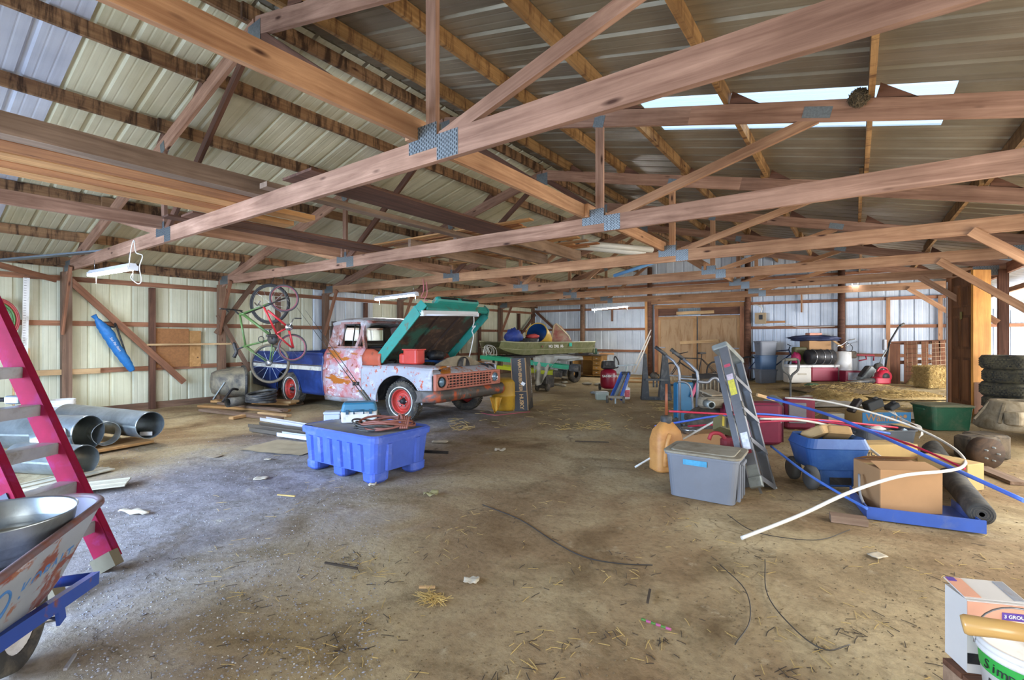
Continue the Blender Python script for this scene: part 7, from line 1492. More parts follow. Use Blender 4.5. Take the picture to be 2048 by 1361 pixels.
# prehung door with jamb
dA, dB = Vector((1.71, 11.25, 0)), Vector((1.51, 12.15, 0)); dx = (dB - dA).normalized()
dd = thing('loose_door', 'brown panelled door in its frame standing upright by the tyres', 'door', M=basis(dx, (0, 0, 1), dA)); DW = (dB - dA).length
M_DRW = wood('brown_door_wood', '5c3a22', '865a36', 10, knots=False, axis='z'); M_ORG = wood('orange_jamb', 'a8702c', 'd49a4c', 8, knots=False, axis='z')
MB().box((DW / 2, 0.03, 1.24), (DW - 0.08, 0.04, 2.44)).obj('door_leaf', M_DRW, dd)
nrm = 1
for x0, x1 in ((0.14, 0.43), (0.52, 0.81)):
    for z0, z1 in ((0.2, 1.0), (1.15, 1.75), (1.9, 2.3)):
        p = MB().box(((x0 + x1) / 2, 0.055, (z0 + z1) / 2), (x1 - x0, 0.012, z1 - z0)).obj('panel_moulding', M_DRW, dd); MB().box(((x0 + x1) / 2, 0.064, (z0 + z1) / 2), (x1 - x0 - 0.09, 0.014, z1 - z0 - 0.09)).obj('raised_panel', M_DRW, p)
MB().box((DW, 0.03, 1.25), (0.04, 0.16, 2.5)).box((DW / 2, 0.03, 2.50), (DW + 0.04, 0.16, 0.035)).obj('door_frame', M_DRW, dd); MB().box((DW - 0.04, 0.115, 1.2), (0.02, 0.012, 2.4)).obj('weather_strip', M_WHITE, dd)
MB().rbox((0.45, 0.07, 1.75), (0.05, 0.03, 0.14), 0.02).obj('door_knocker', plain('brass_knocker', '7a6a34', 0.5, 0.4), dd)
jm = thing('jamb_board', 'broad orange board standing on edge against the loose door', 'board', PZ(1962, 836), TH); MB().box((0.0, 0, 1.25), (0.30, 0.04, 2.5)).obj('board', M_ORG, jm); MB().box((0.0, -0.022, 0.30), (0.28, 0.006, 0.6)).obj('worn_foot', M_DRW, jm)
# tyre stack
for k in range(5):
    t = thing('car_tyre', ('bottom car tyre of the stack beside the loose door', 'second car tyre from the floor in the stack', 'middle car tyre of the stack', 'fourth car tyre from the floor, below the top one', 'top car tyre of the stack with dusty sidewall')[k], 'tyre', PD(2024 + (4 if k % 2 else -3), 700, 8.3) * Vector((1, 1, 0)) if False else Vector((1.99 + (0.02 if k % 2 else -0.01), 10.75, 0.215 * k)), 0, 'stacked car tyres')
    tm_ = plain('old_tyre', '2e2d29', 0.85, 0, 0.25, 9, '6d6448', 0.45)
    MB().lathe([(0.19, 0.03), (0.22, 0.0), (0.31, 0.0), (0.335, 0.04), (0.338, 0.105), (0.335, 0.17), (0.31, 0.212), (0.22, 0.212), (0.19, 0.18), (0.21, 0.105), (0.19, 0.03)], 40).obj('tyre_body', tm_, t)
    tr2 = MB()
    for q in range(48):
        for zz in (0.05, 0.085, 0.12, 0.155): tr2.box((0.338, 0, zz), (0.012, 0.03, 0.022), RZ(2 * math.pi * (q + 0.5 * (zz in (0.085, 0.155))) / 48))
    setp(tr2.obj('tread_blocks', tm_, t), kind='stuff')
# gearbox casting and brake drum
M_CAST = plain('dirty_cast_aluminium', '857a64', 0.75, 0.25, 0.25, 6, '55482f', 0.45)
ge = thing('gearbox_housing', 'dirty cast bell housing resting on a brake drum at the barn side', 'car part', (PD(2025, 860, 5.6).x, PD(2025, 860, 5.6).y, 0.28), TH)
MB().lathe([(0.13, 0.34), (0.19, 0.34), (0.21, 0.32), (0.25, 0.22), (0.33, 0.10), (0.34, 0.03), (0.30, 0.0), (0.1, 0.0), (0.12, 0.3), (0.13, 0.34)], 28).obj('bell', M_CAST, ge)
for k in range(7): MB().beam((0.19, 0, 0.31), (0.33, 0, 0.09), 0.025, 0.05).obj('web_rib', M_CAST, ge, RZ(k * 0.9))
MB().rbox((-0.24, -0.12, 0.16), (0.2, 0.16, 0.16), 0.04, RZ(0.4)).obj('starter_boss', M_CAST, ge)
dm = thing('brake_drum', 'rusty brake drum and hub standing under the bell housing', 'car part', PZ(2030, 952) + fw * 0.3, TH); MB().lathe([(0, -0.1), (0.04, -0.1), (0.05, -0.03), (0.13, -0.03), (0.155, -0.05), (0.155, 0.06), (0, 0.06)], 28, TR(0, 0, 0.155) @ RX(R90)).obj('drum', plain('rusty_drum', '57422f', 0.8, 0.3, 0.3, 6, '35291f', 0.4), dm)
for k in range(5): MB().tube([(0.07 * math.cos(k * 1.257), 0.03, 0.155 + 0.07 * math.sin(k * 1.257)), (0.07 * math.cos(k * 1.257), -0.09 + 0.0, 0.155 + 0.07 * math.sin(k * 1.257))], 0.008, 6).obj('stud', M_GALVD, dm)
ss = thing('engine_stand_block', 'greasy engine block lump propping the bell housing', 'car part', PZ(1990, 930) + fw * 0.2, TH); MB().rbox((0, 0, 0.14), (0.34, 0.26, 0.26), 0.06).rbox((0.2, 0.1, 0.14), (0.3, 0.3, 0.27), 0.04).obj('block', M_ENG, ss)
setp(beam('floor_board', PZ(1935, 925, 0.015), PZ(2040, 968, 0.015), 0.14, 0.03, M_L2), 'dirty board on the floor under the car parts', 'board')

# ------------------------------------------------------------------ far right corner (floor rises a little under the straw)
def FG(px_, Y, dz=0.0):
    p = PY(px_, 700, Y); return Vector((p.x, p.y, floor_z(p.x, p.y) + 0.006 + dz))
for k, (m, lab) in enumerate(((M_TGREY, 'bottom grey tote of the three stacked by the doors'), (M_TBLUE, 'slate blue tote in the middle of the stack'), (M_TGREY, 'top grey tote of the stack by the doors'))):
    p = PD(1531, 770, 14.2); tote(lab, (p.x, p.y, 0.415 * k), TH + 0.05 * (k - 1), 0.46, 0.34, 0.41, m, group='totes stacked by the doors')
cl = thing('cooler', 'cream white picnic cooler on the straw', 'cooler', FG(1594, 15.2), TH - 0.15)
MB().rbox((0, 0, 0.22), (0.58, 0.38, 0.42), 0.04).obj('cooler_body', plain('cream_plastic', 'c4beb0', 0.5, 0, 0.06), cl); MB().rbox((0, 0, 0.46), (0.6, 0.4, 0.07), 0.04).obj('lid', M_WPLAST, cl); MB().box((0.05, -0.195, 0.25), (0.22, 0.008, 0.05)).obj('label_plate', plain('beige_label', 'a89f8c', 0.6), cl)
c2 = thing('cooler', 'crimson picnic cooler with white lid under the black drum', 'cooler', FG(1641, 15.7), TH)
MB().rbox((0, 0, 0.19), (0.74, 0.4, 0.38), 0.04).obj('cooler_body', plain('cooler_crimson', '8a1c34', 0.45), c2); MB().rbox((0, 0, 0.41), (0.76, 0.42, 0.07), 0.04).obj('lid', M_WPLAST, c2); MB().tube([(0.25, -0.22, 0.36), (0.25, -0.25, 0.44), (0.35, -0.25, 0.44), (0.35, -0.22, 0.36)], 0.014, 6).obj('handle', M_WPLAST, c2)
ge2 = thing('heater_drum', 'black barrel heater lying on the crimson cooler', 'heater', M=wm(c2) @ TR(-0.02, 0.0, 0.66)); MB().lathe([(0, -0.36), (0.15, -0.36), (0.2, -0.34), (0.2, 0.34), (0.15, 0.36), (0, 0.36)], 24, RY(R90)).obj('drum', M_BLACK, ge2)
for x_ in (-0.2, 0.02, 0.2): MB().torus(0.203, 0.012, TR(x_, 0, 0) @ RY(R90), 24, 6).obj('band', M_CHROME, ge2)
oc = thing('olive_case', 'olive hard case standing behind the black heater', 'case', (wm(c2) @ Vector((-0.36, 0.38, 0.0)))); MB().rbox((0, 0, 0.46), (0.36, 0.2, 0.92), 0.05, RZ(TH)).obj('case_body', plain('olive_plastic', '55522e', 0.6), oc)
bxx = carton('large brown carton stacked high behind the coolers', wm(c2) @ Vector((0.16, 0.48, 0.0)), TH, 0.62, 0.44, 1.10, M_CARD)
lump('tarp_heap', 'dark blue and black tarp heap on the brown carton', 'tarp', wm(bxx) @ Vector((-0.05, 0, 1.17)), (0.62, 0.3, 0.09), plain('navy_tarp', '2c3350', 0.6, 0, 0.4, 6), 9.0, 0.5, 26)
setp(MB().rbox((0, 0, 0), (0.36, 0.22, 0.07), 0.02, RZ(TH)).obj('salmon_board', plain('salmon_foam', 'c48a74', 0.7), None, TR(wm(bxx) @ Vector((-0.08, -0.05, 1.29)))), 'flat salmon coloured pad on top of the tarp heap', 'pad')
setp(beam('short_lath', wm(bxx) @ Vector((0.36, -0.2, 1.12)), wm(bxx) @ Vector((0.58, -0.3, 0.92)), 0.05, 0.05, M_PALE), 'short pale lath poking out of the tarp heap', 'lath')
lump('magenta_cushion', 'magenta fabric bundle beside the olive case', 'cushion', wm(c2) @ Vector((-0.56, 0.20, 0.62)), (0.12, 0.12, 0.16), plain('magenta_cloth', '9c1f4e', 0.7), 3.3, 0.3)
setp(MB().box((0, 0, 0), (0.5, 0.4, 0.62), RZ(TH)).obj('cushion_crate', plain('dark_crate', '3c3630', 0.8), None, TR(Vector((1, 1, 0)) * (wm(c2) @ Vector((-0.62, 0.4, 0))) + Vector((0, 0, 0.31)))) if False else MB().rbox((0, 0, 0.23), (0.18, 0.2, 0.46), 0.03, RZ(TH)).obj('dark_crate', plain('dark_crate', '3c3630', 0.8), None, TR((wm(c2) @ Vector((-0.56, 0.20, 0))))), 'dark crate under the magenta bundle', 'crate')
wh = thing('white_drum', 'white ribbed drum standing beside the coolers', 'drum', FG(1686, 16.15)); MB().lathe([(0, 0), (0.2, 0), (0.21, 0.3), (0.2, 0.32), (0.21, 0.34), (0.2, 0.8), (0, 0.82)], 24).obj('drum_body', M_WPLAST, wh)
# go-cart style frame with handlebar
kb = thing('cart_frame', 'chrome handlebar and red tube frame of a small cart near the wall', 'cart frame', FG(1712, 16.2), TH)
D_ = 13.2
MB().tube(smooth_path([PD(1672, 693, D_), PD(1684, 690, D_), PD(1695, 682, D_), PD(1712, 678, D_ - 0.1)], 4), 0.014, 6).obj('handlebar', M_CHROME, kb, world=True); MB().tube(smooth_path([PD(1690, 694, D_), PD(1700, 688, D_), PD(1714, 684, D_ + 0.3)], 4), 0.014, 6).obj('handlebar', M_CHROME, kb, world=True)
MB().tube([PD(1690, 762, D_), PD(1690, 710, D_), PD(1748, 711, D_), PD(1747, 722, D_)], 0.018, 6).obj('red_frame', plain('red_tube_paint', 'a8243c', 0.45), kb, world=True); MB().tube([PD(1718, 722, D_), PD(1733, 719, D_), PD(1731, 710, D_)], 0.018, 6).obj('red_frame', plain('red_tube_paint', 'a8243c', 0.45), kb, world=True)
MB().tube(smooth_path([PD(1680, 698, D_), PD(1700, 704, D_), PD(1705, 694, D_), PD(1694, 686, D_)], 4), 0.01, 6).obj('cable', M_BLACK, kb, world=True); MB().rbox(tuple(wm(kb).inverted() @ PD(1703, 710, D_)), (0.22, 0.16, 0.2), 0.05).obj('engine', M_ENG, kb)
mb_ = thing('maroon_speaker', 'maroon boxed speaker with grey grille on the straw', 'speaker', FG(1703, 15.6), TH - 0.1); MB().rbox((0, 0, 0.16), (0.46, 0.3, 0.30), 0.02).obj('cabinet', plain('speaker_maroon', '7c1830', 0.5), mb_); MB().box((0.0, -0.153, 0.17), (0.34, 0.01, 0.2)).obj('grille', M_GREY, mb_)
sa_ = thing('chainsaw_case', 'silver and black power tool lying tilted before the speaker', 'power tool', M=TR(FG(1732, 15.35, 0.24)) @ RZ(TH) @ RY(-0.9)); MB().rbox((0, 0, 0), (0.46, 0.2, 0.18), 0.04).obj('tool_body', M_GALVD, sa_); MB().rbox((0.02, -0.02, 0.10), (0.34, 0.16, 0.06), 0.03).obj('black_cover', M_BLACK, sa_)
lf = thing('leaf_blower', 'red leaf blower with long black nozzle on the straw', 'leaf blower', FG(1762, 15.1, 0.0), TH)
M_RBL = plain('blower_red', 'b01e34', 0.4, 0, 0.1)
MB().rbox((0, 0, 0.12), (0.38, 0.22, 0.18), 0.06).lathe([(0, -0.1), (0.15, -0.1), (0.17, 0), (0.15, 0.1), (0, 0.1)], 20, TR(0.05, 0, 0.22) @ RX(R90)).obj('blower_body', M_RBL, lf); MB().tube(smooth_path([(-0.1, 0, 0.34), (-0.02, 0, 0.44), (0.12, 0, 0.42), (0.2, 0, 0.3)], 5), 0.024, 8).obj('handle', M_RBL, lf)
MB().tube([(-0.15, 0, 0.12), (-0.5, -0.02, 0.09), (-0.95, -0.05, 0.05)], [0.07, 0.06, 0.04], 12).obj('nozzle', M_BLKPL, lf); MB().lathe([(0, 0.001), (0.09, 0.001), (0.1, -0.02)], 18, TR(0.05, -0.105, 0.22) @ RX(R90)).obj('intake', M_BLACK, lf)
tm3 = thing('string_trimmer', 'black wheeled trimmer with tall angled handle by the pallet', 'trimmer', FG(1774, 15.7), TH); D_ = 12.5
MB().tube([PD(1770, 738, D_), PD(1776, 700, D_), PD(1779, 685, D_), PD(1797, 655, D_), PD(1806, 650, D_)], 0.022, 8).obj('shaft', M_BLACK, tm3, world=True); MB().tube([PD(1757, 732, D_), PD(1766, 712, D_), PD(1780, 690, D_)], 0.016, 8).obj('support_tube', M_GALVD, tm3, world=True); MB().tube([PD(1800, 652, D_), PD(1808, 648, D_)], 0.035, 8).obj('grip', M_BLKPL, tm3, world=True)
MB().rbox(tuple(wm(tm3).inverted() @ PD(1769, 690, D_)), (0.09, 0.08, 0.28), 0.03).obj('battery', M_GREY, tm3); MB().lathe([(0, -0.04), (0.11, -0.04), (0.12, 0), (0.11, 0.04), (0, 0.04)], 18, TR(wm(tm3).inverted() @ PD(1757, 735, D_)) @ RX(R90)).obj('wheel', M_RUBBER, tm3)
wc = thing('white_canister', 'white canister lying behind the power tool', 'canister', FG(1750, 15.8, 0.36), TH); MB().lathe([(0, -0.16), (0.09, -0.16), (0.1, -0.1), (0.1, 0.1), (0.09, 0.16), (0, 0.16)], 18, RY(R90 - 0.2)).obj('canister_body', M_WPLAST, wc); MB().rbox((0, 0, -0.22), (0.3, 0.2, 0.26), 0.03).obj('canister_stand', M_BLKPL, wc)
# pallet with mesh
PYp = 15.9
pf = thing('wood_pallet', 'brown wooden pallet standing on edge as a pen wall', 'pallet', (PY(1840, 740, PYp).x, PYp, 0.16))
M_PAL = wood('pallet_wood', '5a3a28', '8a5f44', 11)
for (a, c, t_, b_) in ((1782, 1798, 688, 768), (1811, 1832, 686, 768), (1845, 1855, 684, 764), (1866, 1878, 683, 750), (1879, 1888, 682, 750)):
    beam('pallet_board', PY((a + c) / 2, t_, PYp - 0.06), PY((a + c) / 2 + (4 if a == 1879 else 0), b_, PYp - 0.06), 0.02, (c - a) / FPX * 12.2, M_PAL, pf, up=(1, 0, 0))
for y_ in (687, 726): beam('pallet_rail', PY(1782, y_, PYp), PY(1900, y_ - 4, PYp), 0.04, 0.09, M_PAL, pf)
ms = thing('wire_mesh', 'rusty wire mesh hung on the front of the pallet', 'wire mesh', (PY(1850, 740, PYp - 0.1).x, PYp - 0.12, 0.16)); m = MB()
for k in range(9): m.tube([PY(1814 + 9.5 * k, 684, PYp - 0.12), PY(1816 + 9.5 * k, 766, PYp - 0.12)], 0.004, 4)
for k in range(9): m.tube([PY(1812, 690 + 9 * k, PYp - 0.12), PY(1892, 687 + 8.4 * k, PYp - 0.12)], 0.004, 4)
setp(m.obj('mesh_wires', plain('rusty_wire', '9a8468', 0.5, 0.4), ms, world=True), kind='stuff')
# hay bale
M_HAY = plain('hay', 'b89d62', 0.95, 0, 0.35, 30, '8a7040', 0.4, bmp=0.6)
hb_ = thing('hay_bale', 'small square hay bale standing before the pallet', 'hay bale', FG(1876, 15.0), TH + 0.1)
o = MB().rbox((0.03, 0.2, 0.25), (0.52, 0.45, 0.48), 0.05).obj('bale_core', M_HAY, hb_)
m = MB(); rr = random.Random(2)
for k in range(2200):
    f = rr.choice((0, 1, 2)); p = Vector((rr.uniform(-0.24, 0.3), rr.uniform(-0.03, 0.43), rr.uniform(0.02, 0.5)))
    if f == 0: p.y = -0.035
    elif f == 1: p.z = 0.495
    else: p.x = -0.235
    d = Vector((rr.uniform(-1, 1), rr.uniform(-0.4, 0.4), rr.uniform(-1, 1))).normalized() * rr.uniform(0.02, 0.06); m.beam(p - d, p + d, 0.005, 0.004)
setp(m.obj('hay_strands', M_HAY, hb_), kind='stuff')
# straw mounds, plastic sheet
def mound(label, c, s, mat, seed, n=26, strands=600):
    t = thing('straw_mound', label, 'straw', c)
    def fn(a, b_):
        x = (a - 0.5) * 2; y = (b_ - 0.5) * 2; r2 = x * x + y * y; return (x * s[0], y * s[1], s[2] * max(0, 1 - r2) * (1 + 0.5 * noise.noise((x * 2 + seed, y * 2, 0))) - 0.012)
    MB().grid(fn, n, n).obj('mound_core', mat, t, RZ(TH))
    m = MB(); rr = random.Random(int(seed * 10))
    for k in range(strands):
        a, b_ = rr.uniform(0.12, 0.88), rr.uniform(0.12, 0.88); p = Vector(fn(a, b_)) + Vector((0, 0, 0.008)); q = rr.uniform(0, 6.28); d = Vector((math.cos(q), math.sin(q), rr.uniform(-0.2, 0.4))) * rr.uniform(0.03, 0.09); m.beam(p - d, p + d, 0.006, 0.004)
    setp(m.obj('straw_strands', M_HAY, t, RZ(TH)), kind='stuff'); return t
M_CHAFF = plain('dark_chaff', '5f4d30', 0.95, 0, 0.35, 20, '8a7040', 0.35, bmp=0.5)
mound('golden straw heap beside the maroon upright case', PZ(1668, 800), (0.75, 0.55, 0.20), M_HAY, 1.0)
mound('dark chaff and straw heap before the leaf blower', FG(1700, 14.2), (1.3, 0.8, 0.16), M_CHAFF, 2.0)
mound('low straw litter spread before the pallet', FG(1800, 13.9), (0.9, 0.8, 0.08), M_HAY, 3.0, strands=1200)
mound('straw litter around the tyre stack', PZ(1965, 836), (0.3, 0.4, 0.06), M_HAY, 4.0)
mound('straw litter behind the pallet along the wall', FG(1850, 16.1), (0.5, 0.25, 0.42), M_HAY, 5.0, strands=900)
for i, (x_, y_, sx, sy) in enumerate(((1625, 800, 0.5, 0.3), (1670, 812, 0.6, 0.25), (1840, 838, 0.7, 0.12))):
    setp(MB().grid(lambda a, c: ((a - 0.5) * 2 * sx, (c - 0.5) * 2 * sy, 0.02 + 0.10 * max(0, 1 - ((a - 0.5) ** 2 + (c - 0.5) ** 2) * 4) * (0.7 + 0.8 * noise.noise((a * 5, c * 5, i)))), 22, 16).obj('plastic_sheet', plain('milky_sheet', 'b9b2a2', 0.4, 0, 0.12, 5), None, TR(PZ(x_, y_, 0.0)) @ RZ(TH + 0.1)), ('milky plastic sheet crumpled before the straw heap', 'second milky plastic sheet trailing over the straw', 'strip of milky plastic film behind the shop box')[i], 'plastic sheet')
ps = thing('plastic_sack', 'purple printed plastic sack lying flat on the straw', 'sack', PZ(1828, 797), TH + 0.03)
MB().grid(lambda a, c: ((a - 0.5) * 1.35, (c - 0.5) * 0.5, 0.05 + 0.05 * math.sin(math.pi * a) * math.sin(math.pi * c) + 0.015 * noise.noise((a * 6, c * 6, 1))), 20, 10).obj('sack_film', plain('purple_film', '7a5a78', 0.45, 0, 0.3, 6), ps); MB().rbox((0.15, -0.255, 0.04), (0.6, 0.012, 0.075), 0.005).obj('black_label', M_BLACK, ps)
text_obj('lettering', 'WOODFORD', 0.06, M_WHITE, ps, TR(0.15, -0.263, 0.04) @ RX(R90), 0.001, bold=True)
gm = thing('upturned_tub', 'green plastic lid lying in the straw before the coolers', 'lid', FG(1630, 13.9), TH); MB().rbox((0, 0.1, 0.08), (0.5, 0.34, 0.16), 0.08, None, 0.5).obj('lid_shell', plain('bottle_green_plastic', '33573a', 0.55), gm)
# ------------------------------------------------------------------ near right corner: bucket, box, handle on a crate
cr = thing('wood_crate', 'rough wooden crate holding the bucket and the grout box', 'crate', PD(2110, 1300, 1.50) * Vector((1, 1, 0)), TH - 0.12)
CZ = 0.225
for s in (-1, 1):
    for z_ in (0.04, 0.11, 0.175): MB().box((0, s * 0.16, z_), (0.38, 0.02, 0.06)).obj('slat', M_L2, cr); MB().box((s * 0.19, 0, z_), (0.02, 0.34, 0.06)).obj('slat', M_L2, cr)
for k in range(4): MB().box((0, -0.13 + 0.087 * k, CZ - 0.012), (0.40, 0.08, 0.02)).obj('top_slat', M_DARK, cr)
gbx = thing('grout_box', 'white and orange grout carton with purple label, lid flap ajar', 'carton', PD(2002, 1300, 1.60) * Vector((1, 1, 0)) + Vector((0, 0, CZ)) + fw * 0.05, TH - math.radians(12))
o = MB().box((0, 0, 0.1225), (0.18, 0.11, 0.245)).obj('box_body', plain('white_card', 'c9c4bc', 0.6, 0, 0.03), gbx)
MB().box((0, -0.056, 0.212), (0.18, 0.003, 0.06)).obj('orange_band', plain('orange_fade', 'd49a7c', 0.6, 0, 0.1, 3), gbx); MB().box((0.045, -0.0585, 0.205), (0.075, 0.003, 0.024)).obj('purple_label', plain('purple_label', '5a3f94', 0.6), gbx)
text_obj('lettering', '3 GROUT', 0.016, M_WHITE, gbx, TR(0.045, -0.061, 0.205) @ RX(R90), 0.0005, bold=True); text_obj('lettering', 'POLYBLEND', 0.017, M_BLACK, gbx, TR(-0.04, -0.0585, 0.175) @ RX(R90), 0.0005); text_obj('lettering', 'PLUS', 0.016, plain('dark_red_ink', '8a2a30', 0.6), gbx, TR(-0.02, -0.0585, 0.157) @ RX(R90), 0.0005, bold=True)
fl_ = MB().box((0, 0.055, 0), (0.18, 0.11, 0.004)).obj('lid_flap', plain('white_card', 'c9c4bc', 0.6), gbx, TR(0, -0.045, 0.248) @ RX(0.16)); MB().box((-0.065, 0.055, 0.003), (0.05, 0.10, 0.002)).obj('orange_corner', plain('orange_fade', 'd49a7c', 0.6, 0, 0.1, 3), fl_); MB().box((-0.075, 0.095, 0.005), (0.024, 0.02, 0.002)).obj('purple_corner', plain('purple_label', '5a3f94', 0.6), fl_); MB().box((0.07, 0.055, 0.003), (0.03, 0.10, 0.002)).obj('grey_strip', M_GREY, fl_)
MB().box((0, -0.057, 0.05), (0.18, 0.002, 0.035)).obj('black_foot', M_BLACK, gbx)
bcp = PD(2064, 1300, 1.46) * Vector((1, 1, 0)) + Vector((0, 0, CZ))
bu = thing('mortar_bucket', 'white mortar bucket with green band and wire bail', 'bucket', bcp, TH - 0.55)
MB().lathe([(0, 0), (0.105, 0), (0.12, 0.15), (0.127, 0.155), (0.127, 0.165), (0.122, 0.168), (0.127, 0.172), (0.128, 0.19), (0.118, 0.192), (0.118, 0.185), (0, 0.182)], 40).obj('bucket_body', M_WPLAST, bu)
MB().lathe([(0.1165, 0.098), (0.1209, 0.149)], 40).obj('green_band', plain('label_green', '2f9a3e', 0.5, 0, 0.1, 8), bu)
for i, ch in enumerate('SimpleSet'):
    a = math.radians(-158 + 11.0 * i); text_obj('letter', ch, 0.040, M_BLACK, bu, TR(0.1212 * math.cos(a), 0.1212 * math.sin(a), 0.122) @ RZ(a + R90) @ RX(R90 - 0.1), 0.0006)
for i, ch in enumerate('Ready To Use'):
    a = math.radians(-156 + 8.0 * i)
    if ch != ' ': text_obj('letter', ch, 0.024, M_BLACK, bu, TR(0.1138 * math.cos(a), 0.1138 * math.sin(a), 0.07) @ RZ(a + R90) @ RX(R90 - 0.1), 0.0006, bold=True)
for j in range(3):
    MB().lathe([(0.1085 - 0.0012 * j, 0.046 - 0.012 * j), (0.1088 - 0.0012 * j, 0.049 - 0.012 * j)], 10, None, math.radians(-150), math.radians(-105 - 10 * j)).obj('print_line', plain('grey_ink', '5a5058', 0.6), bu)
MB().tube(arc((0, 0, 0.16), 0.13, 0, 180, 16, (1, 0, 0), (0, 0.55, 0.83)), 0.003, 6).obj('bail', M_CHROME, bu)
hd_ = thing('mallet_handle', 'varnished wooden tool handle lying across the bucket rim', 'tool handle', PD(1930, 1250, 1.36))
MB().tube([PD(1924, 1249, 1.42), PD(1932, 1250, 1.415), PD(1985, 1257, 1.38), PD(2090, 1272, 1.30)], [0.024, 0.028, 0.0255, 0.024], 16).obj('handle_shaft', plain('varnished_ash', 'c79c5c', 0.22, 0, 0.06, 5), hd_, world=True)

# ------------------------------------------------------------------ litter on the floor
M_STRAW = plain('loose_straw', 'b59a5c', 0.9, 0, 0.25, 3); M_TWIG = plain('dark_twig', '3c3226', 0.9, 0, 0.3, 3)
rr = random.Random(77)
def scatter(name, n, mat, L, w, region, label, cat, dens=None):
    m = MB(); k = 0
    while k < n:
        px_, py_ = rr.uniform(region[0], region[2]), rr.uniform(region[1], region[3])
        if dens and rr.random() > dens(px_, py_): continue
        p = PZ(px_, py_, 0); 
        if not (XL + 0.3 < p.x < XR and YF < p.y < YB - 0.3): continue
        a = rr.uniform(0, math.pi); l = rr.uniform(*L); d = Vector((math.cos(a), math.sin(a), rr.uniform(-0.05, 0.12))) * l / 2
        z = floor_z(p.x, p.y) + 0.004; c = Vector((p.x, p.y, z)); mid = c + Vector((rr.uniform(-1, 1), rr.uniform(-1, 1), 0.3)) * l * 0.05
        m.beam(c - d, mid, w, w * 0.6); m.beam(mid, c + d, w, w * 0.6); k += 1
    return setp(m.obj(name, mat, FLOOR), label, None, kind='stuff')
cl1 = lambda x, y: 0.10 + 0.90 * (noise.noise((x * 0.006, y * 0.012, 3.0)) > 0.12)
scatter('loose_straw', 420, M_STRAW, (0.02, 0.09), 0.0026, (420, 800, 2048, 1361), 'loose straw stems scattered over the dirt floor', 'straw', cl1)
scatter('far_straw', 1800, M_STRAW, (0.05, 0.18), 0.006, (900, 752, 2000, 860), 'straw litter over the far floor', 'straw', cl1)
scatter('dark_twigs', 420, M_TWIG, (0.015, 0.07), 0.003, (250, 820, 2048, 1361), 'dark twigs and stems scattered over the dirt floor', 'twigs', cl1)
def pebbles(name, n, mat, smin, smax, region, label):
    m = MB()
    for k in range(n):
        p = PZ(rr.uniform(region[0], region[2]), rr.uniform(region[1], region[3]), 0)
        if not (XL + 0.3 < p.x < XR): continue
        s = rr.uniform(smin, smax) * rr.uniform(0.5, 1); q = RZ(rr.uniform(0, 6)) @ Matrix.Diagonal((1, rr.uniform(0.6, 1), rr.uniform(0.4, 0.7), 1))
        vs = [(s, 0, 0), (0, s, 0), (-s, 0, 0), (0, -s, 0), (0, 0, s), (0, 0, -s)]; m.add(vs, [(0, 1, 4), (1, 2, 4), (2, 3, 4), (3, 0, 4), (1, 0, 5), (2, 1, 5), (3, 2, 5), (0, 3, 5)], True, TR(p.x, p.y, floor_z(p.x, p.y) + s * 0.2) @ q)
    return setp(m.obj(name, mat, FLOOR), label, None, kind='stuff')
pebbles('gravel', 3800, plain('gravel_stone', '8a8a90', 0.9, 0, 0.3, 3), 0.003, 0.009, (150, 800, 760, 1361), 'grey gravel chips over the left floor')
pebbles('white_chips', 420, plain('white_stone', 'c6c4be', 0.9, 0, 0.1, 3), 0.003, 0.008, (150, 850, 700, 1361), 'white stone chips over the left floor')
pebbles('dirt_clods', 2200, plain('dirt_clod', '6e5d42', 0.95, 0, 0.3, 3), 0.003, 0.010, (500, 830, 2048, 1361), 'small dirt clods over the floor')
# wires and single bits
for i, (pts, c, r, lab) in enumerate((
    ([(965, 1010), (1040, 1040), (1110, 1085), (1170, 1115), (1240, 1128), (1305, 1131)], '2e2a26', 0.004, 'long black wire snaking over the floor'),
    ([(1440, 1130), (1490, 1180), (1500, 1240), (1470, 1290)], '3a342c', 0.003, 'thin black wire curling over the bare dirt'),
    ([(1530, 1120), (1535, 1190), (1590, 1260), (1650, 1300), (1700, 1290)], '3a342c', 0.003, 'dark wire looping over the dirt right of the curl'),
    ([(1455, 1030), (1500, 1060), (1560, 1075), (1640, 1080), (1700, 1060)], '3a342c', 0.003, 'dark wire lying before the wood block'))):
    setp(MB().tube(smooth_path([PZ(x, y, 0.006) for x, y in pts], 6), r, 5).obj('floor_wire', plain('wire_' + c, c, 0.6)), lab, 'wire')
gs = thing('glow_stick', 'pink and green striped stick lying on the dirt', 'stick', PZ(1312, 1249, 0.012)); A, B_ = PZ(1283, 1239, 0.012), PZ(1342, 1260, 0.012)
for k in range(6): MB().tube([A.lerp(B_, k / 6), A.lerp(B_, (k + 1) / 6)], 0.006, 8).obj('stripe', plain('stripe_pink', 'a8527e', 0.5) if k % 2 else plain('stripe_green', '4c7a34', 0.5), gs, world=True)
def scrap(name, label, cat, px_, py_, w, d, mat, rz, up=0.01, seed=0):
    o = MB().grid(lambda a, c: ((a - 0.5) * w * (1 - 0.3 * abs(c - 0.5)), (c - 0.5) * d, 0.006 + up * (noise.noise((a * 3 + seed, c * 3, seed)) + 0.4 + 0.6 * a * c)), 8, 6).obj(name, mat, None, TR(PZ(px_, py_, 0)) @ RZ(rz)); solid(o, 0.003); return setp(o, label, cat)
MP = plain('dirty_paper', 'b5aa94', 0.8, 0, 0.15, 8)
scrap('paper_scrap', 'torn cream paper scrap beside a straw tuft', 'paper', 943, 1166, 0.09, 0.05, MP, 0.3, 0.02, 1)
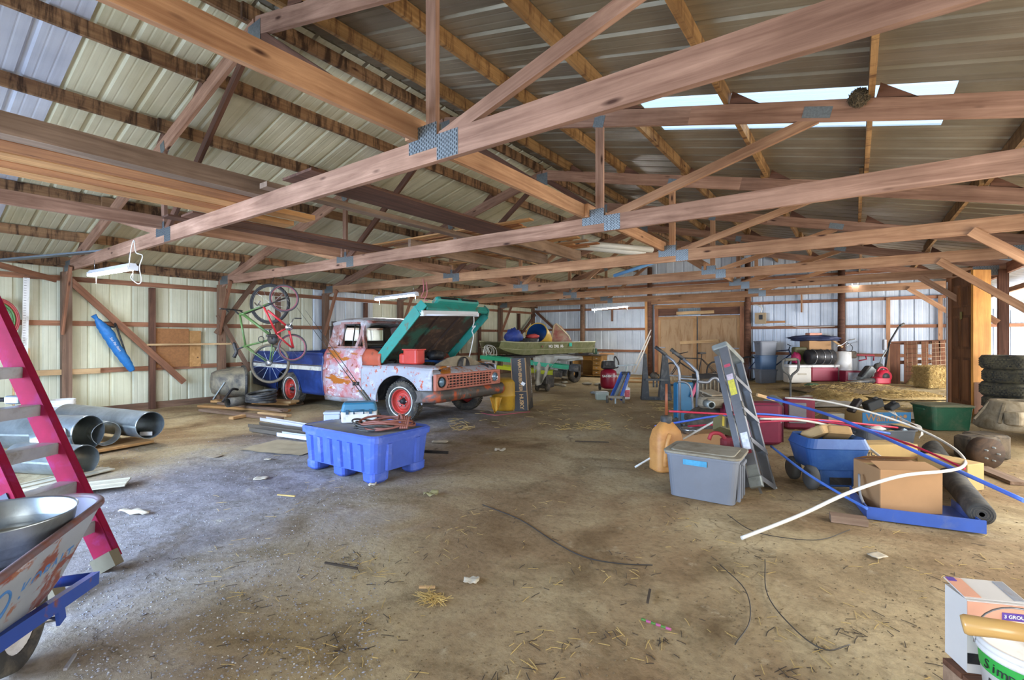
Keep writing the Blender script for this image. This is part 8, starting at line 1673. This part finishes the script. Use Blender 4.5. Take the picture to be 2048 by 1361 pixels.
scrap('paper_scrap', 'pale square chip of board on the right dirt', 'chip', 1755, 1113, 0.10, 0.07, MP, 0.9, 0.004, 2)
scrap('paper_scrap', 'flat stone-coloured slab on the left dirt', 'slab', 430, 914, 0.14, 0.12, plain('tan_slab', '9a8a72', 0.85), 0.2, 0.004, 3)
scrap('paper_scrap', 'long torn cream strip near the wheelbarrow nose', 'strip', 268, 1027, 0.30, 0.06, MP, 0.35, 0.02, 4)
scrap('paper_scrap', 'crumpled pale rag by the blue bin foot', 'rag', 745, 972, 0.07, 0.05, MP, 0.5, 0.02, 5)
scrap('paper_scrap', 'yellowish crumpled wrapper on the middle dirt', 'wrapper', 862, 992, 0.13, 0.07, plain('olive_wrapper', '7d744c', 0.7), 0.5, 0.03, 6)
scrap('paper_scrap', 'white flat scrap left of the blue bin', 'paper', 522, 958, 0.13, 0.10, MP, 0.8, 0.006, 7)
scrap('paper_scrap', 'small white paper right of the flat scrap', 'paper', 536, 920, 0.08, 0.05, MP, 0.4, 0.006, 8)
scrap('paper_scrap', 'torn white paper on the dirt behind the blue bin', 'paper', 880, 885, 0.22, 0.10, MP, 0.6, 0.01, 9)
scrap('paper_scrap', 'wide pale scrap beside the metal bar', 'paper', 1000, 902, 0.14, 0.08, MP, 0.2, 0.02, 10)
for i, (a, c, m_, lab) in enumerate((((650, 1126), (715, 1138), M_TWIG, 'dark stick lying on the left dirt'), ((555, 990), (590, 993), M_STRAW, 'straight pale stick left of the bin foot'), ((838, 1175), (870, 1175), M_PALE, 'small pale stick beside the straw tuft'), ((1295, 1206), (1300, 1180), M_TWIG, 'tiny dark twig on the bare dirt'), ((1150, 883), (1218, 885), M_TWIG, 'dark splinter on the far dirt'), ((130, 1340), (150, 1310), M_GREY, 'grey wood chip beside the wheelbarrow tyre'))):
    setp(beam('stick', PZ(*a, 0.012), PZ(*c, 0.012), 0.012, 0.01, m_), lab, 'stick')
tf_ = thing('straw_tuft', 'small tuft of golden straw on the dark dirt', 'straw tuft', PZ(865, 1203)); m = MB()
for k in range(60):
    a = rr.uniform(0, 6.28); l = rr.uniform(0.02, 0.07); c = Vector((rr.uniform(-0.06, 0.06), rr.uniform(-0.03, 0.03), 0.008 + rr.uniform(0, 0.015))); d = Vector((math.cos(a), math.sin(a), rr.uniform(-0.1, 0.3))) * l; m.beam(c - d, c + d, 0.003, 0.002)
setp(m.obj('straw_stems', M_STRAW, tf_), kind='stuff')
